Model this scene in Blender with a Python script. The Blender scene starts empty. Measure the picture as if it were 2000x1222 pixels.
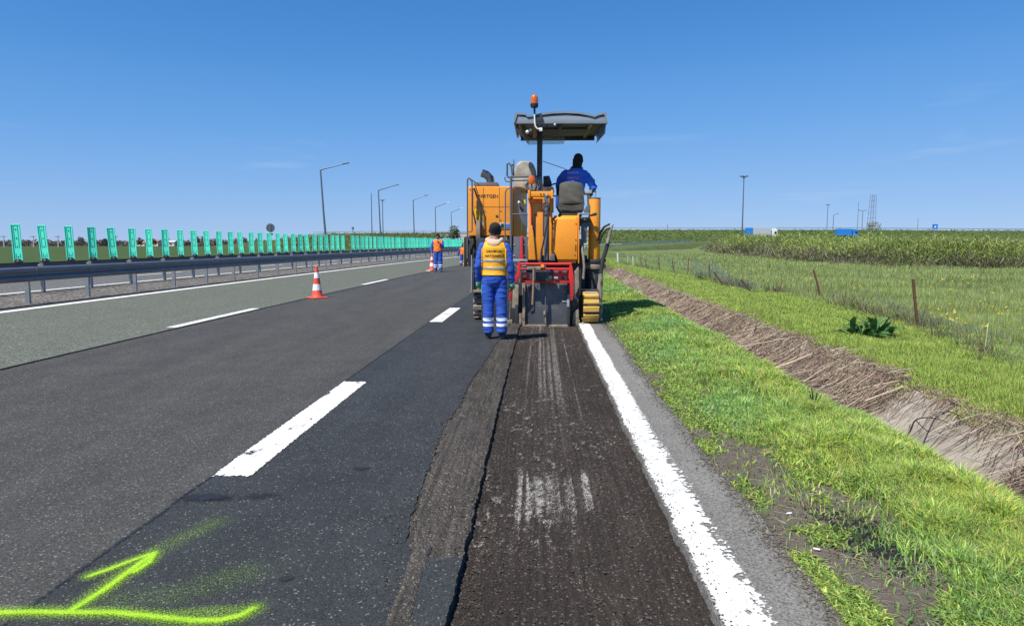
import bpy, bmesh, math, random
import numpy as np
from mathutils import Vector, Matrix, noise as mnoise
from mathutils.bvhtree import BVHTree

random.seed(7)
rng = np.random.default_rng(11)
S = bpy.context.scene
COL = S.collection
R = math.radians

# ------------------------------------------------------------------ camera
CAM_H = 1.40
PITCH, YAW = R(5.825), R(1.796)
cam_d = bpy.data.cameras.new('camera')
cam_d.lens = 24.0
cam_d.sensor_width = 36.0
cam_d.clip_start = 0.05
cam_d.clip_end = 6000
cam = bpy.data.objects.new('camera', cam_d)
COL.objects.link(cam)
cam.location = (0, 0, CAM_H)
cam.rotation_euler = (R(90) - PITCH, 0, YAW)
S.camera = cam

# ------------------------------------------------------------------ sky and sun
SUN_TO = Vector((-0.42, -0.48, 1.0)).normalized()       # from the scene towards the sun
sun_el = math.asin(SUN_TO.z)
sun_az = math.atan2(SUN_TO.x, SUN_TO.y)
W = bpy.data.worlds.new('World')
S.world = W
W.use_nodes = True
wn = W.node_tree.nodes
wl = W.node_tree.links
bg = wn['Background']
sky = wn.new('ShaderNodeTexSky')
sky.sky_type = 'NISHITA'
sky.sun_disc = False
sky.sun_elevation = sun_el
sky.sun_rotation = sun_az
sky.altitude = 2000
sky.air_density = 1.0
sky.dust_density = 0.0
sky.ozone_density = 6.0
# thin cirrus wisps, low in the sky all round
tc = wn.new('ShaderNodeTexCoord')
mp = wn.new('ShaderNodeMapping'); mp.inputs['Scale'].default_value = (3.0, 3.0, 26.0)
mp.inputs['Rotation'].default_value = (0.05, -0.03, 0)
cn = wn.new('ShaderNodeTexNoise'); cn.inputs['Scale'].default_value = 1.7; cn.inputs['Detail'].default_value = 7
cr = wn.new('ShaderNodeValToRGB')
cr.color_ramp.elements[0].position = 0.60; cr.color_ramp.elements[0].color = (0, 0, 0, 1)
cr.color_ramp.elements[1].position = 0.80; cr.color_ramp.elements[1].color = (1, 1, 1, 1)
sx = wn.new('ShaderNodeSeparateXYZ')
bandm = wn.new('ShaderNodeMapRange'); bandm.interpolation_type = 'SMOOTHSTEP'
for k, v in zip(('From Min', 'From Max', 'To Min', 'To Max'), (0.22, 0.10, 0.0, 0.22)):
    bandm.inputs[k].default_value = v
mul = wn.new('ShaderNodeMath'); mul.operation = 'MULTIPLY'
mixc = wn.new('ShaderNodeMix'); mixc.data_type = 'RGBA'
mixc.inputs[7].default_value = (6.5, 7.6, 9.0, 1)
wl.new(tc.outputs['Generated'], mp.inputs['Vector']); wl.new(mp.outputs['Vector'], cn.inputs['Vector'])
wl.new(cn.outputs['Fac'], cr.inputs['Fac']); wl.new(tc.outputs['Generated'], sx.inputs[0])
wl.new(sx.outputs['Z'], bandm.inputs['Value']); wl.new(cr.outputs['Color'], mul.inputs[0])
wl.new(bandm.outputs['Result'], mul.inputs[1]); wl.new(mul.outputs[0], mixc.inputs[0])
# camera-like response of the sky colour, channel by channel
sep = wn.new('ShaderNodeSeparateColor'); cmb = wn.new('ShaderNodeCombineColor')
wl.new(sky.outputs['Color'], sep.inputs[0])
for i_, pts_ in enumerate((((0, 0), (.097, .065), (.164, .138), (.30, .25), (.567, .37), (1, .50)),
                           ((0, 0), (.192, .246), (.305, .365), (.50, .475), (.732, .56), (1, .64)),
                           ((0, 0), (.20, .38), (.383, .624), (.569, .785), (.763, .85), (1, .92)))):
    sc_ = wn.new('ShaderNodeMath'); sc_.operation = 'MULTIPLY'; sc_.inputs[1].default_value = 0.1
    fc_ = wn.new('ShaderNodeFloatCurve'); cvp_ = fc_.mapping.curves[0]
    cvp_.points[0].location = pts_[0]; cvp_.points[1].location = pts_[-1]
    for q_ in pts_[1:-1]: cvp_.points.new(*q_)
    fc_.mapping.update()
    mk = wn.new('ShaderNodeMath'); mk.operation = 'MULTIPLY'; mk.inputs[1].default_value = 10.0
    wl.new(sep.outputs[i_], sc_.inputs[0]); wl.new(sc_.outputs[0], fc_.inputs['Value']); wl.new(fc_.outputs[0], mk.inputs[0]); wl.new(mk.outputs[0], cmb.inputs[i_])
wl.new(cmb.outputs[0], mixc.inputs[6]); wl.new(mixc.outputs[2], bg.inputs['Color'])
bg.inputs['Strength'].default_value = 0.076
sun_d = bpy.data.lights.new('sun', 'SUN')
sun_d.energy = 5.0
sun_d.angle = R(0.53)
sun_d.color = (1.0, 0.955, 0.88)
sun = bpy.data.objects.new('sun', sun_d)
COL.objects.link(sun)
sun.rotation_euler = (-SUN_TO).to_track_quat('-Z', 'Y').to_euler()
sun.location = (-20, -20, 40)
vs = S.view_settings
vs.view_transform = 'Standard'
vs.look = 'None'
vs.exposure = 0.40
vs.gamma = 1.0
vs.use_curve_mapping = False
S.cycles.max_bounces = 6
S.cycles.transparent_max_bounces = 12

# ------------------------------------------------------------------ geometry helpers
FPX = 1333.0
_M = cam.rotation_euler.to_matrix()
def ray(px, py):
    return _M @ Vector(((px - 1000.0) / FPX, (611.0 - py) / FPX, -1.0))
def at(px, py, Y):
    """point of the place seen at a photo pixel, standing Y metres down the road"""
    d = ray(px, py); t = Y / d.y
    return Vector((d.x * t, Y, CAM_H + d.z * t))
def gp(px, py, z=0.0):
    """point on level ground at a photo pixel"""
    d = ray(px, py); t = (z - CAM_H) / d.z
    return Vector((d.x * t, d.y * t, z))
def curve(Y):
    """sideways drift of the gently bending road"""
    Y = np.asarray(Y, float)
    a = np.minimum(np.maximum(Y, 0), 70.0); c = a * a / 1600.0
    b = np.clip(Y - 70.0, 0, 40.0)
    return c + 0.0875 * b - 0.0875 * b * b / 80.0
def cv(Y):
    return float(curve(Y))

def _hash(ix, iy, seed):
    n = (ix.astype(np.int64) * 374761393 + iy.astype(np.int64) * 668265263 + seed * 974711) & 0x7fffffff
    n = ((n ^ (n >> 13)) * 1274126177) & 0x7fffffff
    n = n ^ (n >> 16)
    return (n & 0xffff) / 65535.0
def vnoise(x, y, seed=0):
    x = np.asarray(x, float); y = np.asarray(y, float)
    ix = np.floor(x); iy = np.floor(y); fx = x - ix; fy = y - iy
    fx = fx * fx * (3 - 2 * fx); fy = fy * fy * (3 - 2 * fy)
    ix = ix.astype(np.int64); iy = iy.astype(np.int64)
    a = _hash(ix, iy, seed); b = _hash(ix + 1, iy, seed); c = _hash(ix, iy + 1, seed); d = _hash(ix + 1, iy + 1, seed)
    return (a * (1 - fx) + b * fx) * (1 - fy) + (c * (1 - fx) + d * fx) * fy
def fbm(x, y, seed=0, oct=4):
    s = 0; a = 0.5; t = 0
    for i in range(oct):
        s = s + a * vnoise(x * 2 ** i, y * 2 ** i, seed + i * 17); t += a; a *= 0.5
    return s / t
def sstep(a, b, x):
    t = np.clip((np.asarray(x, float) - a) / (b - a), 0, 1)
    return t * t * (3 - 2 * t)

def tag(o, label=None, cat=None, group=None, kind=None):
    if label: o['label'] = label
    if cat: o['category'] = cat
    if group: o['group'] = group
    if kind: o['kind'] = kind
    return o
def empty(name, loc=(0, 0, 0), rz=0.0, label=None, cat=None, group=None):
    o = bpy.data.objects.new(name, None)
    o.empty_display_size = 0.2
    COL.objects.link(o)
    o.location = loc; o.rotation_euler = (0, 0, rz)
    return tag(o, label, cat, group)
def link(name, me, mats, parent=None):
    if not isinstance(mats, (list, tuple)): mats = [mats]
    if len(me.materials) == 0:
        for m in mats: me.materials.append(m)
    o = bpy.data.objects.new(name, me)
    COL.objects.link(o)
    if parent is not None: o.parent = parent
    return o
def copy_tree(o, parent=None):
    c = o.copy(); COL.objects.link(c)
    c.parent = parent
    for ch in list(o.children): copy_tree(ch, c)
    return c

class MB:
    """collects shapes, then links them as one mesh object"""
    def __init__(s, org=(0, 0, 0)):
        s.v = []; s.f = []; s.org = Vector(org)
    def raw(s, vs_, fs):
        b = len(s.v); s.v.extend([tuple(Vector(p) - s.org) for p in vs_])
        s.f.extend([tuple(i + b for i in f) for f in fs])
        return s
    def box(s, x0, x1, y0, y1, z0, z1):
        p = [(x0, y0, z0), (x1, y0, z0), (x1, y1, z0), (x0, y1, z0), (x0, y0, z1), (x1, y0, z1), (x1, y1, z1), (x0, y1, z1)]
        return s.raw(p, [(0, 3, 2, 1), (4, 5, 6, 7), (0, 1, 5, 4), (1, 2, 6, 5), (2, 3, 7, 6), (3, 0, 4, 7)])
    def obox(s, c, size, rot=None):
        m = rot if rot is not None else Matrix.Identity(3)
        c = Vector(c); hx, hy, hz = [k / 2 for k in size]
        p = [c + m @ Vector(q) for q in ((-hx, -hy, -hz), (hx, -hy, -hz), (hx, hy, -hz), (-hx, hy, -hz), (-hx, -hy, hz), (hx, -hy, hz), (hx, hy, hz), (-hx, hy, hz))]
        return s.raw(p, [(0, 3, 2, 1), (4, 5, 6, 7), (0, 1, 5, 4), (1, 2, 6, 5), (2, 3, 7, 6), (3, 0, 4, 7)])
    def prism(s, pts, off):
        """closed prism: polygon of 3-D points and its copy moved by off"""
        off = Vector(off); a = [Vector(p) for p in pts]; n = len(a)
        nr = Vector((0, 0, 0))
        for i in range(n):
            nr += (a[i]).cross(a[(i + 1) % n])
        if nr.dot(off) > 0: a = a[::-1]
        b = [p + off for p in a]
        fs = [tuple(range(n)), tuple(range(2 * n - 1, n - 1, -1))]
        fs += [(i, i + n, (i + 1) % n + n, (i + 1) % n) for i in range(n)]
        return s.raw(a + b, fs)
    def pp(s, pix, Y, d):
        return s.prism([at(x, y, Y) for x, y in pix], (0, d, 0))
    def pbox(s, x0, y0, x1, y1, Y, d):
        return s.pp([(x0, y0), (x1, y0), (x1, y1), (x0, y1)], Y, d)
    def tube(s, pts, r, n=8, cap=True, closed=False):
        pts = [Vector(p) for p in pts]; m = len(pts)
        rs = list(r) if isinstance(r, (list, tuple, np.ndarray)) else [r] * m
        t0 = (pts[1] - pts[0]).normalized()
        u = t0.orthogonal().normalized(); vsx = []; fs = []
        for i in range(m):
            if closed: t = (pts[(i + 1) % m] - pts[i - 1]).normalized()
            elif i == 0: t = t0
            elif i == m - 1: t = (pts[-1] - pts[-2]).normalized()
            else:
                t = ((pts[i] - pts[i - 1]).normalized() + (pts[i + 1] - pts[i]).normalized())
                t = t.normalized() if t.length > 1e-6 else (pts[i + 1] - pts[i]).normalized()
            u = (u - t * u.dot(t))
            u = u.normalized() if u.length > 1e-6 else t.orthogonal().normalized()
            w = t.cross(u)
            for k in range(n):
                a = 2 * math.pi * (k + 0.5) / n
                vsx.append(pts[i] + (u * math.cos(a) + w * math.sin(a)) * rs[i])
        for i in range(m - (0 if closed else 1)):
            j = (i + 1) % m
            for k in range(n):
                fs.append((i * n + k, i * n + (k + 1) % n, j * n + (k + 1) % n, j * n + k))
        if cap and not closed:
            fs.append(tuple(range(n - 1, -1, -1))); fs.append(tuple((m - 1) * n + k for k in range(n)))
        return s.raw(vsx, fs)
    def lathe(s, prof, c=(0, 0, 0), axis='Z', n=16):
        c = Vector(c); vsx = []; fs = []
        for (r, h) in prof:
            for k in range(n):
                a = 2 * math.pi * k / n; x, y = r * math.cos(a), r * math.sin(a)
                q = Vector((x, y, h)) if axis == 'Z' else (Vector((h, x, y)) if axis == 'X' else Vector((x, -h, y)))
                vsx.append(c + q)
        m = len(prof)
        for i in range(m - 1):
            for k in range(n):
                fs.append((i * n + k, i * n + (k + 1) % n, (i + 1) * n + (k + 1) % n, (i + 1) * n + k))
        fs.append(tuple(range(n - 1, -1, -1))); fs.append(tuple((m - 1) * n + k for k in range(n)))
        return s.raw(vsx, fs)
    def ball(s, c, r, n=12, sc=(1, 1, 1)):
        m = n // 2 + 1
        c = Vector(c); prof = []
        vsx = []; fs = []
        for i in range(1, m):
            th = math.pi * i / m
            for k in range(n):
                a = 2 * math.pi * k / n
                vsx.append(c + Vector((r * sc[0] * math.sin(th) * math.cos(a), r * sc[1] * math.sin(th) * math.sin(a), r * sc[2] * math.cos(th))))
        top = len(vsx); vsx.append(c + Vector((0, 0, r * sc[2]))); vsx.append(c - Vector((0, 0, r * sc[2])))
        for i in range(m - 2):
            for k in range(n):
                fs.append((i * n + k, (i + 1) * n + k, (i + 1) * n + (k + 1) % n, i * n + (k + 1) % n))
        for k in range(n):
            fs.append((top, k, (k + 1) % n)); fs.append((top + 1, (m - 2) * n + (k + 1) % n, (m - 2) * n + k))
        return s.raw(vsx, fs)
    def mesh(s, name, bevel=0.0, seg=1, smooth=True, ang=35):
        me = bpy.data.meshes.new(name)
        me.from_pydata(s.v, [], s.f); me.update()
        bm = bmesh.new(); bm.from_mesh(me)
        bmesh.ops.recalc_face_normals(bm, faces=bm.faces)
        if bevel > 0:
            ed = [e for e in bm.edges if len(e.link_faces) == 2 and e.calc_face_angle(0) > R(25)]
            bmesh.ops.bevel(bm, geom=ed, offset=bevel, segments=seg, affect='EDGES', profile=0.6, clamp_overlap=True)
        bm.to_mesh(me); bm.free()
        if smooth:
            me.polygons.foreach_set('use_smooth', [True] * len(me.polygons))
            me.set_sharp_from_angle(angle=R(ang))
        return me
    def build(s, name, mat, parent=None, bevel=0.0, seg=1, smooth=True, ang=35):
        o = link(name, s.mesh(name, bevel, seg, smooth, ang), mat, parent)
        if parent is None and s.org.length > 0: o.location = s.org
        return o

def np_mesh(name, verts, faces_flat, per, attrs=None, smooth=False):
    """fast mesh from numpy arrays; per = corners per face"""
    me = bpy.data.meshes.new(name)
    nv = len(verts); nf = len(faces_flat) // per
    me.vertices.add(nv); me.vertices.foreach_set('co', np.ascontiguousarray(verts, dtype=np.float32).ravel())
    me.loops.add(nf * per); me.loops.foreach_set('vertex_index', np.ascontiguousarray(faces_flat, dtype=np.int32))
    me.polygons.add(nf)
    me.polygons.foreach_set('loop_start', np.arange(0, nf * per, per, dtype=np.int32))
    if attrs:
        for k, a in attrs.items():
            a = np.asarray(a, np.float32)
            if a.ndim == 1:
                at_ = me.attributes.new(k, 'FLOAT', 'POINT'); at_.data.foreach_set('value', a)
            else:
                at_ = me.attributes.new(k, 'FLOAT_COLOR', 'POINT')
                at_.data.foreach_set('color', np.concatenate([a, np.ones((nv, 1), np.float32)], 1).ravel())
    me.update(calc_edges=True)
    me.validate()
    me.polygons.foreach_set('use_smooth', np.full(nf, smooth))
    return me
def grid_mesh(name, Xg, Yg, Zg, attrs=None, smooth=True):
    ny, nx = Xg.shape
    v = np.stack([Xg, Yg, Zg], -1).reshape(-1, 3)
    i = np.arange(ny * nx).reshape(ny, nx)
    f = np.stack([i[:-1, :-1], i[:-1, 1:], i[1:, 1:], i[1:, :-1]], -1).reshape(-1)
    if attrs: attrs = {k: (a.reshape(-1) if a.ndim == 2 else a.reshape(-1, a.shape[-1])) for k, a in attrs.items()}
    return np_mesh(name, v, f, 4, attrs, smooth)

# ------------------------------------------------------------------ materials
MATS = {}
def nt(name):
    m = bpy.data.materials.new(name); m.use_nodes = True
    t = m.node_tree; p = t.nodes['Principled BSDF']
    MATS[name] = m
    return m, t.nodes, t.links, p
def N(nodes, kind, **kw):
    n = nodes.new('ShaderNode' + kind)
    for k, v in kw.items():
        if k in n.inputs.keys() and not hasattr(n, k): n.inputs[k].default_value = v
        elif hasattr(n, k): setattr(n, k, v)
        else: n.inputs[k.replace('_', ' ')].default_value = v
    return n
def c4(c): return (c[0], c[1], c[2], 1)
def ramp(nodes, stops):
    r = nodes.new('ShaderNodeValToRGB'); e = r.color_ramp.elements
    while len(e) < len(stops): e.new(0.5)
    for q, (p, c) in zip(e, stops):
        q.position = p; q.color = c4(c) if not isinstance(c, (int, float)) else (c, c, c, 1)
    return r
def simple(name, col, rough=0.5, metal=0.0, var=0.12, scale=3.0, bump=0.0, bscale=60.0, dirt=None, dirt_amt=0.0, dscale=4.0, spec=0.5, coat=0.0):
    m, n, l, p = nt(name)
    co = N(n, 'TexCoord')
    nz = N(n, 'TexNoise'); nz.inputs['Scale'].default_value = scale; nz.inputs['Detail'].default_value = 6
    l.new(co.outputs['Object'], nz.inputs['Vector'])
    lo = [max(0, c * (1 - var)) for c in col]; hi = [min(1, c * (1 + var)) for c in col]
    rp = ramp(n, [(0.3, lo), (0.7, hi)]); l.new(nz.outputs['Fac'], rp.inputs['Fac'])
    out = rp.outputs['Color']
    if dirt is not None:
        d = N(n, 'TexNoise'); d.inputs['Scale'].default_value = dscale; d.inputs['Detail'].default_value = 9; d.inputs['Roughness'].default_value = 0.7
        l.new(co.outputs['Object'], d.inputs['Vector'])
        dr = ramp(n, [(0.62 - dirt_amt * 0.3, 0.0), (0.78 - dirt_amt * 0.3, min(1, 0.35 + dirt_amt))]); l.new(d.outputs['Fac'], dr.inputs['Fac'])
        mx = n.new('ShaderNodeMix'); mx.data_type = 'RGBA'; mx.inputs[7].default_value = c4(dirt)
        l.new(dr.outputs['Color'], mx.inputs[0]); l.new(out, mx.inputs[6]); out = mx.outputs[2]
    l.new(out, p.inputs['Base Color'])
    p.inputs['Roughness'].default_value = rough; p.inputs['Metallic'].default_value = metal
    p.inputs['Specular IOR Level'].default_value = spec
    if coat: p.inputs['Coat Weight'].default_value = coat; p.inputs['Coat Roughness'].default_value = 0.15
    if bump:
        b = N(n, 'TexNoise'); b.inputs['Scale'].default_value = bscale; b.inputs['Detail'].default_value = 4
        l.new(co.outputs['Object'], b.inputs['Vector'])
        bp = n.new('ShaderNodeBump'); bp.inputs['Strength'].default_value = bump; bp.inputs['Distance'].default_value = 0.01
        l.new(b.outputs['Fac'], bp.inputs['Height']); l.new(bp.outputs['Normal'], p.inputs['Normal'])
    return m

def asphalt(name, base, fleck, fleck_amt, cell=110.0, big=0.18, bump=0.6, rough=0.85, streak=0.0):
    """stone mastic surface: stones as cells, a few pale ones, slow tone drift along the road"""
    m, n, l, p = nt(name)
    co = N(n, 'TexCoord')
    vo = N(n, 'TexVoronoi'); vo.inputs['Scale'].default_value = cell
    l.new(co.outputs['Object'], vo.inputs['Vector'])
    sp = N(n, 'SeparateColor'); l.new(vo.outputs['Color'], sp.inputs[0])
    lo = [c * 0.62 for c in base]; hi = [min(1, c * 1.45) for c in base]
    r1 = ramp(n, [(0.0, lo), (1.0, hi)]); l.new(sp.outputs[0], r1.inputs['Fac'])
    r2 = ramp(n, [(1 - fleck_amt - 0.01, 0.0), (1 - fleck_amt, 1.0)]); l.new(sp.outputs[1], r2.inputs['Fac'])
    mx = n.new('ShaderNodeMix'); mx.data_type = 'RGBA'; mx.inputs[7].default_value = c4(fleck)
    l.new(r2.outputs['Color'], mx.inputs[0]); l.new(r1.outputs['Color'], mx.inputs[6])
    mpn = n.new('ShaderNodeMapping'); mpn.inputs['Scale'].default_value = (1.6, 0.16, 1.0); l.new(co.outputs['Object'], mpn.inputs[0])
    nb = N(n, 'TexNoise'); nb.inputs['Scale'].default_value = 1.3; nb.inputs['Detail'].default_value = 8; nb.inputs['Roughness'].default_value = 0.65
    l.new(mpn.outputs[0], nb.inputs['Vector'])
    nb2 = N(n, 'TexNoise'); nb2.inputs['Scale'].default_value = 2.1; nb2.inputs['Detail'].default_value = 8; nb2.inputs['Roughness'].default_value = 0.7
    l.new(co.outputs['Object'], nb2.inputs['Vector'])
    ad = n.new('ShaderNodeMath'); ad.operation = 'ADD'; l.new(nb.outputs['Fac'], ad.inputs[0]); l.new(nb2.outputs['Fac'], ad.inputs[1])
    rb = n.new('ShaderNodeMapRange'); rb.inputs['From Min'].default_value = 0.7; rb.inputs['From Max'].default_value = 1.3
    rb.inputs['To Min'].default_value = 1 - big; rb.inputs['To Max'].default_value = 1 + big
    l.new(ad.outputs[0], rb.inputs['Value'])
    ml = n.new('ShaderNodeVectorMath'); ml.operation = 'SCALE'; l.new(mx.outputs[2], ml.inputs[0]); l.new(rb.outputs['Result'], ml.inputs['Scale'])
    outc = ml.outputs[0]
    if streak:
        ms = n.new('ShaderNodeMapping'); ms.inputs['Scale'].default_value = (42.0, 1.1, 1.0); l.new(co.outputs['Object'], ms.inputs[0])
        ns = N(n, 'TexNoise'); ns.inputs['Scale'].default_value = 1.0; ns.inputs['Detail'].default_value = 5; ns.inputs['Roughness'].default_value = 0.6
        l.new(ms.outputs[0], ns.inputs['Vector'])
        rs = n.new('ShaderNodeMapRange'); rs.inputs['From Min'].default_value = 0.3; rs.inputs['From Max'].default_value = 0.7
        rs.inputs['To Min'].default_value = 1 - streak; rs.inputs['To Max'].default_value = 1 + streak
        l.new(ns.outputs['Fac'], rs.inputs['Value'])
        m2 = n.new('ShaderNodeVectorMath'); m2.operation = 'SCALE'; l.new(outc, m2.inputs[0]); l.new(rs.outputs['Result'], m2.inputs['Scale']); outc = m2.outputs[0]
    l.new(outc, p.inputs['Base Color'])
    p.inputs['Roughness'].default_value = rough; p.inputs['Specular IOR Level'].default_value = 0.28
    bp = n.new('ShaderNodeBump'); bp.inputs['Strength'].default_value = bump; bp.inputs['Distance'].default_value = 0.006
    iv = n.new('ShaderNodeMath'); iv.operation = 'SUBTRACT'; iv.inputs[0].default_value = 1.0
    vs2 = n.new('ShaderNodeMath'); vs2.operation = 'MULTIPLY_ADD'; vs2.inputs[1].default_value = 0.6
    l.new(vo.outputs['Distance'], iv.inputs[1]); l.new(sp.outputs[2], vs2.inputs[0]); l.new(iv.outputs[0], vs2.inputs[2])
    l.new(vs2.outputs[0], bp.inputs['Height']); l.new(bp.outputs['Normal'], p.inputs['Normal'])
    return m

def masked(name, col, attr='cover', rough=0.7, nscale=55.0, soft=0.06, noise_w=1.0, col2=None):
    """paint that covers where attribute 'cover' beats a noise, bare (clear) elsewhere"""
    m, n, l, p = nt(name)
    co = N(n, 'TexCoord')
    a = N(n, 'Attribute'); a.attribute_name = attr
    nz = N(n, 'TexNoise'); nz.inputs['Scale'].default_value = nscale; nz.inputs['Detail'].default_value = 5; nz.inputs['Roughness'].default_value = 0.65
    l.new(co.outputs['Object'], nz.inputs['Vector'])
    mr = n.new('ShaderNodeMapRange'); mr.inputs['From Min'].default_value = 0.25; mr.inputs['From Max'].default_value = 0.75
    l.new(nz.outputs['Fac'], mr.inputs['Value'])
    sb = n.new('ShaderNodeMath'); sb.operation = 'SUBTRACT'; l.new(a.outputs['Fac'], sb.inputs[0]); l.new(mr.outputs['Result'], sb.inputs[1])
    al = n.new('ShaderNodeMapRange'); al.inputs['From Min'].default_value = -soft; al.inputs['From Max'].default_value = soft
    l.new(sb.outputs[0], al.inputs['Value']); l.new(al.outputs['Result'], p.inputs['Alpha'])
    n2 = N(n, 'TexNoise'); n2.inputs['Scale'].default_value = 7; n2.inputs['Detail'].default_value = 8
    l.new(co.outputs['Object'], n2.inputs['Vector'])
    rp = ramp(n, [(0.34, col2 or [c * 0.82 for c in col]), (0.56, col)]); l.new(n2.outputs['Fac'], rp.inputs['Fac'])
    l.new(rp.outputs['Color'], p.inputs['Base Color']); p.inputs['Roughness'].default_value = rough
    bp = n.new('ShaderNodeBump'); bp.inputs['Strength'].default_value = 0.35; bp.inputs['Distance'].default_value = 0.004
    l.new(nz.outputs['Fac'], bp.inputs['Height']); l.new(bp.outputs['Normal'], p.inputs['Normal'])
    return m

def leafy(name, rough=0.55, trans=0.35, gain=1.0):
    """grass and leaves: colour comes per blade from attribute 'tint'"""
    m, n, l, p = nt(name)
    a = N(n, 'Attribute'); a.attribute_name = 'tint'
    p.inputs['Roughness'].default_value = rough; p.inputs['Specular IOR Level'].default_value = 0.3
    l.new(a.outputs['Color'], p.inputs['Base Color'])
    tr = n.new('ShaderNodeBsdfTranslucent'); l.new(a.outputs['Color'], tr.inputs['Color'])
    mx = n.new('ShaderNodeMixShader'); mx.inputs[0].default_value = trans
    l.new(p.outputs[0], mx.inputs[1]); l.new(tr.outputs[0], mx.inputs[2])
    l.new(mx.outputs[0], n['Material Output'].inputs['Surface'])
    return m

ORANGE_DUST = (0.36, 0.23, 0.13)
simple('orange_paint', (0.86, 0.305, 0.018), 0.45, var=0.09, dirt=ORANGE_DUST, dirt_amt=0.22, dscale=8.0, coat=0.15, bump=0.02)
simple('machine_grey', (0.105, 0.118, 0.135), 0.5, var=0.15, dirt=(0.30, 0.26, 0.21), dirt_amt=0.22)
simple('dark_frame', (0.035, 0.037, 0.042), 0.55, var=0.2, dirt=(0.22, 0.18, 0.14), dirt_amt=0.25)
simple('dusty_steel', (0.20, 0.165, 0.125), 0.8, var=0.35, dirt=(0.40, 0.31, 0.22), dirt_amt=0.5, dscale=9, bump=0.3)
simple('scraper_steel', (0.11, 0.12, 0.135), 0.48, metal=0.4, var=0.25, dirt=(0.30, 0.21, 0.13), dirt_amt=0.30, dscale=3)  # blade steel, base darkened to carry the shadow lying on the plate
simple('red_paint', (0.62, 0.025, 0.022), 0.42, var=0.1, dirt=(0.28, 0.16, 0.12), dirt_amt=0.16)
simple('track_yellow', (0.52, 0.32, 0.06), 0.75, var=0.2, dirt=(0.30, 0.23, 0.14), dirt_amt=0.38, dscale=12, bump=0.3)
simple('rubber', (0.018, 0.018, 0.019), 0.65, var=0.2, dirt=(0.20, 0.17, 0.14), dirt_amt=0.15)
simple('dusty_hose', (0.23, 0.20, 0.165), 0.9, var=0.35, scale=14, bump=0.3)
simple('chrome_brown', (0.30, 0.24, 0.20), 0.28, metal=1.0, var=0.2)
simple('galv_light', (0.55, 0.56, 0.57), 0.4, metal=0.6, var=0.1)
simple('white_plastic', (0.75, 0.75, 0.73), 0.45, var=0.05)
simple('seat_fabric', (0.078, 0.075, 0.062), 0.92, var=0.2, scale=9, bump=0.5, bscale=25)
simple('tarp_grey', (0.34, 0.33, 0.28), 0.9, var=0.25, scale=6, bump=0.6, bscale=9)
simple('canopy_grey', (0.22, 0.26, 0.30), 0.42, var=0.08)
simple('sticker_yellow', (0.85, 0.60, 0.01), 0.45, var=0.04)
simple('ink_dark', (0.035, 0.026, 0.02), 0.6, var=0.05)
simple('ink_red', (0.80, 0.26, 0.30), 0.7, var=0.15)
simple('wood', (0.27, 0.17, 0.105), 0.75, var=0.25, scale=20)
simple('cloth_blue', (0.020, 0.080, 0.40), 0.85, var=0.16, scale=8, bump=0.35, bscale=40)
simple('cloth_bright_blue', (0.022, 0.125, 0.60), 0.8, var=0.14, scale=8, bump=0.3, bscale=40)
simple('cloth_black', (0.013, 0.013, 0.014), 0.95, var=0.3, scale=30, bump=0.5, bscale=120)
simple('cloth_beige', (0.56, 0.40, 0.28), 0.95, var=0.12, scale=20, bump=0.5, bscale=90)
simple('vest_orange', (0.93, 0.42, 0.010), 0.75, var=0.08, scale=6, bump=0.25, bscale=30)
simple('vest_deep_orange', (0.92, 0.20, 0.02), 0.75, var=0.1, scale=6, bump=0.25, bscale=30)
simple('reflective', (0.40, 0.39, 0.37), 0.45, metal=0.2, var=0.15, scale=14)
simple('reflective_white', (0.74, 0.76, 0.78), 0.5, var=0.08, scale=14)
simple('glove_green', (0.08, 0.32, 0.17), 0.7, var=0.35, scale=18)
simple('glove_cuff', (0.62, 0.66, 0.58), 0.8, var=0.15)
simple('skin', (0.34, 0.19, 0.13), 0.6, var=0.1)
simple('boot', (0.05, 0.05, 0.052), 0.7, var=0.3, dirt=(0.25, 0.22, 0.19), dirt_amt=0.3, dscale=20)
simple('cone_red', (0.72, 0.075, 0.035), 0.55, var=0.1, dirt=(0.30, 0.16, 0.12), dirt_amt=0.1)
simple('cone_white', (0.80, 0.80, 0.78), 0.5, var=0.06, dirt=(0.4, 0.38, 0.35), dirt_amt=0.1)
simple('rail_steel', (0.13, 0.145, 0.17), 0.5, metal=0.35, var=0.12, scale=1.5)  # beam steel, base lowered to carry the shade on its sunless side
simple('post_steel', (0.30, 0.31, 0.32), 0.5, metal=0.6, var=0.2, scale=6)
simple('glare_green', (0.10, 0.78, 0.56), 0.45, var=0.07)
simple('glare_green_deep', (0.012, 0.40, 0.26), 0.5, var=0.07)
simple('lamp_steel', (0.15, 0.17, 0.20), 0.5, metal=0.5, var=0.1)
simple('concrete', (0.30, 0.265, 0.215), 0.9, var=0.18, scale=7, bump=0.5, bscale=50, dirt=(0.15, 0.12, 0.09), dirt_amt=0.35, dscale=5)
simple('concrete_pale', (0.52, 0.49, 0.43), 0.9, var=0.12, scale=2, bump=0.3)
simple('rust', (0.145, 0.062, 0.03), 0.9, var=0.35, scale=25, bump=0.4)
simple('burnt', (0.014, 0.012, 0.011), 0.9, var=0.3, scale=25, bump=0.5)
simple('straw_stalk', (0.50, 0.40, 0.28), 0.85, var=0.2, scale=12)
simple('wire', (0.24, 0.30, 0.31), 0.5, metal=0.4, var=0.15)
simple('car_white', (0.78, 0.78, 0.78), 0.3, var=0.03, coat=0.5)
simple('truck_blue', (0.02, 0.20, 0.60), 0.5, var=0.06)
simple('truck_grey', (0.42, 0.45, 0.47), 0.6, var=0.08)
simple('sign_back', (0.10, 0.12, 0.14), 0.5, metal=0.4, var=0.1)
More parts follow.
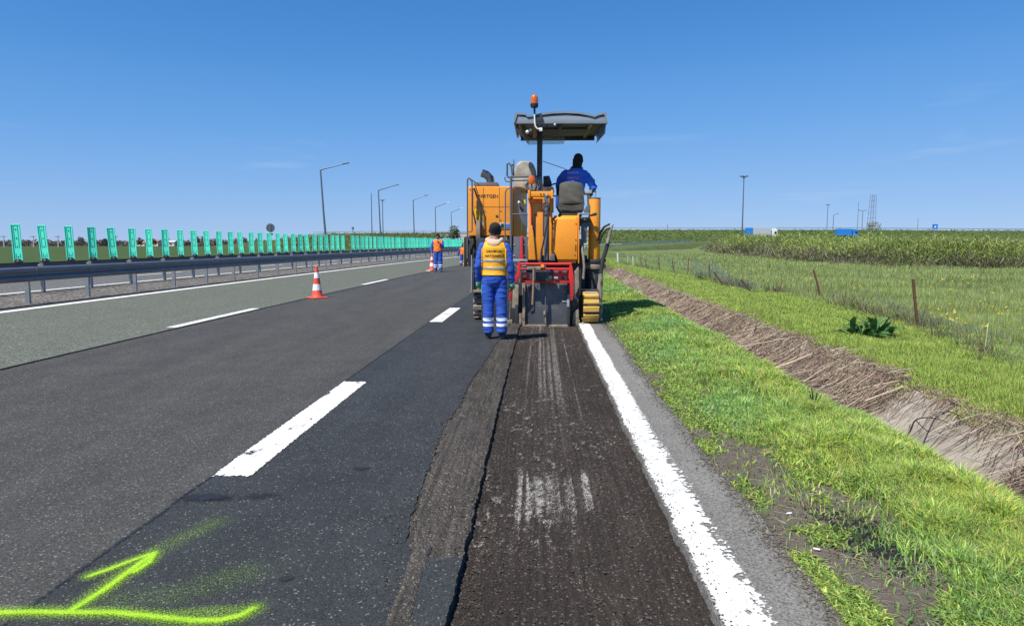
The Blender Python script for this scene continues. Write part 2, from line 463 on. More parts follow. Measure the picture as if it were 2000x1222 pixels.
simple('sign_blue', (0.01, 0.16, 0.62), 0.45, var=0.04)
simple('butt_white', (0.85, 0.84, 0.80), 0.8, var=0.05)
simple('bark', (0.10, 0.075, 0.055), 0.9, var=0.3, scale=15, bump=0.5)
simple('wall_cream', (0.62, 0.58, 0.50), 0.85, var=0.06)
simple('roof_tile', (0.30, 0.13, 0.09), 0.85, var=0.15)
simple('soil_crumb', (0.10, 0.085, 0.066), 0.95, var=0.4, scale=30)
simple('stone_crumb', (0.050, 0.042, 0.035), 0.9, var=0.5, scale=40)
simple('dark_glass', (0.02, 0.025, 0.03), 0.08, var=0.02)
m, n, l, p = nt('amber_glass')
p.inputs['Base Color'].default_value = (0.70, 0.16, 0.012, 1); p.inputs['Roughness'].default_value = 0.15
p.inputs['Transmission Weight'].default_value = 0.25; p.inputs['Coat Weight'].default_value = 0.5
m, n, l, p = nt('red_glass')
p.inputs['Base Color'].default_value = (0.5, 0.01, 0.01, 1); p.inputs['Roughness'].default_value = 0.15
m, n, l, p = nt('clear_plastic')
p.inputs['Base Color'].default_value = (0.55, 0.60, 0.64, 1); p.inputs['Roughness'].default_value = 0.3; p.inputs['Alpha'].default_value = 0.33
m, n, l, p = nt('smoked_plastic')
p.inputs['Base Color'].default_value = (0.26, 0.30, 0.34, 1); p.inputs['Roughness'].default_value = 0.35; p.inputs['Alpha'].default_value = 0.8

asphalt('asphalt_lane', (0.055, 0.053, 0.047), (0.17, 0.165, 0.155), 0.035, cell=120, big=0.24, bump=0.55)
asphalt('asphalt_dark', (0.031, 0.033, 0.033), (0.17, 0.165, 0.145), 0.020, cell=140, big=0.28, bump=0.55, rough=0.72)
asphalt('asphalt_old', (0.092, 0.100, 0.074), (0.24, 0.24, 0.20), 0.12, cell=75, big=0.10, bump=0.5)
asphalt('asphalt_far', (0.095, 0.095, 0.085), (0.3, 0.3, 0.28), 0.08, cell=60, big=0.1, bump=0.3)
asphalt('asphalt_shoulder', (0.165, 0.158, 0.138), (0.22, 0.21, 0.2), 0.06, cell=120, big=0.22, bump=0.5)
asphalt('milled', (0.033, 0.0250, 0.0185), (0.13, 0.115, 0.10), 0.05, cell=130, big=0.28, bump=0.9, rough=0.95, streak=0.38)
asphalt('scarified', (0.054, 0.047, 0.039), (0.17, 0.15, 0.125), 0.07, cell=130, big=0.32, bump=0.9, rough=0.95, streak=0.45)
asphalt('gravel', (0.098, 0.088, 0.074), (0.36, 0.33, 0.29), 0.1, cell=24, big=0.25, bump=0.8, rough=0.95)
asphalt('black_crumb', (0.016, 0.016, 0.018), (0.08, 0.08, 0.08), 0.02, cell=70, big=0.3, bump=0.9, rough=0.95)
masked('paint_white', (0.76, 0.75, 0.70), nscale=42, col2=(0.52, 0.51, 0.47))
masked('paint_streak', (0.36, 0.33, 0.29), nscale=130, soft=0.14)
masked('spray_green', (0.40, 0.70, 0.015), nscale=150, soft=0.34, rough=0.6, col2=(0.33, 0.60, 0.01))
masked('crack_tar', (0.020, 0.020, 0.022), nscale=30, soft=0.12, rough=0.6)
masked('oil_stain', (0.017, 0.017, 0.018), nscale=11, soft=0.35, rough=0.6)
leafy('grass'); leafy('scrub', trans=0.2); leafy('dry', rough=0.85, trans=0.1); leafy('leaf_green', rough=0.4, trans=0.15)
leafy('petal', trans=0.3)

# ground: per-place colour with noise
m, n, l, p = nt('soil')
co = N(n, 'TexCoord'); a = N(n, 'Attribute'); a.attribute_name = 'tint'
nz = N(n, 'TexNoise'); nz.inputs['Scale'].default_value = 18; nz.inputs['Detail'].default_value = 9; nz.inputs['Roughness'].default_value = 0.75
l.new(co.outputs['Object'], nz.inputs['Vector'])
nz2 = N(n, 'TexNoise'); nz2.inputs['Scale'].default_value = 0.35; nz2.inputs['Detail'].default_value = 9; nz2.inputs['Roughness'].default_value = 0.7
l.new(co.outputs['Object'], nz2.inputs['Vector'])
ad = n.new('ShaderNodeMath'); ad.operation = 'ADD'; l.new(nz.outputs['Fac'], ad.inputs[0]); l.new(nz2.outputs['Fac'], ad.inputs[1])
mr = n.new('ShaderNodeMapRange')
for k, v in zip(('From Min', 'From Max', 'To Min', 'To Max'), (0.7, 1.3, 0.6, 1.4)): mr.inputs[k].default_value = v
l.new(ad.outputs[0], mr.inputs['Value'])
ml = n.new('ShaderNodeVectorMath'); ml.operation = 'SCALE'; l.new(a.outputs['Color'], ml.inputs[0]); l.new(mr.outputs['Result'], ml.inputs['Scale'])
l.new(ml.outputs[0], p.inputs['Base Color']); p.inputs['Roughness'].default_value = 0.95; p.inputs['Specular IOR Level'].default_value = 0.2
bp = n.new('ShaderNodeBump'); bp.inputs['Strength'].default_value = 0.7; bp.inputs['Distance'].default_value = 0.02
l.new(nz.outputs['Fac'], bp.inputs['Height']); l.new(bp.outputs['Normal'], p.inputs['Normal'])

# ================================================================== the ground
PU = np.array([-400, -60, -30, -26.3, -25.4, 1.00, 1.15, 1.40, 1.90, 2.40, 2.56, 2.74, 2.92, 3.03, 3.66, 4.30, 6.20, 9.0, 400])
PZ = np.array([-0.6, -0.4, -0.3, -0.05, -0.16, -0.16, -0.015, 0.0, 0.01, 0.01, 0.0, -0.14, -0.37, -0.40, -0.03, 0.03, 0.02, 0.0, 0.0])
def mound_in(X, Y):
    xb = np.interp(Y, [30, 40, 53, 93, 180, 250, 400], [20.4, 20.2, 20.0, 25, 42, 62, 100])
    yf = np.interp(X, [15, 20, 27, 40, 80], [40.5, 39, 37.2, 35, 32])
    xb = xb + 1.5 * (fbm(Y * 0.12, X * 0 + 3.0, 5) - 0.5); yf = yf + 1.5 * (fbm(X * 0.2, Y * 0 + 9.0, 6) - 0.5)
    return np.minimum(X - xb, Y - yf)
def gz(X, Y, rough=True):
    X = np.asarray(X, float); Y = np.asarray(Y, float)
    u = X - curve(Y)
    z = np.interp(u, PU, PZ)
    z = z + 0.07 * sstep(6.4, 9.0, Y) * sstep(2.1, 2.45, u) * (1 - sstep(2.60, 2.85, u)) * (0.6 + 0.8 * fbm(X * 0.9, Y * 0.9, 13, 2))
    d = mound_in(X, Y)
    hm = (0.95 + np.clip(Y - 39, 0, 140) * 0.013) * (1 - sstep(150, 230, Y))
    z = z + hm * sstep(-0.4, 5.0, d)
    if rough:
        k = sstep(1.2, 1.6, u) * (1 - 0.6 * sstep(2.5, 2.7, u) * (1 - sstep(3.6, 3.8, u)))
        z = z + k * 0.05 * (fbm(X * 1.6, Y * 1.6, 3) - 0.5) + sstep(5, 12, u) * 0.12 * (fbm(X * .3, Y * .3, 8) - 0.5)
    return z
def g1(X, Y): return float(gz(np.array([X]), np.array([Y]))[0])

gu = np.unique(np.concatenate([np.array([-1500, -900, -500, -300, -200, -140, -100, -70, -50, -40, -33, -28, -26.3, -25.4, -20, -14, -8, -3, 0.0]),
     np.arange(1.0, 7.0, 0.07), np.arange(7, 30, 0.5), np.array([32, 36, 42, 50, 60, 75, 95, 120, 160, 220, 300, 450, 700, 1100, 1600])]))
gy = np.unique(np.concatenate([np.array([-40, -20, -10, -5, 0, 1.0]), np.arange(1.5, 14, 0.12), np.arange(14, 40, 0.5), np.arange(40, 110, 2.0),
     np.array([115, 125, 140, 160, 180, 200, 225, 250, 300, 380, 500, 700, 1000, 1500, 2200, 3200, 4500])]))
UU, YY = np.meshgrid(gu, gy)
XX = UU + curve(YY)
ZZ = gz(XX, YY)
dirt = np.array([0.115, 0.099, 0.080]); under = np.array([0.095, 0.125, 0.030]); ditchc = np.array([0.115, 0.085, 0.060])
fieldc = np.array([0.130, 0.165, 0.055]); leftc = np.array([0.048, 0.080, 0.018]); farc = np.array([0.085, 0.070, 0.050])
def mixw(a, b, w): return a * (1 - w[..., None]) + b * w[..., None]
def dirt_mask(X, Y):
    """1 where the verge is bare earth"""
    u = X - curve(Y)
    nn = fbm(X * 3.0, Y * 1.6, 21, 5)
    edge = 1.30 + 0.48 * (1 - sstep(3.6, 6.8, Y)) + 0.02 * (1 - sstep(7, 14, Y)) - 0.04 + 0.80 * (nn - 0.5)
    return 1 - sstep(edge - 0.10, edge + 0.12, u)
T = np.zeros(XX.shape + (3,)) + leftc
T = mixw(T, under, sstep(0.5, 1.2, UU))
T = mixw(T, dirt, dirt_mask(XX, YY) * sstep(0.8, 1.1, UU))
T = mixw(T, ditchc, sstep(2.66, 2.8, UU) * (1 - sstep(3.7, 3.85, UU)))
T = mixw(T, fieldc, sstep(6.0, 7.0, UU))
T = mixw(T, np.array([0.07, 0.085, 0.03]), sstep(0, 3, mound_in(XX, YY)))
T = mixw(T, farc, sstep(330, 700, YY) * 0.9)
link('ground', grid_mesh('ground', XX, YY, ZZ, {'tint': T}), MATS['soil'])['kind'] = 'structure'

# ================================================================== road sheets
YS = np.unique(np.concatenate([np.arange(-8, 30, 0.5), np.arange(30, 120, 2.0), np.arange(120, 420, 12.0)]))
def strip(name, u0, u1, mat, z=0.0, ys=YS, nu=4, crown=0.0):
    us = np.linspace(u0, u1, nu)
    U, Y = np.meshgrid(us, ys)
    o = link(name, grid_mesh(name, U + curve(Y), Y, np.full(U.shape, z)), MATS[mat])
    o['kind'] = 'structure'
    return o
strip('opposite_carriageway', -25.5, -14.72, 'asphalt_far')
strip('median_gravel', -14.72, -11.08, 'gravel', 0.004)
strip('median_edge_strip', -11.55, -11.02, 'asphalt_dark', 0.009)  # dark asphalt edge; also draws the shadow band beside the white line
strip('fast_lane', -11.04, -5.95, 'asphalt_old', 0.012, nu=6)
strip('slow_lane', -5.95, -1.95, 'asphalt_lane', nu=5)

def cut_left(Y): return -0.32 + 0.012 * (fbm(Y * 6.5, Y * 0 + 1.5, 31, 4) - 0.5) * 2 + 0.010 * (vnoise(Y * 38, Y * 0, 33) - 0.5)
def cut_right(Y): return 0.695 + 0.018 * (fbm(Y * 4.0, Y * 0 + 5.5, 35, 4) - 0.5) * 2 + 0.012 * (vnoise(Y * 30, Y * 0, 36) - 0.5)
def band_left(Y):
    return (np.interp(Y, [2.9, 3.4, 5.0, 7.0, 10.0, 11.5], [-0.60, -0.64, -0.69, -0.65, -0.55, -0.50])
            + 0.030 * (fbm(Y * 1.6, Y * 0 + 2.5, 41, 5) - 0.5) * 2 + 0.02 * (vnoise(Y * 26, Y * 0, 43) - 0.5) + 0.05 * (1 - sstep(2.92, 3.10, Y)))
def sharp_sheet(name, cols, ys, mat, zf=None):
    """sheet from column functions (offset, height) of Y"""
    Y = np.repeat(ys[:, None], len(cols), 1)
    U = np.stack([c[0](ys) if callable(c[0]) else np.full_like(ys, c[0]) for c in cols], 1)
    Z = np.stack([c[1](ys) if callable(c[1]) else np.full_like(ys, c[1]) for c in cols], 1)
    o = link(name, grid_mesh(name, U + curve(Y), Y, Z, smooth=False), MATS[mat])
    o['kind'] = 'structure'
    return o
DEP = -0.045
yA = np.unique(np.concatenate([np.arange(-6, 1.9, 0.25), np.arange(1.9, 13.3, 0.02)]))
yB = np.arange(2.92, 12.0, 0.011)
# hard shoulder left of the cut: whole surface, then the scarified ribbon
Y0, Y1 = 2.92, yB[-1]
yC = yA[(yA >= Y0) & (yA <= Y1)]; yC[0] = Y0; yC = np.append(yC[:-1], Y1)
sharp_sheet('hard_shoulder', [(-1.95, 0), (-1.2, 0), (band_left, 0), (lambda y: band_left(y) + 0.002, -0.014)], yC, 'asphalt_dark')
for nm, ys in (('hard_shoulder', np.append(yA[yA < Y0 - 0.012], Y0)), ('hard_shoulder', np.concatenate([[Y1], yA[yA > Y1 + 0.012], [13.3]]))):
    sharp_sheet(nm, [(-1.95, 0), (-1.2, 0), (-0.8, 0), (cut_left, 0), (lambda y: cut_left(y) + 0.003, DEP - 0.01)], ys, 'asphalt_dark')
ys = np.unique(np.concatenate([[13.3], np.arange(13.5, 30, 0.5), np.arange(30, 120, 2.0), np.arange(120, 420, 12.0)]))
sharp_sheet('hard_shoulder', [(-1.95, 0), (-0.8, 0), (0.0, 0), (0.695, 0), (1.15, 0)], ys, 'asphalt_dark')
def verge_edge(y): return 1.165 + 0.10 * (fbm(y * 1.3, y * 0 + 8, 51, 5) - 0.5) * 2
sharp_sheet('shoulder_edge', [(lambda y: cut_right(y) - 0.006, DEP - 0.01), (cut_right, 0), (0.95, 0), (1.05, 0.0), (verge_edge, -0.004), (lambda y: verge_edge(y) + 0.03, -0.05)], yA, 'asphalt_shoulder')
# scarified ribbon: real lumps and drag lines
t = np.linspace(0, 1, 34)
Tt, Yb = np.meshgrid(t, yB)
lo = band_left(yB)[:, None]; hi = cut_left(yB)[:, None]
U = lo + (hi - lo) * Tt
amp = 0.010
zz = -0.007 + amp * (fbm(U * 42, Yb * 34, 61, 3) - 0.55) * 2 + 0.004 * (fbm(U * 45 + 0.6 * Yb, Yb * 1.2, 63, 3) - 0.5)
smooth_patch = sstep(4.75, 4.85, Yb) * (1 - sstep(5.25, 5.4, Yb))          # the ironed patch half way
zz = zz * (1 - 0.8 * smooth_patch) - 0.003 * smooth_patch
zz[:, -1] = np.minimum(zz[:, -1], 0.001)
Uw = np.concatenate([U, (hi + 0.004)], 1); Zw = np.concatenate([zz, np.full((len(yB), 1), DEP - 0.012)], 1)
Yw = np.repeat(yB[:, None], Uw.shape[1], 1)
o = link('scarified_ribbon', grid_mesh('scarified_ribbon', Uw + curve(Yw), Yw, Zw, smooth=False), MATS['scarified']); o['kind'] = 'structure'
# the scraped-up ridge that goes on towards the camera
yr = np.arange(1.9, 3.05, 0.011); tr = np.linspace(0, 1, 13); Tr, Yr = np.meshgrid(tr, yr)
wr_ = 0.035 + 0.025 * fbm(yr * 3, yr * 0 + 4, 65, 3); cr_ = -0.485 - 0.03 * (yr - 1.9) + 0.015 * (fbm(yr * 2, yr * 0, 66, 2) - .5)
Ur = cr_[:, None] + (Tr * 2 - 1) * wr_[:, None]
Zr = 0.001 + 0.009 * np.sin(np.pi * Tr) * (0.3 + 1.1 * fbm(Ur * 45, Yr * 36, 67, 3))
Zr[:, 0] = Zr[:, -1] = -0.002
o = link('scraped_ridge', grid_mesh('scraped_ridge', Ur + curve(Yr), Yr, Zr, smooth=False), MATS['scarified']); o['kind'] = 'structure'
# milled floor: grooves left by the drum teeth plus loose grit
um = np.linspace(-0.35, 0.72, 108); ym = np.arange(2.0, 12.2, 0.011)
Um, Ym = np.meshgrid(um, ym)
wob = 0.012 * (fbm(Um * 0 + 1, Ym * 0.9, 71, 3) - 0.5)
zg = DEP + 0.0009 * np.sin((Um + wob) * 2 * np.pi / 0.03) + 0.0075 * (fbm(Um * 66, Ym * 66, 73, 2) - 0.5) + 0.006 * (fbm(Um * 9, Ym * 2.2, 75, 3) - 0.5)
zg += 0.014 * sstep(0.60, 0.70, Um) * (fbm(Um * 30, Ym * 14, 77, 3)) + 0.008 * (1 - sstep(-0.33, -0.25, Um)) * fbm(Um * 30, Ym * 14, 79, 3)
o = link('milled_floor', grid_mesh('milled_floor', Um + curve(Ym), Ym, zg, smooth=False), MATS['milled']); o['kind'] = 'structure'
for a_, b_ in ((-6, 2.0), (12.19, 13.4)):
    ys = np.linspace(a_, b_, 40); U2, Y2 = np.meshgrid(np.linspace(-0.35, 0.72, 30), ys)
    o = link('milled_floor', grid_mesh('milled_floor', U2 + curve(Y2), Y2, DEP - 0.004 + 0.004 * (fbm(U2 * 40, Y2 * 30, 73, 3) - .5), smooth=False), MATS['milled']); o['kind'] = 'structure'
mb = MB(); mb.box(-0.36 + 0.11, 0.72 + 0.11, 13.29, 13.5, -0.14, -0.003); mb.build('cut_end', MATS['asphalt_dark'])['kind'] = 'structure'

# ---- markings: sheets a few millimetres up, worn through where cover is low
def paint(name, u0, u1, y0, y1, cover, mat='paint_white', z=0.004, du=0.012, dy=0.02, label=None):
    us = np.linspace(u0, u1, max(3, int((u1 - u0) / du) + 1)); ys = np.linspace(y0, y1, max(3, int((y1 - y0) / dy) + 1))
    U, Y = np.meshgrid(us, ys)
    o = link(name, grid_mesh(name, U + curve(Y), Y, np.full(U.shape, z), {'cover': cover(U, Y)}), MATS[mat])
    o['kind'] = 'structure'
    return o
def dash_cover(u0, u1, y0, y1):
    def f(U, Y):
        e = np.minimum(np.minimum(U - u0, u1 - U) * 30, np.minimum(Y - y0, y1 - Y) * 16)
        w = 1.0 - 0.6 * sstep(0.70, 0.78, fbm(U * 14, Y * 5, 91, 3)) - 0.5 * (1 - sstep(0, 0.5, Y - y0)) * (U < (u0 + u1) / 2) * sstep(.4, .6, fbm(U * 50, Y * 2, 93, 2))
        return np.clip(np.minimum(e, w), -0.2, 1.3)
    return f
for y0, y1 in ((3.92, 6.80), (12.04, 14.75), (20.0, 22.8), (28.0, 31), (36, 39)):
    paint('edge_dash', -1.965, -1.70, y0, y1, dash_cover(-1.965, -1.70, y0, y1), z=0.005)
for y0, y1 in ((11.0, 14.4), (22.8, 26.2), (34.0, 37.4), (45.4, 48.8), (56.8, 60), (68, 71.4), (80, 83)):
    paint('lane_dash', -6.16, -5.97, y0, y1, dash_cover(-6.17, -5.96, y0, y1), z=0.016, dy=0.05)
def edge_cover(U, Y):
    ue = U - 0.0
    left = (ue - cut_right(Y)) * 28
    rw = 0.905 + 0.04 * (fbm(Y * 2, U * 0, 95, 3) - 0.5)
    right = (rw - ue) * 18
    near = 1 - 0.55 * sstep(4.0, 9.0, Y)
    wear = 1.04 - near * (0.62 * sstep(0.76, 0.93, ue) * (0.5 + 1.0 * fbm(U * 16, Y * 34, 97, 3)) + 0.30 * sstep(0.55, 0.75, fbm(U * 22, Y * 22, 98, 3)))
    return np.clip(np.minimum(np.minimum(left + 0.15, right + 0.25), wear), -0.3, 1.4)
paint('shoulder_line', 0.67, 0.95, 1.2, 13.3, edge_cover, z=0.004, du=0.01, dy=0.014)
paint('shoulder_line', 0.70, 0.92, 13.3, 130, lambda U, Y: np.full(U.shape, 1.2), z=0.004, du=0.2, dy=1.0)
paint('median_line', -11.0, -10.72, 6, 140, lambda U, Y: np.full(U.shape, 1.2), z=0.017, du=0.3, dy=0.5)
paint('opposite_line', -14.98, -14.76, 6, 140, lambda U, Y: np.full(U.shape, 1.1), z=0.006, du=0.3, dy=0.5)
for k in range(7):
    paint('opposite_dash', -18.0, -17.83, 17 + k * 12, 21 + k * 12, lambda U, Y: np.full(U.shape, 1.1), z=0.006, du=0.3, dy=0.5)
# old paint ground into the milled floor, in drum-tooth streaks
def streaks(U, Y):
    col = sstep(0.30, 0.85, vnoise(U * 44, Y * 0.12 + 4, 101))
    s = col * (0.55 + 0.45 * sstep(0.30, 0.60, fbm(U * 4, Y * 0.55, 103, 3))) * sstep(-0.22, -0.08, U) * (1 - sstep(0.40, 0.5, U)) * (0.30 + 0.70 * sstep(4.2, 4.8, Y))
    patch = sstep(3.25, 3.55, Y + 0.35 * (vnoise(U * 40, Y * 0, 105) - 0.5)) * (1 - sstep(4.0, 4.3, Y + 0.2 * (vnoise(U * 40, Y * 0, 106) - 0.5))) * sstep(-0.13, -0.10, U) * (1 - sstep(0.36, 0.40, U))
    patch *= 0.40 + 0.60 * sstep(0.25, 0.8, vnoise(U * 50, Y * 0.8, 107)) * np.where((U < 0.06) | (U > 0.27), 1.0, 0.6)
    side = 0.40 * sstep(0.50, 0.53, U) * (1 - sstep(0.58, 0.62, U)) * sstep(2.9, 3.0, Y) * (1 - sstep(3.3, 3.6, Y)) * col
    spot = 0.42 * sstep(0.52, 0.75, fbm(U * 40, Y * 16, 115, 2)) * sstep(0.36, 0.55, fbm(U * 3, Y * 1.5, 116, 2))
    return np.clip(np.maximum(np.maximum(0.48 * s, 0.58 * patch), np.maximum(side, spot)) * (0.45 + 1.1 * fbm(U * 70, Y * 40, 109, 2)), 0, 0.75) - 0.05
us = np.linspace(-0.3, 0.64, 150); ys = np.arange(2.3, 11.9, 0.016); U, Y = np.meshgrid(us, ys)
o = link('paint_residue', grid_mesh('paint_residue', U + curve(Y), Y, np.full(U.shape, DEP + 0.0075), {'cover': streaks(U, Y)}), MATS['paint_streak']); o['kind'] = 'structure'
# seams between the strips
def seam_cover(uc, w):
    return lambda U, Y: 0.75 - np.abs(U - uc - 0.02 * (fbm(Y * 3, U * 0, 111, 4) - 0.5)) / w
paint('lane_seam', -1.995, -1.905, 1.6, 30, seam_cover(-1.95, 0.03), 'crack_tar', 0.003, 0.01, 0.03)
paint('lane_seam', -6.0, -5.90, 5, 45, seam_cover(-5.945, 0.035), 'crack_tar', 0.0135, 0.01, 0.05)
# dark stains on the hard shoulder
def stain(px0, py0, px1, py1, amp):
    a_, b_ = gp(px0, py0), gp(px1, py1)
    c_ = (a_ + b_) / 2; L = (b_ - a_).length / 2
    def f(U, Y):
        return amp * np.exp(-(((U - c_.x) / L) ** 2 + ((Y - c_.y) / (0.30 * L + 0.02)) ** 2) * 1.4) - 0.12
    paint('oil_stain', c_.x - L * 1.5, c_.x + L * 1.5, c_.y - L * 0.8, c_.y + L * 0.8, f, 'oil_stain', 0.0035, 0.02, 0.02)
stain(330, 975, 460, 968, 1.1); stain(440, 972, 560, 966, 0.75); stain(685, 916, 720, 914, 1.3); stain(540, 1132, 575, 1128, 1.2)

# sprayed arrow
SP = [([(-60, 1199), (60, 1196), (140, 1197), (220, 1197), (300, 1205), (380, 1213), (430, 1212), (470, 1203), (493, 1190)], 0.028, 0.86),
      ([(135, 1196), (200, 1155), (255, 1115), (300, 1082)], 0.027, 0.88),
      ([(175, 1126), (215, 1112), (260, 1095), (302, 1080)], 0.023, 0.84),
      ([(302, 1082), (290, 1100), (262, 1118)], 0.022, 0.9),
      ([(305, 1078), (350, 1055), (420, 1022)], 0.10, 0.30),
      ([(180, 1180), (330, 1165), (480, 1120)], 0.16, 0.25),
      ([(140, 1190), (300, 1075)], 0.06, 0.42), ([(300, 1203), (490, 1190)], 0.06, 0.42)]
xs = np.arange(-2.25, -0.85, 0.008); ys = np.arange(2.18, 3.60, 0.008); X, Y = np.meshgrid(xs, ys)
cov = np.zeros(X.shape)
for pts, w, amp in SP:
    best = np.full(X.shape, 9.0); q = [gp(*p_) for p_ in pts]
    for a_, b_ in zip(q[:-1], q[1:]):
        dx, dy = b_.x - a_.x, b_.y - a_.y
        tt = np.clip(((X - a_.x) * dx + (Y - a_.y) * dy) / (dx * dx + dy * dy), 0, 1)
        best = np.minimum(best, np.hypot(X - a_.x - tt * dx, Y - a_.y - tt * dy))
    cov = np.maximum(cov, amp * np.exp(-(best / w) ** 2))
    if amp > 0.8: cov = np.maximum(cov, 0.52 * np.exp(-(best / (w * 2.4)) ** 2))
o = link('spray_paint_arrow', grid_mesh('spray_paint_arrow', X, Y, np.full(X.shape, 0.006), {'cover': cov - 0.14}), MATS['spray_green'])
tag(o, 'fluorescent yellow-green arrow sprayed on the dark asphalt', 'paint mark')

# loose crumbs of asphalt along the cut
def crumbs(name, n, fx, rmin, rmax, mat, label=None):
    base = np.array([(1, 0, 0), (-1, 0, 0), (0, 1, 0), (0, -1, 0), (0, 0, 1), (0, 0, -1)], float)
    fc = np.array([(0, 2, 4), (2, 1, 4), (1, 3, 4), (3, 0, 4), (2, 0, 5), (1, 2, 5), (3, 1, 5), (0, 3, 5)])
    u, y, z = fx(n); r = rmin + (rmax - rmin) * rng.random(n) ** 3
    v = base[None] * (r[:, None, None] * (0.5 + rng.random((n, 6, 1)))) * np.array([1, 1, 0.7])
    a_ = rng.random(n) * 6.28; ca, sa = np.cos(a_)[:, None], np.sin(a_)[:, None]
    vx = v[..., 0] * ca - v[..., 1] * sa; vy = v[..., 0] * sa + v[..., 1] * ca
    P = np.stack([vx + (u + curve(y))[:, None], vy + y[:, None], v[..., 2] + (z + r * 0.4)[:, None]], -1).reshape(-1, 3)
    F = (fc[None] + 6 * np.arange(n)[:, None, None]).reshape(-1)
    o = link(name, np_mesh(name, P, F, 3), MATS[mat]); tag(o, label, 'crumbs', kind='stuff')
    return o
def fx1(n):
    y = 2.2 + 9.5 * rng.random(n) ** 1.5
    u = np.where(rng.random(n) < 0.45, cut_left(y) + rng.normal(0.03, 0.05, n), -0.3 + 1.0 * rng.random(n))
    z = np.where(u > cut_left(y), DEP + 0.004, -0.004)
    return u, y, z
crumbs('asphalt_crumbs', 4500, fx1, 0.002, 0.009, 'stone_crumb', 'loose asphalt crumbs strewn over the milled strip')
def fx2(n):
    y = 2.3 + 9.0 * rng.random(n) ** 1.4
    return band_left(y) - np.abs(rng.normal(0, 0.10, n)) + 0.03, y, np.full(n, 0.001)
crumbs('road_grit', 900, fx2, 0.002, 0.008, 'scarified', 'grit scattered on the dark asphalt beside the milled strip')
def fx3(n):
    y = 2.2 + 7 * rng.random(n) ** 1.4; u = 1.10 + 0.6 * rng.random(n)
    return u, y, gz(u + curve(y), y)
crumbs('verge_pebbles', 3200, fx3, 0.002, 0.009, 'gravel', 'small pebbles on the bare earth beside the road edge')
def fx5(n):
    y = 2.0 + 10 * rng.random(n) ** 1.6; u = verge_edge(y) + rng.normal(-0.01, 0.05, n)
    return u, y, np.maximum(gz(u + curve(y), y), np.where(u < verge_edge(y), 0.0, -1)) - 0.001
crumbs('edge_soil', 9000, fx5, 0.002, 0.009, 'soil_crumb', 'soil crumbs spilling over the frayed asphalt edge')
def fx6(n):
    y = 2.1 + 8.5 * rng.random(n) ** 1.5; u = cut_right(y) + np.abs(rng.normal(0, 0.05, n))
    return u, y, np.full(n, 0.004)
crumbs('line_crumbs', 1500, fx6, 0.0015, 0.006, 'stone_crumb', 'dark asphalt crumbs scattered along the milled edge of the white line')
def fx4(n):
    c_ = gp(1690, 1052); y = c_.y + rng.normal(0, 0.16, n); u = c_.x + rng.normal(0, 0.07, n) + (y - c_.y) * -0.1
    return u, y, gz(u + curve(y), y)
crumbs('spilled_asphalt', 2600, fx4, 0.004, 0.012, 'black_crumb', 'black asphalt crumbs spilled on the grass verge')

# ================================================================== grass
def blades(name, X, Y, H, Wd, tint, lean=0.35, seg=2, mat='grass', label=None, cat=None, kind='stuff', zoff=-0.01, leandir=None):
    n = len(X); Z = gz(X, Y) + zoff
    a_ = rng.random(n) * 6.283; fx_, fy_ = np.cos(a_), np.sin(a_)
    b_ = rng.random(n) * 6.283 if leandir is None else leandir + rng.normal(0, 0.5, n)
    L = H * np.abs(rng.normal(lean, lean * 0.6, n)); lx, ly = np.cos(b_) * L, np.sin(b_) * L
    w = Wd * (0.6 + 0.8 * rng.random(n)) * 0.5
    P = []
    P.append(np.stack([X - fx_ * w, Y - fy_ * w, Z], -1)); P.append(np.stack([X + fx_ * w, Y + fy_ * w, Z], -1))
    if seg == 2:
        mx_, my_ = X + lx * 0.35, Y + ly * 0.35; mz = Z + H * 0.6
        P.append(np.stack([mx_ + fx_ * w * .8, my_ + fy_ * w * .8, mz], -1)); P.append(np.stack([mx_ - fx_ * w * .8, my_ - fy_ * w * .8, mz], -1))
    P.append(np.stack([X + lx, Y + ly, Z + H * (1 - 0.25 * np.clip(L / H, 0, 1))], -1))
    k = len(P); V = np.stack(P, 1).reshape(-1, 3)
    base = (np.arange(n) * k)[:, None, None]
    F = (np.array([(0, 1, 2), (0, 2, 3), (3, 2, 4)]) if seg == 2 else np.array([(0, 1, 2)]))[None] + base
    T_ = np.repeat(tint[:, None, :], k, 1)
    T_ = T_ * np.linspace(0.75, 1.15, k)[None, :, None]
    o = link(name, np_mesh(name, V, F.reshape(-1), 3, {'tint': T_.reshape(-1, 3)}), MATS[mat])
    return tag(o, label, cat, kind=kind)
def tints(n, cols, w, jit=0.22):
    c = np.array(cols)[rng.choice(len(cols), n, p=np.array(w) / sum(w))]
    return np.clip(c * (1 + jit * rng.normal(0, 1, (n, 1))) * (1 + 0.06 * rng.normal(0, 1, (n, 3))), 0.004, 0.9)
G_FRESH = (0.32, 0.445, 0.085); G_YEL = (0.44, 0.50, 0.12); G_DEEP = (0.13, 0.235, 0.05); G_BLUE = (0.22, 0.34, 0.12); STRAW = (0.44, 0.36, 0.20)
def ypick(n, a_, b_, pw=1.0):
    r = rng.random(n)
    return (a_ ** (1 - pw) + r * (b_ ** (1 - pw) - a_ ** (1 - pw))) ** (1 / (1 - pw)) if pw != 1 else a_ * (b_ / a_) ** r
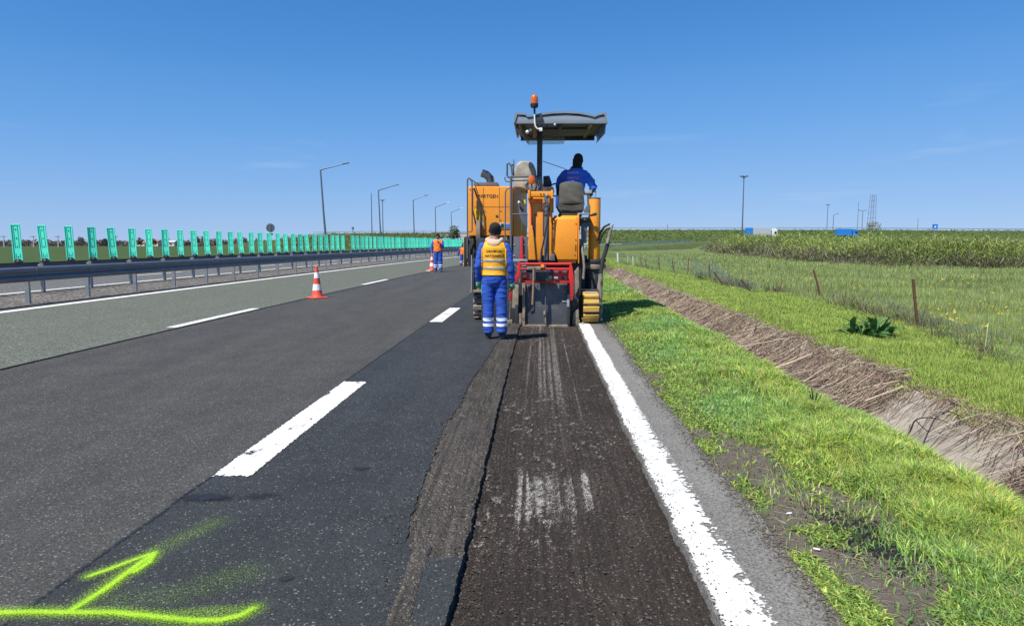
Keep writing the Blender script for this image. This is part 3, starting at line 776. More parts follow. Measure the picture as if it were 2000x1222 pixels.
# roadside verge
n = 240000
Y = ypick(n, 2.0, 42.0, 1.6); u = 1.12 + 1.70 * rng.random(n); X = u + curve(Y)
keep = (rng.random(n) > dirt_mask(X, Y) * 0.90) & (X / np.maximum(Y, .1) < 0.80) & (rng.random(n) < 0.35 + 0.65 * sstep(1.25, 1.6, u)) & (rng.random(n) < 0.25 + 0.75 * sstep(0.33, 0.46, fbm(X * 2.4, Y * 1.9, 123, 4)) + 0.6 * sstep(2.0, 2.3, u))
X, Y, u = X[keep], Y[keep], u[keep]; n = len(X)
clump = fbm(X * 5, Y * 5, 121, 3)
tall = 0.036 + 0.075 * sstep(1.5, 2.1, u) * (0.45 + 0.9 * clump) + 0.02 * rng.random(n)
tall *= 1 + 0.35 * sstep(0.62, 0.75, clump)
tn = tints(n, [G_FRESH, G_YEL, G_DEEP, G_BLUE, STRAW], [5, 2.2, 2, 2.6, 0.9]) * (0.72 + 0.56 * clump)[:, None]
lgw = fbm(X * 1.3, Y * 0.7, 125, 3)[:, None]
tn = tn * (1 + (lgw - 0.5) * np.array([0.65, 0.12, -0.4])) * np.array([1.12, 1.16, 1.16])
tuft = fbm(X * 3.1, Y * 3.1, 127, 2); tall = tall * (1 + 0.35 * sstep(0.66, 0.82, tuft)) * (1 - 0.35 * sstep(2.3, 2.55, u))
wd = np.clip(0.0042 + 0.0006 * Y, 0, 0.02)
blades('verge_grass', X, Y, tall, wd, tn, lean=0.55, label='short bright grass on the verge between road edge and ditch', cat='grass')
# low leafy weeds (clover-like) on the bare strip
n = 120000
Y = ypick(n, 2.0, 25.0, 1.8); u = 1.15 + 0.75 * rng.random(n) ; X = u + curve(Y)
cl = fbm(X * 4.2, Y * 3.2, 131, 3); keep = (cl > 0.455 + 0.15 * rng.random(n)) & (X / Y < 0.8)
X, Y = X[keep], Y[keep]; n = len(X)
blades('verge_weeds', X, Y, 0.010 + 0.028 * rng.random(n), 0.009 + 0.0008 * Y, tints(n, [G_FRESH, G_DEEP, G_YEL], [3, 3, 2]), lean=1.0, label='low leafy weeds creeping over the bare earth at the road edge', cat='weeds')
# bank right of the ditch
n = 160000
Y = ypick(n, 4.5, 60.0, 1.5); u = 3.52 + 2.9 * rng.random(n); X = u + curve(Y)
edge = 3.56 + 0.36 * (fbm(X * 2.5, Y * 2.5, 141, 3) - 0.5)
keep = (u > edge) & (X / Y < 0.80); X, Y, u = X[keep], Y[keep], u[keep]; n = len(X)
clump = fbm(X * 3, Y * 3, 143, 3)
tn = tints(n, [G_FRESH, G_YEL, G_DEEP, STRAW], [6, 4.5, 1, 0.25], 0.16) * (0.80 + 0.4 * clump)[:, None]
red = (u < edge[keep] + 0.10) & (rng.random(n) < 0.35); tn[red] = tints(int(red.sum()), [(0.26, 0.12, 0.05), STRAW], [2, 1])
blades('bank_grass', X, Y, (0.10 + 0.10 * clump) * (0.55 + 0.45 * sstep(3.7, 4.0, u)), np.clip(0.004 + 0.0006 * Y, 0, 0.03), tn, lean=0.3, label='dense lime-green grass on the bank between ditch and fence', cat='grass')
# meadow beyond the fence
n = 230000
Y = ypick(n, 7.0, 95.0, 1.35); X = 5.9 + rng.random(n) * np.maximum(0.82 * Y - 5.0, 2.5) + curve(Y) * 0.6
keep = (X - curve(Y) > 6.1 + 0.25 * rng.random(n)) & (mound_in(X, Y) < 1.5); X, Y = X[keep], Y[keep]; n = len(X)
clump = fbm(X * 0.7, Y * 0.7, 151, 4)
tn = tints(n, [(0.24, 0.31, 0.09), (0.42, 0.44, 0.20), G_FRESH, (0.13, 0.21, 0.07), STRAW], [4, 4.2, 2.6, 2.2, 0.9]) * (0.62 + 0.75 * clump)[:, None]
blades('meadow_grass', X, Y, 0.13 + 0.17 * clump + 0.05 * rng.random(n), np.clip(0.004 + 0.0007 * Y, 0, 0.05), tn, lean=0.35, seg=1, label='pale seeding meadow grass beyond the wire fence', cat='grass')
n = 900
Y = ypick(n, 8.5, 26.0, 1.2); X = 6.4 + rng.random(n) * np.maximum(0.75 * Y - 5.0, 2); keep = fbm(X * 0.8, Y * 0.8, 155, 3) > 0.56
X, Y = X[keep], Y[keep]; n = len(X)
blades('yellow_flowers', X, Y, 0.035 + 0 * X, 0.032 + 0.0008 * Y, tints(n, [(0.85, 0.62, 0.02)], [1], 0.1), lean=0.6, seg=1, mat='petal', label='yellow wild flowers dotted through the meadow', cat='flowers', zoff=0.20)
# field beyond the opposite carriageway stays short: ground colour is enough at that distance

# scrub belt on the low mound at the right
n = 75000
Y = ypick(n, 31.0, 150.0, 1.4); X = np.where(rng.random(n) < 0.85, 18.0 + rng.random(n) * (0.80 * Y - 8), 18 + rng.random(n) * 10)
d = mound_in(X, Y); keep = (d > -0.5) & (d < 9.0) & (X / Y < 0.85); X, Y, d = X[keep], Y[keep], d[keep]; n = len(X)
cl = fbm(X * 0.55, Y * 0.55, 161, 4)
low = d < 2.2 + 1.6 * (cl - 0.5)
tn = tints(n, [(0.16, 0.205, 0.045), (0.24, 0.255, 0.06), (0.09, 0.14, 0.035), (0.30, 0.25, 0.14)], [4, 2.4, 3.6, 0.5]) * (0.7 + 0.6 * cl)[:, None]
bro = low & (rng.random(n) < 0.82)
tn[bro] = tints(int(bro.sum()), [(0.12, 0.095, 0.070), (0.085, 0.095, 0.035), (0.20, 0.165, 0.125), (0.07, 0.058, 0.042)], [3, 3, 1.6, 2]) * (0.6 + 0.8 * fbm(X[bro] * 1.3, Y[bro] * 1.3, 163, 3))[:, None]
tn = tn * (0.55 + 1.6 * fbm(X * 0.16, Y * 0.16, 167, 3))[:, None]
hh = (0.12 + 1.3 * fbm(X * 0.30, Y * 0.30, 165, 3) ** 1.3) * (0.35 + 0.95 * rng.random(n) ** 1.5) * (0.55 + 0.45 * sstep(-0.5, 1.0, d)) * (1 + np.clip(Y - 45, 0, 100) * 0.008)
blades('scrub_belt', X, Y, hh, np.clip(0.014 + 0.0008 * Y, 0.02, 0.11), tn, lean=1.1, mat='scrub', label='tangled brown and green scrub covering the low mound', cat='scrub', zoff=-0.05)
# twiggy small leaves for bulk in the scrub
n = 260000
Y = ypick(n, 31.0, 150.0, 1.5); X = 18.0 + rng.random(n) * (0.80 * Y - 8)
d = mound_in(X, Y); keep = (d > -0.7) & (d < 8.0) & (X / Y < 0.85); X, Y, d = X[keep], Y[keep], d[keep]; n = len(X)
cl = fbm(X * 0.5, Y * 0.5, 171, 4); hmax = (0.10 + 1.15 * cl * (0.5 + fbm(X * 0.18, Y * 0.18, 173, 2))) * sstep(-0.8, 0.6, d)
fr = rng.random(n) ** 0.7; zc = gz(X, Y) + hmax * fr
sz = np.clip(0.015 + 0.0009 * Y, 0.03, 0.13) * (0.5 + 0.8 * rng.random(n))
V = np.stack([X, Y, zc], -1)[:, None, :] + rng.normal(0, 1, (n, 3, 3)) * sz[:, None, None] * 0.6
up = np.clip(sstep(0.5, 3.2, d + 1.5 * fr + 2.2 * (fbm(X * 0.4, Y * 0.4, 175, 3) - 0.5)), 0, 1)
lowc = tints(n, [(0.10, 0.085, 0.06), (0.075, 0.085, 0.032), (0.19, 0.155, 0.12), (0.055, 0.05, 0.035)], [3, 3, 2, 2]); hic = tints(n, [(0.17, 0.215, 0.05), (0.26, 0.28, 0.07), (0.10, 0.155, 0.04), (0.30, 0.26, 0.15)], [4, 2.2, 4, 0.5])
tn = np.where((rng.random(n) < up)[:, None], hic, lowc) * (0.6 + 0.9 * cl)[:, None] * (0.55 + 1.3 * fbm(X * 0.16, Y * 0.16, 167, 3))[:, None]
o = link('scrub_twigs', np_mesh('scrub_twigs', V.reshape(-1, 3), np.arange(3 * n), 3, {'tint': np.repeat(tn, 3, 0)}), MATS['scrub']); tag(o, 'leafy bramble twigs at the foot of the scrub mound', 'brambles', kind='stuff')

# straw scraps on the bare verge

# ================================================================== ditch lining, straw, fence
slab_org = (3.3, 5.0, -0.2)
def slab_mesh(L):
    mb = MB()
    mb.prism([(-0.22, 0, -0.165), (0.41, 0, 0.21), (0.41, 0, 0.15), (-0.22, 0, -0.225)], (0, L, 0))
    return mb.mesh('concrete_slab', bevel=0.012)
dl = empty('ditch_lining', (cv(8) + 3.26, 8.0, -0.2), 0, 'pale concrete slab lining showing through straw in the roadside ditch', 'ditch lining')
sm = slab_mesh(0.985)
y = 2.0
k = 0
while y < 30:
    o = link('slab', sm, MATS['concrete'], dl)
    o.location = (cv(y + .5) - cv(8) + 0.0, y - 8.0, 0.012 * math.sin(k * 2.3)); o.rotation_euler = (0.006 * math.sin(k * 1.7), 0.02 * math.sin(k * 3.1), -math.atan((cv(y + 1) - cv(y))))
    y += 1.0; k += 1
def ribbons(name, P0, D, L, Wd, tint, sag, mat, label, cat, kind='stuff'):
    """thin bent stalks: start, direction, length"""
    n = len(L); k = 3
    up = np.array([0, 0, 1.0]); side = np.cross(D, up); side /= np.linalg.norm(side, axis=1, keepdims=True) + 1e-9
    bend = rng.normal(0, 1, (n, 1)) * sag
    V = []
    for i in range(k):
        t_ = i / (k - 1)
        c_ = P0 + D * (L * t_)[:, None] + side * (bend[:, 0] * L * 4 * t_ * (1 - t_))[:, None]
        w_ = (Wd * (1 - 0.5 * t_))[:, None]
        V.append(c_ - side * w_); V.append(c_ + side * w_); V.append(c_ + up * w_ * 1.2)
    V = np.stack(V, 1).reshape(-1, 3); K = 3 * k
    F = []
    for i in range(k - 1):
        a_ = 3 * i
        F += [(a_, a_ + 3, a_ + 5), (a_, a_ + 5, a_ + 2), (a_ + 2, a_ + 5, a_ + 4), (a_ + 2, a_ + 4, a_ + 1)]
    F = (np.array(F)[None] + (np.arange(n) * K)[:, None, None]).reshape(-1)
    o = link(name, np_mesh(name, V, F, 3, {'tint': np.repeat(tint, K, 0)}), MATS[mat])
    return tag(o, label, cat, kind=kind)
n = 52000
Y = ypick(n, 2.6, 38.0, 1.4); u = 2.86 + 0.90 * rng.random(n) ** 0.9
bare = (Y > 4.55 + 0.4 * (u - 3.0)) & (Y < 6.75 + 0.3 * np.sin(u * 30)) & (u > 2.8) & (u < 3.62)
keep = ~(bare & (rng.random(n) < 0.993)) & ~((fbm(u * 2 + curve(Y), Y * 1.3, 181, 3) > 0.66) & (rng.random(n) < 0.8))
Y, u = Y[keep], u[keep]; n = len(Y); X = u + curve(Y)
mat_h = 0.02 + 0.10 * fbm(X * 2, Y * 1.4, 183, 3) * (1 - (np.abs(Y - 5.65) < 1.2))
P0 = np.stack([X, Y, gz(X, Y) + 0.03 + mat_h * rng.random(n)], -1)
ang = rng.normal(0.65, 0.55, n) + np.pi * (rng.random(n) < 0.5)
D = np.stack([np.cos(ang), np.sin(ang), np.zeros(n)], -1)
L = 0.07 + 0.48 * rng.random(n) ** 2.4
e = P0 + D * L[:, None]
D[:, 2] = np.clip((gz(e[:, 0], e[:, 1]) + 0.03 + mat_h * rng.random(n) - P0[:, 2]) / L, -0.5, 0.55)
tn = tints(n, [(0.27, 0.205, 0.15), (0.42, 0.34, 0.25), (0.16, 0.115, 0.085), (0.08, 0.06, 0.046)], [4, 2.4, 3, 1.8], 0.18)
dkb = (Y < 4.4) & (u > 2.9) & (rng.random(n) < 0.55); tn[dkb] = tints(int(dkb.sum()), [(0.05, 0.038, 0.03), (0.10, 0.075, 0.055)], [1, 1])
ribbons('dead_reeds', P0, D, L, np.clip(0.0016 + 0.00026 * Y, 0, 0.02) * (0.6 + 0.9 * rng.random(n)), tn, 0.05, 'dry', 'matted dead brown reeds lying along the ditch', 'dead reeds')

def stalk(pix, zs, r, label, mat='straw_stalk', name='dry_stalk', group=None):
    pts = [gp(px, py, z_) for (px, py), z_ in zip(pix, zs)]
    mb = MB(pts[0]); q = []
    for i in range(len(pts) - 1):
        for t_ in (0, 0.5): q.append(pts[i].lerp(pts[i + 1], t_) + Vector((random.gauss(0, .004), random.gauss(0, .004), random.gauss(0, .003))))
    q.append(pts[-1])
    mb.tube(q, list(np.linspace(r, r * 0.6, len(q))), 6)
    return tag(mb.build(name, MATS[mat]), label, 'stalk', group)
stalk([(1440, 678), (1555, 657)], (-0.20, 0.07), 0.011, 'pale dry reed stalk lying across the ditch farthest from the road camera')
stalk([(1500, 725), (1590, 690), (1652, 678)], (-0.22, -0.02, 0.12), 0.014, 'thick bleached reed stalk poking up over the ditch edge below the dark leafy plant')
stalk([(1570, 745), (1640, 700)], (-0.20, -0.0), 0.008, 'thin brown reed stalk lying beside the bleached one')
stalk([(1665, 762), (1757, 743)], (-0.14, 0.03), 0.009, 'long straight reed stalk lying flat on the straw near the bank')
stalk([(1690, 782), (1765, 754)], (-0.16, 0.01), 0.008, 'second reed stalk lying parallel on the straw near the bank')
stalk([(1810, 788), (1868, 778)], (-0.06, 0.03), 0.008, 'short reed stalk at the upper edge of the bare concrete')

# burnt twigs in the ditch
def twig_thing(name, base, chains, label, cat, mat='burnt'):
    mb = MB(base)
    for pts, r0, r1 in chains:
        pts = [Vector(p_) for p_ in pts]; q = []
        for i in range(len(pts) - 1):
            p0 = pts[max(i - 1, 0)]; p1 = pts[i]; p2 = pts[i + 1]; p3 = pts[min(i + 2, len(pts) - 1)]
            for t_ in (0, .25, .5, .75):
                q.append(0.5 * ((2 * p1) + (p2 - p0) * t_ + (2 * p0 - 5 * p1 + 4 * p2 - p3) * t_ * t_ + (3 * p1 - p0 - 3 * p2 + p3) * t_ ** 3))
        q.append(pts[-1])
        mb.tube(q, list(np.linspace(r0, r1, len(q))), 6)
    return tag(mb.build(name, MATS[mat]), label, cat)
Yb_ = 5.5
def a3(px, py, dy=0.0): return at(px, py, Yb_ + dy)
twig_thing('burnt_branch', a3(1766, 862), [
    ([a3(1764, 862), a3(1778, 840), a3(1788, 820), a3(1812, 815, .05), a3(1838, 820, .1), a3(1852, 826, .12)], 0.008, 0.002),
    ([a3(1788, 820), a3(1800, 832), a3(1812, 842, -.04)], 0.004, 0.003),
    ([a3(1800, 874, -.1), a3(1812, 845, -.05), a3(1828, 815), a3(1850, 804, .05), a3(1868, 808, .1), a3(1882, 816, .12)], 0.006, 0.002),
    ([a3(1868, 808, .1), a3(1876, 822, .1)], 0.004, 0.002),
    ([a3(1874, 830, .1), a3(1896, 850, .1), a3(1906, 873, .1)], 0.003, 0.002)],
    'charred black branch arching over the bare concrete in the ditch', 'branch')
b0 = at(1588, 806, 5.7)
twig_thing('burnt_stump', b0, [
    ([at(1589, 810, 5.7), at(1588, 785, 5.7), at(1585, 757, 5.7)], 0.014, 0.003),
    ([at(1590, 806, 5.7), at(1592, 785, 5.72), at(1596, 766, 5.73)], 0.012, 0.004),
    ([at(1588, 790, 5.7), at(1582, 770, 5.68), at(1580, 762, 5.68)], 0.007, 0.002),
    ([at(1592, 790, 5.7), at(1602, 776, 5.75), at(1604, 768, 5.75)], 0.005, 0.002)],
    'charred forked stump standing in the verge grass beside the ditch', 'stump')

# broad-leaved plant on the bank
dp = gp(1688, 672)
dk = empty('broadleaf_plant', (dp.x, dp.y, g1(dp.x, dp.y)), 0, 'dark green broad-leaved dock plant on the bright grass bank', 'plant')
def leaf_mesh():
    n1 = 9; V = []; F = []
    for i in range(n1):
        t_ = i / (n1 - 1)
        w_ = 0.038 * math.sin(math.pi * min(1, t_ * 1.05) ** 0.8) + 0.003
        x_ = 0.30 * t_; z_ = 0.30 * t_ - 0.17 * t_ ** 2.8
        for s_, dz in ((-1, 0.012), (0, 0), (1, 0.012)):
            V.append((x_, s_ * w_ + 0.008 * math.sin(t_ * 9 + s_), z_ + dz * (0.6 + 0.4 * math.sin(t_ * 14))))
    for i in range(n1 - 1):
        for j in (0, 1):
            a_ = i * 3 + j; F.append((a_, a_ + 1, a_ + 4, a_ + 3))
    me = bpy.data.meshes.new('leaf'); me.from_pydata(V, [], F)
    at_ = me.attributes.new('tint', 'FLOAT_COLOR', 'POINT')
    at_.data.foreach_set('color', np.tile([0.08, 0.18, 0.055, 1], len(V)))
    me.polygons.foreach_set('use_smooth', [True] * len(F)); me.update()
    return me
lm = leaf_mesh()
for i in range(46):
    o = link('leaf', lm, MATS['leaf_green'], dk)
    rr = random.random()
    o.location = (random.gauss(0, 0.075) + (0.16 if i > 24 else -0.02), random.gauss(0, 0.05), 0.0)
    o.rotation_euler = (random.gauss(0, .3), random.uniform(-0.75, 0.1), random.random() * 6.28)
    s_ = random.uniform(0.9, 1.4); o.scale = (s_, s_ * random.uniform(.55, .95), s_)

# fence: leaning rusty posts and a slumped net
posts = [((1795, 652), (1784, 545), 0.020, 'rusty metal fence post standing tall on the bank near the right edge'),
         ((1609, 590), (1589, 526), 0.021, 'rusty fence post leaning left beyond the bright grass bank'),
         ((1477, 578), (1447, 545), 0.024, 'fence post fallen far to the left, lowest of the leaning posts'),
         ((1519, 578), (1528, 547), 0.012, 'thin bent stake leaning right between two leaning posts'),
         ((1423, 565), (1394, 531), 0.026, 'slanting post dragged down by the torn net'),
         ((1388, 551), (1385, 515), 0.026, 'short post wrapped in bunched grey net'),
         ((1343, 542), (1345, 504), 0.022, 'upright thin fence post nearest the bunched net'),
         ((1316, 534), (1313, 504), 0.022, 'upright fence post second beyond the bunched net'),
         ((1289, 532), (1286, 503), 0.022, 'upright fence post third beyond the bunched net'),
         ((1266, 529), (1259, 505), 0.022, 'slightly tilted fence post in the far run of the fence'),
         ((1252, 525), (1252, 503), 0.022, 'thin fence post in the far run right after the tilted one'),
         ((1237, 524), (1236, 501), 0.022, 'thin far fence post between the tilted post and the white marker'),
         ((1226, 520), (1226, 499), 0.022, 'thin far fence post nearest the white marker'),
         ((1207, 516), (1206, 494), 0.05, 'small white marker post beside the far end of the fence')]
PT = []
for (b_, t_, r_, lb) in posts:
    B = gp(*b_); d_ = B.y; Tp = at(t_[0], t_[1], d_ + random.uniform(-.1, .1))
    B.z = g1(B.x, B.y) - 0.10
    mb = MB(B)
    ax = (Tp - B).normalized(); sd = ax.cross(Vector((0, 1, 0))).normalized(); fw = sd.cross(ax)
    mtx = Matrix((sd, fw, ax)).transposed()
    c_ = (B + Tp) / 2; Ln = (Tp - B).length
    mb.obox(c_, (r_ * 1.7, r_ * 0.5, Ln), mtx); mb.obox(c_ + sd * r_ * 0.6 + fw * r_ * 0.7, (r_ * 0.5, r_ * 1.3, Ln), mtx)
    white = 'white' in lb
    tag(mb.build('marker_post' if white else 'fence_post', MATS['white_plastic' if white else 'rust'], None, bevel=0.002), lb, 'post', 'posts of the broken fence')
    PT.append((B, Tp))
def net(name, path, label, cell=0.07, rw=0.0022):
    """slumped wire net: path of (x, y, z0, height, lay)"""
    P = [Vector(p_[:2] + (0,)) for p_ in path]
    cum = [0]
    for a_, b_ in zip(P[:-1], P[1:]): cum.append(cum[-1] + (b_ - a_).length)
    def S_(s, v):
        s = min(max(s, 0), cum[-1]); i = min(len(P) - 2, max(0, int(np.searchsorted(cum, s) - 1)))
        t_ = (s - cum[i]) / (cum[i + 1] - cum[i]); a_, b_ = path[i], path[i + 1]
        g = [a_[k] + (b_[k] - a_[k]) * t_ for k in range(5)]
        w_ = 0.03 * math.sin(s * 5.1) + 0.02 * math.sin(s * 13.7 + 1)
        return Vector((g[0] + g[4] * v * v + w_ * v, g[1] + w_, g1(g[0], g[1]) + g[2] + g[3] * v + 0.02 * math.sin(s * 7) * v))
    mb = MB(P[0]); nseg = 5
    H = max(p_[3] + abs(p_[4]) for p_ in path); run = H
    s = -run
    while s < cum[-1]:
        for sg in (1, -1):
            pts = []
            for k in range(nseg + 1):
                v = k / nseg; ss = s + (run * v if sg > 0 else run * (1 - v))
                if 0 <= ss <= cum[-1]: pts.append(S_(ss, v))
            if len(pts) > 1: mb.tube(pts, rw, 3, cap=False)
        s += cell
    for v in (0.0, 1.0):
        mb.tube([S_(cum[-1] * k / 60, v) for k in range(61)], rw * 1.3, 3, cap=False)
    return tag(mb.build(name, MATS['wire'], None, smooth=False), label, 'wire net')
def q2(px, py): v = gp(px, py); return (v.x, v.y)
net('wire_net', [q2(1705, 600) + (0.05, 0.18, 0.05), q2(1800, 652) + (0.08, 0.22, 0.1), q2(1935, 712) + (0.06, 0.25, 0.15), (5.0, 7.0, 0.05, 0.22, 0.15)], 'grey wire net slumped along the bank past the tall rusty post', 0.075, 0.0011)
net('wire_net', [q2(1345, 543) + (0.0, 0.75, 0.0), q2(1390, 552) + (0.0, 0.72, 0.0), q2(1424, 566) + (0.0, 0.35, 0.1), q2(1478, 579) + (0.02, 0.25, 0.1)], 'torn grey wire net sagging between the short and the slanting post', 0.10, 0.0026)
net('wire_net', [q2(1207, 517) + (0.0, 0.7, 0.0), q2(1266, 530) + (0.0, 0.75, 0.0), q2(1343, 542) + (0.0, 0.75, 0.0)], 'upright wire net in the far run of the fence', 0.20, 0.0026)
# dead weeds along the fence foot
n = 5200
fp = [q2(1207, 517), q2(1343, 543), q2(1424, 566), q2(1520, 580), q2(1609, 592), q2(1700, 625), q2(1800, 655), q2(1940, 715), (5.0, 7.0)]
ti = rng.random(n) * (len(fp) - 1); i0 = ti.astype(int); tf = ti - i0
fpa = np.array(fp); C = fpa[i0] * (1 - tf[:, None]) + fpa[np.minimum(i0 + 1, len(fp) - 1)] * tf[:, None]
X = C[:, 0] + rng.normal(0, 0.10, n); Y = C[:, 1] + rng.normal(0, 0.15, n)
keep = fbm(X * 1.1, Y * 1.1, 191, 3) > 0.44; X, Y = X[keep], Y[keep]; n = len(X)
D = rng.normal(0, 0.45, (n, 3)); D[:, 2] = 0.9; D /= np.linalg.norm(D, axis=1, keepdims=True)
ribbons('dead_weeds', np.stack([X, Y, gz(X, Y)], -1), D, 0.12 + 0.32 * rng.random(n) ** 1.5, np.clip(0.0012 + 0.00018 * Y, 0, 0.006), tints(n, [(0.10, 0.075, 0.06), (0.22, 0.17, 0.12), (0.05, 0.045, 0.035)], [3, 2, 2]), 0.12, 'dry', 'wiry dead weeds along the foot of the wire fence', 'dead weeds')
stalk([(1920, 704), (1930, 630)], (0.0, 0.42), 0.006, 'tall pale dry stem standing in front of the slumped net')
stalk([(1942, 735), (1970, 708)], (0.02, 0.1), 0.006, 'short pale stem lying at the right end of the bank')

n = 2600
Y = ypick(n, 2.2, 9.0, 1.5); u = 1.18 + 0.6 * rng.random(n); X = u + curve(Y)
keep = (dirt_mask(X, Y) > 0.5); X, Y = X[keep], Y[keep]; n = len(X)
a_ = rng.random(n) * 6.28
ribbons('straw_scraps', np.stack([X, Y, gz(X, Y) + 0.004], -1), np.stack([np.cos(a_), np.sin(a_), 0.06 * rng.random(n)], -1), 0.02 + 0.08 * rng.random(n) ** 2, 0.0007 + 0.0008 * rng.random(n), tints(n, [(0.30, 0.24, 0.16), (0.16, 0.13, 0.09)], [1, 1]), 0.1, 'dry', 'dry straw scraps on the bare earth of the verge', 'straw')
# litter on the verge
for (px, py, a_, lb) in ((1595, 1073, -0.5, 'white cigarette butt on bare earth, nearest to the camera'), (1541, 1004, 0.2, 'white cigarette butt on bare earth, farther up the verge')):
    p_ = gp(px, py); mb = MB((p_.x, p_.y, g1(p_.x, p_.y) + 0.012))
    o_ = mb.org; d_ = Vector((math.cos(a_), math.sin(a_), 0)) * 0.014
    mb.tube([o_ - d_, o_ - d_ * 0.9, o_ + d_ * 0.2, o_ + d_], [0.0036, 0.004, 0.004, 0.0038], 8)
    tag(mb.build('cigarette_butt', MATS['butt_white']), lb, 'litter')

# ================================================================== guardrails and glare panels
def road_pt(u, y, z=0.0): return Vector((u + cv(y), y, z))
def road_ang(y): return -math.atan2(cv(y + 0.5) - cv(y - 0.5), 1.0)
WB = [(0.0, 0.155), (0.025, 0.15), (0.075, 0.115), (0.082, 0.085), (0.075, 0.055), (0.02, 0.022), (0.012, 0.0), (0.02, -0.022), (0.075, -0.055), (0.082, -0.085), (0.075, -0.115), (0.025, -0.15), (0.0, -0.155)]
def beam_mesh(L, face, hscale=1.0, th=0.004):
    """W section of length L along +Y, bulging towards face*X"""
    V = []; F = []; m_ = len(WB)
    for yy in (0, L):
        for (x_, z_) in WB: V.append((face * x_, yy, z_ * hscale))
    for yy in (0, L):
        for (x_, z_) in WB: V.append((face * (x_ - th), yy, z_ * hscale))
    for i in range(m_ - 1):
        F.append((i, i + 1, m_ + i + 1, m_ + i)); F.append((2 * m_ + i, 3 * m_ + i, 3 * m_ + i + 1, 2 * m_ + i + 1))
    me = bpy.data.meshes.new('beam'); me.from_pydata(V, [], F)
    bm = bmesh.new(); bm.from_mesh(me); bmesh.ops.recalc_face_normals(bm, faces=bm.faces); bm.to_mesh(me); bm.free()
    me.polygons.foreach_set('use_smooth', [True] * len(F)); me.set_sharp_from_angle(angle=R(50))
    return me
def post_mesh(h):
    mb = MB()       # C section
    mb.box(-0.05, 0.05, -0.028, -0.022, -0.2, h); mb.box(-0.05, -0.044, -0.0215, 0.03, -0.2, h); mb.box(0.044, 0.05, -0.0215, 0.03, -0.2, h)
    return mb.mesh('post')
bolt = MB().lathe([(0.0, 0), (0.018, 0.0), (0.016, 0.010), (0.006, 0.014), (0.0, 0.014)], axis='X', n=8).mesh('bolt')
def guardrail(u, face, zc, y0, y1, label, hs=1.1, ph=0.78):
    base = road_pt(u, y0)
    g = empty('guardrail', base, 0, label, 'guardrail')
    bme = beam_mesh(4.14, face, hs); pme = post_mesh(ph); sp = MB().box(-0.05, 0.05, -0.03, 0.03, -0.10, 0.10).mesh('spacer', bevel=0.006)
    y = y0; i = 0
    while y < y1:
        p_ = road_pt(u + face * 0.13, y) - base
        b_ = link('beam', bme, MATS['rail_steel'], g); b_.location = (p_.x + face * 0.0018 * (i % 2), p_.y, zc); b_.rotation_euler = (0, 0, road_ang(y + 2))
        if y < 45:
            for (dy, dz) in ((0.05, 0.085 * hs), (0.05, -0.085 * hs), (0.14, 0.02), (2.05, 0.01)):
                k_ = link('bolt', bolt, MATS['post_steel'], b_); k_.location = (face * (0.083 if abs(dz) > .05 else 0.02), dy, dz)
                k_.scale = (face, 1, 1)
        for dy in (0.0, 2.07):
            q_ = road_pt(u, y + dy) - base
            s_ = link('post', pme, MATS['post_steel'], g); s_.location = q_; s_.rotation_euler = (0, 0, road_ang(y + dy))
            t_ = link('spacer', sp, MATS['post_steel'], g); t_.location = (q_.x + face * 0.075, q_.y, zc)
        y += 4.14; i += 1
guardrail(-11.90, 1, 0.69, 7.2, 125, 'near galvanised steel guardrail running along the median beside the fast lane')
guardrail(-14.40, -1, 0.69, 11.0, 125, 'far median guardrail carrying the green glare panels', ph=0.84)

def panel_proto():
    t_ = empty('glare_panel', (0, 0, 0), 0, 'green plastic anti-glare panel standing on the far median guardrail', 'glare panel', 'anti-glare panels in a row on the guardrail')
    w, h = 0.108, 1.06
    mb = MB(); mb.prism([(-w, -0.012, 0.06), (w, -0.012, 0.06), (w * 0.98, -0.012, h), (-w * 0.98, -0.012, h)], (0, 0.024, 0))
    plate = mb.build('plate', MATS['glare_green'], t_, bevel=0.006)
    for s_ in (-1, 1):
        MB().box(s_ * w - 0.014, s_ * w + 0.014, -0.034, 0.012 - 0.0245, 0.05, h + 0.004).build('rim', MATS['glare_green'], t_, bevel=0.005)
        MB().box(s_ * 0.052 - 0.006, s_ * 0.052 + 0.006, -0.022, -0.0115, 0.42, h - 0.05).build('rib', MATS['glare_green_deep'], t_, bevel=0.002)
        MB().box(s_ * 0.052 - 0.006, s_ * 0.052 + 0.006, -0.022, -0.0115, 0.14, 0.26).build('rib', MATS['glare_green_deep'], t_, bevel=0.002)
    MB().box(-w + 0.0145, w - 0.0145, -0.024, -0.0125, h - 0.03, h + 0.003).build('top_rim', MATS['glare_green'], t_, bevel=0.003)
    for z_ in (0.17, 0.44, 0.68, 0.92):
        o_ = MB().lathe([(0, 0.0), (0.017, 0.0), (0.017, 0.008), (0, 0.010)], axis='Y', n=8).build('bolt', MATS['ink_dark'], t_); o_.location = (0, -0.012, z_)
    mb = MB(); mb.lathe([(0, -0.03), (0.095, -0.03), (0.095, 0.03), (0, 0.03)], axis='Y', n=16); mb.v = [(a_, b_, max(c_, -0.02)) for (a_, b_, c_) in mb.v]
    f_ = mb.build('foot', MATS['rubber'], t_); f_.location = (0, -0.02, 0.02)
    o_ = MB().lathe([(0, 0.0), (0.03, 0.0), (0.03, 0.012), (0, 0.016)], axis='Y', n=8).build('bolt', MATS['post_steel'], t_); o_.location = (0, -0.052, 0.06)
    return t_
pr = panel_proto()
ORD = 'first second third fourth fifth sixth seventh eighth ninth tenth eleventh twelfth thirteenth fourteenth fifteenth sixteenth seventeenth eighteenth nineteenth twentieth'.split()
y = 18.45; i = 0; cnt = 0
SKIP = {28}
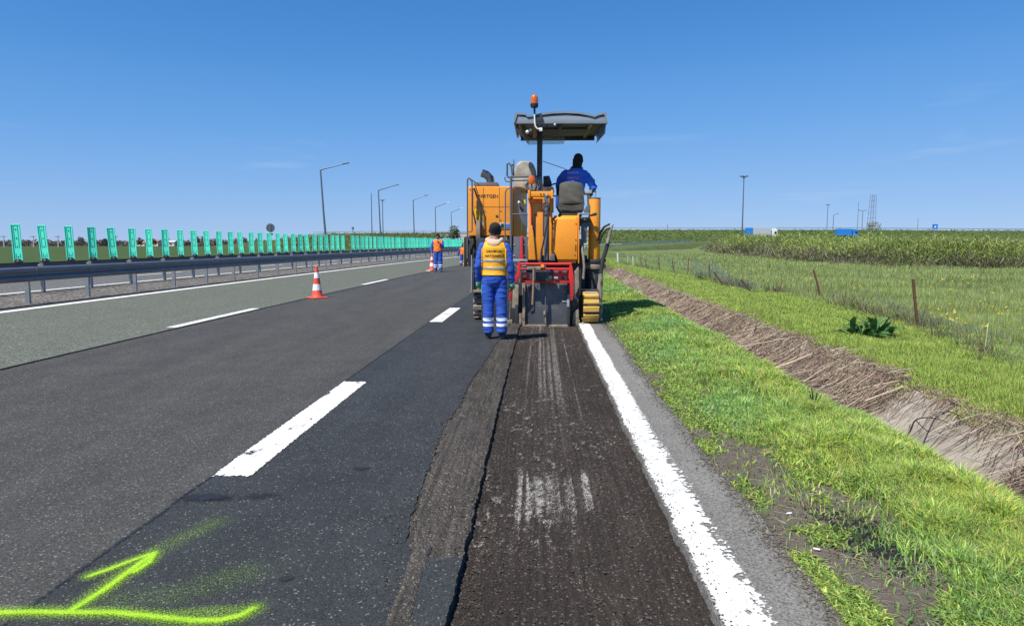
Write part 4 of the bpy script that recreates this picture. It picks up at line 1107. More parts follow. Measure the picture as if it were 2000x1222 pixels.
while y < 122:
    if i in SKIP:
        y += 1.05; i += 1; continue
    o = pr if i == 0 else copy_tree(pr)
    if cnt < len(ORD): o['label'] = ORD[cnt] + ' green anti-glare panel from the left along the median guardrail'
    else: o['label'] = 'green anti-glare panel in the dense far part of the row on the median guardrail'
    cnt += 1
    p_ = road_pt(-14.40, y, 0.86)
    o.location = p_
    face_cam = math.atan2(p_.x, p_.y)
    o.rotation_euler = (random.gauss(0.0, 0.02), random.gauss(-0.025, 0.022), -face_cam * 0.30 + random.gauss(0, 0.15))
    y += 1.05 + random.gauss(0, 0.02); i += 1

# ================================================================== traffic cones
def cone(name, loc, h, label):
    t_ = empty(name, loc, random.random(), label, 'traffic cone', 'traffic cones')
    s_ = h / 0.75
    b_ = MB().box(-0.19 * s_, 0.19 * s_, -0.19 * s_, 0.19 * s_, 0.0, 0.028 * s_).build('base', MATS['cone_red'], t_, bevel=0.012)
    def rr(z_): return (0.128 - 0.102 * (z_ / 0.75)) * s_ if z_ > 0.06 else (0.155 - 0.45 * z_) * s_
    zs = [0.028, 0.05, 0.07, 0.3, 0.5, 0.735, 0.75]
    MB().lathe([(rr(z_), z_ * s_) for z_ in zs] + [(0.018 * s_, 0.752 * s_), (0.016 * s_, 0.70 * s_)], n=24).build('cone_body', MATS['cone_red'], t_)
    for z0, z1 in ((0.185, 0.33), (0.47, 0.60)):
        MB().lathe([(rr(z0) + 0.001, z0 * s_), (rr(z0) + 0.004, z0 * s_), (rr(z1) + 0.004, z1 * s_), (rr(z1) + 0.001, z1 * s_)], n=24).build('reflective_sleeve', MATS['cone_white'], t_)
    return t_
p_ = gp(620, 582); cone('traffic_cone', (p_.x, p_.y, 0.001), 0.82, 'red and white traffic cone standing alone on the seam of the slow lane')
p_ = gp(844, 528); cone('traffic_cone', (p_.x, p_.y, 0.014), 0.85, 'red and white traffic cone half hidden behind the distant worker')

# ================================================================== lamp posts, masts, signs
def lamp(base, h, arm, rise, label, lean=0.0, r=0.09, white_head=False):
    t_ = empty('street_lamp', base, 0, label, 'street lamp', 'street lamps along the opposite carriageway')
    MB().tube([(0, 0, -0.3), (0, 0, 1.4), (lean * h * .5, 0, h * 0.5), (lean * h, 0, h)], [r * 1.25, r * 1.2, r * 0.95, r * 0.75], 8).build('pole', MATS['lamp_steel'], t_)
    MB().tube([(lean * h, 0, h - 0.1), (lean * h + 0.15, 0, h + 0.05), (lean * h + arm, 0, h + rise)], [r * 0.75, r * 0.7, r * 0.5], 8).build('arm', MATS['lamp_steel'], t_)
    c_ = Vector((lean * h + arm + 0.25, 0, h + rise + 0.05))
    MB().obox(c_, (0.85, 0.32, 0.16), Matrix.Rotation(-0.18, 3, 'Y')).build('lamp_head', MATS['white_plastic' if white_head else 'lamp_steel'], t_, bevel=0.05)
for (bx, tx, ty, Y, ax, ay, lb, wh) in ((638, 626, 332, 88, 676, 320, 'tallest-looking street lamp, nearest one behind the green panels', False), (745, 739, 372, 124, 775, 362, 'second street lamp from the left behind the green panels', False),
        (810, 807, 391, 152, 833, 382, 'third street lamp from the left behind the green panels', False), (852, 850, 405, 183, 876, 396, 'fourth street lamp from the left, above the distant worker', True), (884, 881, 415, 212, 902, 407, 'fifth street lamp, just left of the milling machine', True)):
    T_ = at(tx, ty, Y); B_ = at(bx, 500, Y); A_ = at(ax, ay, Y); gzv = g1(B_.x, Y)
    h = T_.z - gzv
    Bx = T_.x + (at(bx, 490, Y).x - T_.x) * 1.0
    lamp((Bx, Y, gzv), h, A_.x - T_.x - 0.3, A_.z - T_.z, lb, lean=(T_.x - Bx) / h, r=0.125, white_head=wh)
def thin_pole(px, pt_, Y, label, r=0.10, head=None, bend=0):
    T_ = at(px, pt_, Y); gzv = g1(T_.x, Y); h = T_.z - gzv
    t_ = empty('mast', (T_.x, Y, gzv), 0, label, 'mast')
    MB().tube([(0.15 * bend, 0, -0.3), (0, 0, h)], [r * 1.3, r * 0.7], 8).build('pole', MATS['lamp_steel'], t_)
    if head == 'multi':
        MB().lathe([(0, -0.25), (0.35, -0.2), (0.35, 0.0), (0, 0.05)], (0, 0, h), n=10).build('head_ring', MATS['lamp_steel'], t_)
        for k in range(6):
            a_ = k * math.pi / 3; d_ = Vector((math.cos(a_), math.sin(a_), 0))
            lo_ = MB(); lo_.tube([Vector((0, 0, h - .1)) + d_ * .3, Vector((0, 0, h + 0.1)) + d_ * 0.6], 0.04, 6); lo_.obox(Vector((0, 0, h + 0.05)) + d_ * 0.6, (0.24, 0.24, 0.14)); lo_.build('floodlight', MATS['lamp_steel'], t_)
    if head == 'arm':
        MB().tube([(0, 0, h - .1), (1.0, 0, h + 0.5), (1.8, 0, h + .55)], [r * .7, r * .6, r * .9], 6).build('arm', MATS['lamp_steel'], t_)
    if head == 'twin':
        for s_ in (-1, 1): MB().tube([(0, 0, h - .1), (s_ * 1.6, 0, h + 0.35)], [r * .7, r * .9], 6).build('arm', MATS['lamp_steel'], t_)
    return t_
thin_pole(1453, 345, 120, 'tall floodlight mast with a ring of lamps beyond the meadow', 0.10, 'multi')
thin_pole(725, 377, 190, 'bare thin mast left of the second street lamp', 0.13)
thin_pole(747, 391, 200, 'thin mast with a flat lamp head right of the second street lamp', 0.13, 'multi')
thin_pole(1617, 400, 280, 'faint thin mast left of the lattice tower', 0.12, 'multi')
thin_pole(1628, 420, 260, 'low bent-arm lamp beside the faint thin mast', 0.12, 'arm')
thin_pole(1685, 412, 270, 'thin twin-arm lamp beside the lattice tower', 0.12, 'twin')
thin_pole(1677, 394, 290, 'very thin bare mast left of the lattice tower', 0.09)
thin_pole(1793, 425, 270, 'faint thin pole left of the blue sign', 0.08)
thin_pole(1304, 437, 230, 'tiny pole on top of the far embankment', 0.10)
# lattice tower
Tt_ = at(1706, 381, 300); gzv = 0.0; H = Tt_.z
lt = empty('lattice_tower', (Tt_.x - 0.6, 300, gzv), 0, 'distant steel lattice tower rising behind a small tree', 'tower')
for sx_ in (-1, 1):
    for sy_ in (-1, 1):
        MB().tube([(sx_ * 1.5, sy_ * 1.5, 0), (sx_ * 0.8 + 0.6, sy_ * 0.8, H)], 0.07, 5).build('leg', MATS['lamp_steel'], lt)
nb_ = 9
for k in range(nb_):
    z0, z1 = H * k / nb_, H * (k + 1) / nb_; w0, w1 = 1.5 - 0.7 * k / nb_, 1.5 - 0.7 * (k + 1) / nb_; o0, o1 = 0.6 * k / nb_, 0.6 * (k + 1) / nb_
    mb = MB()
    for sy_ in (-1, 1):
        mb.tube([(-w0 + o0, sy_ * w0, z0), (w1 + o1, sy_ * w1, z1)], 0.03, 4); mb.tube([(w0 + o0, sy_ * w0, z0), (-w1 + o1, sy_ * w1, z1)], 0.03, 4); mb.tube([(-w1 + o1, sy_ * w1, z1), (w1 + o1, sy_ * w1, z1)], 0.03, 4)
    mb.build('bracing', MATS['lamp_steel'], lt)
# signs seen from behind
def sign(px, ptop, pbot, Y, wpx, shape, label, face='sign_back'):
    C_ = at(px, (ptop + pbot) / 2, Y); gzv = g1(C_.x, Y); s_ = Y / FPX; rw = wpx * s_ / 2; rh = (pbot - ptop) * s_ / 2; zc = C_.z - gzv
    t_ = empty('road_sign', (C_.x, Y, gzv), 0, label, 'road sign')
    MB().tube([(0, 0.05, -0.3), (0, 0.05, zc + rh * 0.9)], 0.04 if Y < 100 else 0.08, 8).build('post', MATS['post_steel'], t_)
    if shape == 'disc': MB().lathe([(0, -0.015), (rw, -0.015), (rw, 0.015), (0, 0.015)], (0, 0.10, zc), 'Y', 28).build('sign_plate', MATS[face], t_)
    elif shape == 'tri': MB().prism([(-rw, 0.09, zc - rh), (rw, 0.09, zc - rh), (0, 0.09, zc + rh)], (0, 0.03, 0)).build('sign_plate', MATS[face], t_, bevel=0.01)
    else: MB().box(-rw, rw, -0.02 if face != 'sign_back' else 0.09, 0.0 if face != 'sign_back' else 0.12, zc - rh, zc + rh).build('sign_plate', MATS[face], t_, bevel=0.005)
    return t_
t_ = sign(527.5, 437, 453, 60, 17, 'disc', 'round grey sign back above the green panels'); z_ = at(527, 457, 60).z - g1(at(527, 457, 60).x, 60)
MB().box(-0.20, 0.20, 0.09, 0.12, z_ - 0.09, z_ + 0.07).build('small_plate', MATS['sign_back'], t_, bevel=0.004)
for z2 in (0.08, -0.12):
    MB().box(-0.13, 0.13, 0.055, 0.085, at(527, 445, 60).z + 0.3 + z2 - 0.02, at(527, 445, 60).z + 0.3 + z2 + 0.02).build('bracket', MATS['post_steel'], t_)
sign(689, 442, 450, 150, 5, 'disc', 'tiny dark round sign above the left embankment')
sign(831, 460, 467, 140, 7, 'tri', 'small grey triangular sign in front of the left embankment', 'galv_light')
t_ = sign(1826, 438, 447, 150, 10, 'box', 'small blue rectangular sign above the scrub', 'sign_blue')
zc = at(1826, 442.5, 150).z - g1(at(1826, 442, 150).x, 150)
MB().prism([(-0.25, -0.03, zc - 0.2), (0.1, -0.03, zc - 0.25), (0.3, -0.03, zc + 0.1), (0.0, -0.03, zc + 0.2)], (0, 0.008, 0)).build('sign_symbol', MATS['white_plastic'], t_)

# utility poles, trees and houses on the left horizon
for i, (px, lb) in enumerate(((7, 'leftmost of the far utility poles'), (65, 'far utility pole between the first and second green panels'), (113, 'far utility pole between the second and third green panels'), (226, 'thin far pole right of the fifth green panel'))):
    Y = 330; T_ = at(px, 460.5, Y); gzv = g1(T_.x, Y)
    t_ = empty('utility_pole', (T_.x, Y, gzv), 0, lb, 'utility pole', 'utility poles across the left field')
    hh = T_.z - gzv
    MB().tube([(0, 0, -0.5), (0, 0, hh)], [0.32, 0.2], 6).build('pole', MATS['concrete_pale'], t_)
    MB().box(-1.4, 1.4, -0.3, -0.16, hh - 0.5, hh - 0.25).build('crossarm', MATS['lamp_steel'], t_)
def tree(name, base, h, rad, label, cols, n=900, leaf=0.25, sparse=False, cat='tree', group=None, trunk=0.12):
    t_ = empty(name, base, 0, label, cat, group)
    mb = MB(); mb.tube([(0, 0, -0.3), (0.03 * h, 0, h * .35), (0, 0.02 * h, h * 0.8)], [trunk, trunk * .7, trunk * .2], 7)
    tips = []
    for k in range(9):
        a_ = random.random() * 6.28; z0 = h * random.uniform(.25, .6); e_ = Vector((math.cos(a_) * rad * .7, math.sin(a_) * rad * .7, z0 + h * random.uniform(.12, .33)))
        mb.tube([(0, 0, z0), e_ * 0.5 + Vector((0, 0, z0 * .5 + .05 * h)), e_], [trunk * .4, trunk * .25, trunk * .08], 5); tips.append(e_)
    tips.append(Vector((0, 0, h * .85)))
    mb.build('trunk', MATS['bark'], t_)
    tp = np.array([list(q_) for q_ in tips]); c_ = tp[rng.integers(0, len(tp), n)] + rng.normal(0, 1, (n, 3)) * np.array([rad * .28, rad * .28, h * .11])
    c_[:, 2] = np.clip(c_[:, 2], h * 0.12, h)
    V = c_[:, None, :] + rng.normal(0, 1, (n, 3, 3)) * leaf * 0.6
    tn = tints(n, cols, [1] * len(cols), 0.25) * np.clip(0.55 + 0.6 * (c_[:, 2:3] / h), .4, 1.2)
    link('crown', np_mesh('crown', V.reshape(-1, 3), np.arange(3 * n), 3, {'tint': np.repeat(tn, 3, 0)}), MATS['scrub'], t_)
    return t_
OL = [(0.10, 0.12, 0.04), (0.14, 0.15, 0.05), (0.075, 0.09, 0.035)]; BARE = [(0.21, 0.17, 0.15), (0.15, 0.125, 0.11)]; DK = [(0.075, 0.08, 0.055), (0.10, 0.09, 0.065)]  # far tree colours, lightened and browned to give distance haze
for (px, py, Y, w_, lb, cols, nn) in ((886, 442, 240, 22, 'small olive tree beside the bridge abutment', OL, 900), (1706, 433, 285, 24, 'pale small tree at the foot of the lattice tower', [(0.17, 0.19, 0.09), (0.22, 0.22, 0.12)], 500),
        (157, 462, 420, 14, 'bare grey tree on the left horizon beside the third panel', BARE, 260), (206, 466, 430, 14, 'dark bush on the left horizon between panels', DK, 260), (273, 465, 430, 10, 'dark round tree left of the white houses', DK, 260),
        (300, 467, 430, 9, 'small olive tree beside the white house', OL, 220), (322, 464, 430, 14, 'bare tree behind the white house', BARE, 240), (382, 461, 440, 16, 'tall bare tree on the horizon right of the houses', BARE, 260),
        (398, 462, 440, 14, 'bare tree on the horizon, right-hand neighbour of the tall one', BARE, 220), (425, 466, 440, 20, 'low bare thicket tree on the horizon near the round sign', BARE, 260), (470, 465, 440, 22, 'wide bare thicket on the horizon left of the round sign', BARE, 280), (505, 466, 440, 14, 'last bare tree on the horizon before the embankment', BARE, 220)):
    T_ = at(px, py, Y); gzv = g1(T_.x, Y); h = max(2.0, T_.z - gzv)
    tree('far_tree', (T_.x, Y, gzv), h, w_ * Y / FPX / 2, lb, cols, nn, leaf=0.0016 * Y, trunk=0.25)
def house(px0, px1, ptop, Y, label, roofm='roof_tile'):
    a_, b_ = at(px0, ptop, Y), at(px1, ptop, Y); gzv = g1(a_.x, Y); w_ = (b_.x - a_.x) / 2; h = a_.z - gzv; d_ = 6
    t_ = empty('house', ((a_.x + b_.x) / 2, Y + d_ / 2, gzv), 0, label, 'house', 'white houses on the left horizon')
    MB().box(-w_, w_, -d_ / 2, d_ / 2, -0.3, h * 0.62).build('wall', MATS['wall_cream'], t_)
    MB().prism([(-w_ - .3, -d_ / 2 - .4, h * .62), (-w_ - .3, d_ / 2 + .4, h * .62), (-w_ - .3, 0, h)], (2 * w_ + .6, 0, 0)).build('roof', MATS[roofm], t_)
    for k in (-0.45, 0.4):
        MB().box(k * w_ - .6, k * w_ + .6, -d_ / 2 - 0.04, -d_ / 2 + .05, h * .2, h * .48).build('window', MATS['dark_glass'], t_)
house(293, 308, 468, 440, 'white gabled house between two green panels'); house(318, 340, 469, 445, 'long pale shed with a grey roof right of the gabled house', 'truck_grey'); house(265, 282, 471, 450, 'low cream house left of the gabled house')
p0 = at(357, 462, 400); mb = MB((p0.x, 400, g1(p0.x, 400))); mb.tube([(p0.x, 400, g1(p0.x, 400) - .3), p0], [0.35, 0.25], 8); tag(mb.build('white_column', MATS['white_plastic']), 'slim white column in the field left of the tall bare tree', 'column')
# hedgerow band on the far left horizon, distance haze put into its lightened colours
n = 9000
X = -420 + 330 * rng.random(n); Y = 455 + 25 * rng.random(n)
V = np.stack([X, Y, gz(X, Y) + 3.4 * rng.random(n) * (0.4 + 0.9 * fbm(X * .05, Y * .01, 201, 3))], -1)[:, None, :] + rng.normal(0, 0.8, (n, 3, 3))
o = link('hedgerow', np_mesh('hedgerow', V.reshape(-1, 3), np.arange(3 * n), 3, {'tint': np.repeat(tints(n, [(0.16, 0.13, 0.115), (0.11, 0.10, 0.075), (0.20, 0.17, 0.145)], [3, 2, 1]), 3, 0)}), MATS['scrub']); tag(o, 'low brown hedgerow along the left horizon', 'hedgerow', kind='stuff')

# ================================================================== far embankment, bridge, ramp, trucks
def bank(name, pts, zt, wtop, slope, mat='soil', tint=(0.065, 0.095, 0.028)):
    """grassed bank along a path of (x, y) with top heights zt"""
    V = []; T_ = []
    P = [Vector((p_[0], p_[1], 0)) for p_ in pts]
    secs = []
    for i, p_ in enumerate(P):
        t_ = ((P[min(i + 1, len(P) - 1)] - P[max(i - 1, 0)])).normalized(); nrm = Vector((t_.y, -t_.x, 0)); z_ = zt[i]
        secs.append([p_ + nrm * (wtop / 2 + slope * (z_ + .8)) + Vector((0, 0, -.8)), p_ + nrm * (wtop / 2 + slope * .5 * z_) + Vector((0, 0, z_ * .5 + .12)), p_ + nrm * wtop / 2 + Vector((0, 0, z_)), p_ - nrm * wtop / 2 + Vector((0, 0, z_)), p_ - nrm * (wtop / 2 + slope * (z_ + .8)) + Vector((0, 0, -.8))])
    m_ = 5
    for s_ in secs: V += [tuple(q_) for q_ in s_]
    F = [(i * m_ + j, i * m_ + j + 1, (i + 1) * m_ + j + 1, (i + 1) * m_ + j) for i in range(len(secs) - 1) for j in range(m_ - 1)]
    F += [tuple(range(m_)), tuple((len(secs) - 1) * m_ + j for j in range(m_ - 1, -1, -1))]
    me = bpy.data.meshes.new(name); me.from_pydata(V, [], F)
    bm = bmesh.new(); bm.from_mesh(me); bmesh.ops.recalc_face_normals(bm, faces=bm.faces); bm.to_mesh(me); bm.free()
    at_ = me.attributes.new('tint', 'FLOAT_COLOR', 'POINT'); at_.data.foreach_set('color', np.tile(list(tint) + [1], len(V)))
    o_ = link(name, me, MATS[mat]); o_['kind'] = 'structure'
    return o_
YE = 265.0
zE = at(800, 455.5, YE).z
xl = at(540, 470, YE).x
bank('embankment', [(xl - 25, YE), (xl + 4, YE), (xl + 22, YE), (-70, YE), (-36, YE)], [0.2, 3.0, zE - .4, zE - .1, zE], 9, 1.9, tint=(0.058, 0.082, 0.026))
zR = at(1250, 449.5, YE).z
bank('embankment', [(22, YE), (60, YE), (120, YE + 2), (190, YE + 10), (320, YE + 30)], [zR, zR, zR, zR - 0.3, zR - 0.5], 9, 1.9, tint=(0.070, 0.100, 0.030))
n = 26000
lf = rng.random(n) < 0.3
X = np.where(lf, xl + 4 + (-36 - xl) * rng.random(n), 20 + 260 * rng.random(n) ** 1.3); zt_ = np.where(lf, zE, zR) - np.where(lf, 1.6 * (1 - sstep(xl + 4, xl + 24, X)), 0.0)
f_ = rng.random(n); Zb = zt_ * f_; Yq = YE - 4.5 - 1.9 * (zt_ - Zb) - 0.25 + np.where(lf, 0, np.interp(X, [60, 120, 190, 320], [0, 2, 10, 30]))
cl = fbm(X * 0.09, Zb * 0.5, 211, 4)
V = np.stack([X, Yq, Zb + 0.2], -1)[:, None, :] + rng.normal(0, 1, (n, 3, 3)) * np.array([0.30, 0.12, 0.14])
tn = tints(n, [(0.085, 0.125, 0.032), (0.105, 0.14, 0.04), (0.075, 0.11, 0.03), (0.12, 0.11, 0.07)], [4, 2, 2, 0.4], 0.12) * (0.95 + 1.1 * cl)[:, None]
o = link('embankment_grass', np_mesh('embankment_grass', V.reshape(-1, 3), np.arange(3 * n), 3, {'tint': np.repeat(tn, 3, 0)}), MATS['scrub']); tag(o, 'rough grass on the slopes of the far embankment', 'grass', kind='stuff')
br = empty('road_bridge', (-8, YE, 0), 0, 'distant concrete overpass bridge beside the small olive tree', 'bridge')
MB().box(-30, 31, -4.5, 4.5, zE - 1.5, zE - 0.2).build('deck', MATS['concrete_pale'], br, bevel=0.05)
MB().prism([(-30.5, -5.5, -0.5), (-23, -5.5, -0.5), (-30.5, -5.5, zE - 1.4)], (0, 11, 0)).build('abutment', MATS['concrete_pale'], br)
MB().prism([(31, -5.5, -0.5), (24, -5.5, -0.5), (31, -5.5, zE - 1.4)], (0, 11, 0)).build('abutment', MATS['concrete_pale'], br)
for x_ in (-8, 6, 18): MB().box(x_ - .5, x_ + .5, -4, 4, -0.5, zE - 1.5).build('pier', MATS['concrete_pale'], br, bevel=0.05)
MB().box(-30, 31, -4.6, -4.4, zE - 0.19, zE + 0.6).build('parapet', MATS['galv_light'], br)
def far_rail(pts, label, zoff=0.72, step=4.0):
    P = [Vector(p_) for p_ in pts]; t_ = empty('guardrail', P[0], 0, label, 'guardrail')
    mb = MB(P[0])
    for a_, b_ in zip(P[:-1], P[1:]):
        mb.prism([a_ + Vector((0, -0.06, zoff - .17)), a_ + Vector((0, 0.06, zoff - .17)), a_ + Vector((0, 0.06, zoff + .17)), a_ + Vector((0, -0.06, zoff + .17))], b_ - a_)
    mb.build('beam', MATS['galv_light'], t_)
    pm = MB().box(-0.07, 0.07, -0.05, 0.05, -0.4, zoff).mesh('post')
    for a_, b_ in zip(P[:-1], P[1:]):
        k_ = int((b_ - a_).length / step)
        for i in range(k_):
            o_ = link('post', pm, MATS['post_steel'], t_); o_.location = a_.lerp(b_, (i + .5) / k_) - P[0] + Vector((0, 0.12, 0))
far_rail([(xl + 16, YE - 4, zE - .45), (-70, YE - 4, zE - .1), (-38, YE - 4, zE)], 'thin pale guardrail on top of the left embankment', step=8)
far_rail([(23, YE - 4, zR), (60, YE - 4, zR), (120, YE - 2.2, zR), (190, YE + 6, zR - .3)], 'thin pale guardrail on top of the right embankment', step=8)
ra, rb_ = at(1180, 484, 128), at(1325, 474.5, 175)
bank('ramp', [(ra.x - 12, 118), (ra.x, 128), (rb_.x, 175), (66, 225), (92, 246), (140, 255), (220, 262)], [0.15, max(.2, ra.z), rb_.z, 2.2, 2.9, 3.1, 3.1], 8, 1.5, tint=(0.085, 0.115, 0.035))
far_rail([(ra.x - 6, 121, .2), (ra.x + 3, 128 - 2.5, max(.2, ra.z)), (rb_.x + 3, 175 - 2.5, rb_.z)], 'grey guardrail along the ramp right of the milling machine')
def truck(px0, px1, ptop, Y, zg, label, box_m, cab_m, rear_m=None):
    a_, b_ = at(px0, ptop, Y), at(px1, ptop, Y); L = b_.x - a_.x; top = a_.z - zg
    t_ = empty('truck', (a_.x + L / 2, Y, zg), 0, label, 'truck'); cl = 2.0; x0 = -L / 2; x1 = L / 2 - cl - 0.4
    MB().box(x0 + (2.2 if rear_m else 0), x1, -1.25, 1.25, 1.1, top).build('cargo_box', MATS[box_m], t_, bevel=0.05)
    if rear_m: MB().box(x0, x0 + 2.19, -1.25, 1.25, 1.1, top - 0.02).build('cargo_door', MATS[rear_m], t_, bevel=0.05)
    MB().prism([(L / 2 - cl, -1.2, 0.5), (L / 2, -1.2, 0.5), (L / 2, -1.2, 1.7), (L / 2 - .25, -1.2, top - .5), (L / 2 - .8, -1.2, top - .15), (L / 2 - cl, -1.2, top - .15)], (0, 2.4, 0)).build('cab', MATS[cab_m], t_, bevel=0.06)
    MB().box(L / 2 - 1.2, L / 2 - .35, -1.23, -1.19, 1.7, 2.6).build('cab_window', MATS['dark_glass'], t_)
    MB().box(x0, L / 2 - cl, -1.0, 1.0, 0.75, 1.05).build('chassis', MATS['dark_frame'], t_)
    for wx in (x0 + 1.2, x0 + 2.5, x0 + 3.8, L / 2 - 1.2):
        for s_ in (-1, 1):
            w_ = MB().lathe([(0, -.15), (.5, -.15), (.5, .15), (0, .15)], axis='Y', n=14).build('wheel', MATS['rubber'], t_); w_.location = (wx, s_ * 1.1, 0.5)
truck(1457, 1517, 445, 250, 2.95, 'white articulated truck with a grey trailer driving beyond the scrub', 'truck_grey', 'car_white', 'truck_blue')
truck(1634, 1674, 447, 257, 3.1, 'bright blue truck mostly hidden behind the scrub', 'truck_blue', 'truck_blue')

# ================================================================== the milling machine
MO = Vector((0.15, 12.6, 0.0))
mm = empty('milling_machine', MO, 0, 'orange crawler road milling machine seen from behind with grey canopy', 'milling machine')
def M(): return MB(MO)
def part(mb, name, mat, parent=None, bevel=0.006, seg=2, **kw):
    """parts keep the machine's own frame, sub-parts too"""
    o_ = mb.build(name, MATS[mat], parent if parent is not None else mm, bevel=bevel, seg=seg, **kw)
    return o_
def bar(pix, Y, r, n=8, r2=None): return M().tube([at(*(p_[:2]), p_[2] if len(p_) > 2 else Y) for p_ in pix], r, n)

def text_mesh(body, size, mat, extrude=0.003, spacing=1.0, align='CENTER', subdiv=0, bold=0.0):
    cu = bpy.data.curves.new('lettering', 'FONT'); cu.body = body; cu.size = size; cu.extrude = extrude; cu.align_x = align; cu.align_y = 'CENTER'; cu.space_character = spacing
    cu.resolution_u = 3; cu.offset = bold
    ob = bpy.data.objects.new('lettering', cu); COL.objects.link(ob)
    bpy.context.view_layer.update()
    me = bpy.data.meshes.new_from_object(ob.evaluated_get(bpy.context.evaluated_depsgraph_get()))
    bpy.data.objects.remove(ob); bpy.data.curves.remove(cu)
    if subdiv:
        bm = bmesh.new(); bm.from_mesh(me); bmesh.ops.triangulate(bm, faces=bm.faces)
        for _ in range(subdiv): bmesh.ops.subdivide_edges(bm, edges=[e for e in bm.edges if e.calc_length() > 0.02], cuts=1)
        bm.to_mesh(me); bm.free()
    me.materials.clear(); me.materials.append(MATS[mat])
    return me
def facing_text(body, px0, px1, py, Y, mat, name, parent, bold=0.0):
    a_, b_ = at(px0, py, Y), at(px1, py, Y)
    me = text_mesh(body, 0.1, mat, 0.002)
    xs_ = [v.co.x for v in me.vertices]; s_ = (b_.x - a_.x) / (max(xs_) - min(xs_))
    o_ = link(name, me, MATS[mat], parent); c_ = (a_ + b_) / 2
    o_.location = c_ - MO; o_.rotation_euler = (R(90), 0, 0); o_.scale = (s_, s_, 1)
    return o_

# --- chassis and undercarriage
yR = 11.95
part(M().box(-0.78, 0.98, 12.5, 16.2, 0.42, 1.18), 'chassis', 'dark_frame', bevel=0.02)
part(M().box(-0.30, 0.68, 12.2, 13.2, 0.08, 0.95), 'milling_drum_housing', 'dark_frame', bevel=0.02)
def crawler(px0, px1, ptop, pbot, y0, L, mat_pad, name='crawler_track', W=None, x0=None):
    xa = at(px0, pbot, y0).x if x0 is None else x0; xb = at(px1, pbot, y0).x if x0 is None else x0 + W
    h = at(px0, ptop, y0).z if x0 is None else 0.52
    t_ = part(M().box(xa + 0.04, xb - 0.04, y0 + 0.16, y0 + L - 0.16, 0.12, h - 0.06), name, 'dark_frame', bevel=0.03)
    # pads round a stadium
    r_ = h / 2 - 0.04; n_ = 26; per = 2 * (L - 2 * r_ - .08) + 2 * math.pi * r_
    pm = MB().prism([(-(xb - xa) / 2, 0, -0.045), ((xb - xa) / 2, 0, -0.045), ((xb - xa) / 2 - .015, 0.035, -0.03), ((xb - xa) / 2 - .015, 0.035, 0.03), ((xb - xa) / 2, 0, 0.045), (-(xb - xa) / 2, 0, 0.045)], (0, 0, 0)).v
    mbp = MB(); w_ = (xb - xa) / 2; s_ = per / n_ * 0.43
    V = [(-w_, -s_, 0), (w_, -s_, 0), (w_, s_, 0), (-w_, s_, 0), (-w_ * .93, -s_ * .72, .042), (w_ * .93, -s_ * .72, .042), (w_ * .93, s_ * .72, .042), (-w_ * .93, s_ * .72, .042)]
    mbp.raw(V, [(0, 3, 2, 1), (4, 5, 6, 7), (0, 1, 5, 4), (1, 2, 6, 5), (2, 3, 7, 6), (3, 0, 4, 7)])
    me = mbp.mesh('track_pad', bevel=0.006)
    st = L - 2 * r_ - .08
    for k in range(n_):
        s0 = k * per / n_; cy0, cy1 = y0 + r_ + .04, y0 + L - r_ - .04; zc = r_ + 0.04
        if s0 < st: p_ = Vector((0, cy0 + s0, zc + r_)); nr = Vector((0, 0, 1))
        elif s0 < st + math.pi * r_:
            a_ = (s0 - st) / r_; nr = Vector((0, math.sin(a_), math.cos(a_))); p_ = Vector((0, cy1, zc)) + nr * r_
        elif s0 < 2 * st + math.pi * r_: p_ = Vector((0, cy1 - (s0 - st - math.pi * r_), zc - r_)); nr = Vector((0, 0, -1))
        else:
            a_ = (s0 - 2 * st - math.pi * r_) / r_; nr = Vector((0, -math.sin(a_), -math.cos(a_))); p_ = Vector((0, cy0, zc)) + nr * r_
        o_ = link('track_pad', me, MATS[mat_pad], t_)
        o_.location = Vector(((xa + xb) / 2, p_.y, p_.z)) - MO
        o_.rotation_euler = nr.to_track_quat('Z', 'Y').to_euler() if abs(nr.z) < 0.999 else ((0, 0, 0) if nr.z > 0 else (math.pi, 0, 0))
        if abs(nr.z) < 0.999: o_.rotation_euler = (-math.atan2(nr.y, nr.z), 0, 0)
    return t_
crawler(1139, 1171, 572, 634, 11.78, 1.45, 'track_yellow')
crawler(0, 0, 0, 0, 12.35, 1.45, 'dusty_steel', x0=-1.10, W=0.30)
crawler(0, 0, 0, 0, 14.9, 1.45, 'dusty_steel', x0=-0.95, W=0.30)
crawler(0, 0, 0, 0, 14.9, 1.45, 'track_yellow', x0=0.85, W=0.30)
# front legs and left rear leg
for (x_, y_) in ((-0.95, 13.05), (-0.80, 15.6), (1.0, 15.6)):
    part(M().lathe([(0, 0.5), (0.11, 0.5), (0.11, 1.1), (0.14, 1.1), (0.14, 1.5), (0, 1.5)], (x_, y_, 0), n=20), 'lifting_leg', 'dark_frame', bevel=0.004)
# fender plate over the left rear track
part(M().pbox(918, 566, 950, 571, 12.25, 0.5), 'fender', 'dusty_steel')
part(M().pbox(921, 505, 932, 566, 12.3, 0.05), 'mud_shield', 'dark_frame')
part(bar([(921, 498), (921, 566)], 12.24, 0.010), 'marker_rod', 'galv_light', bevel=0)
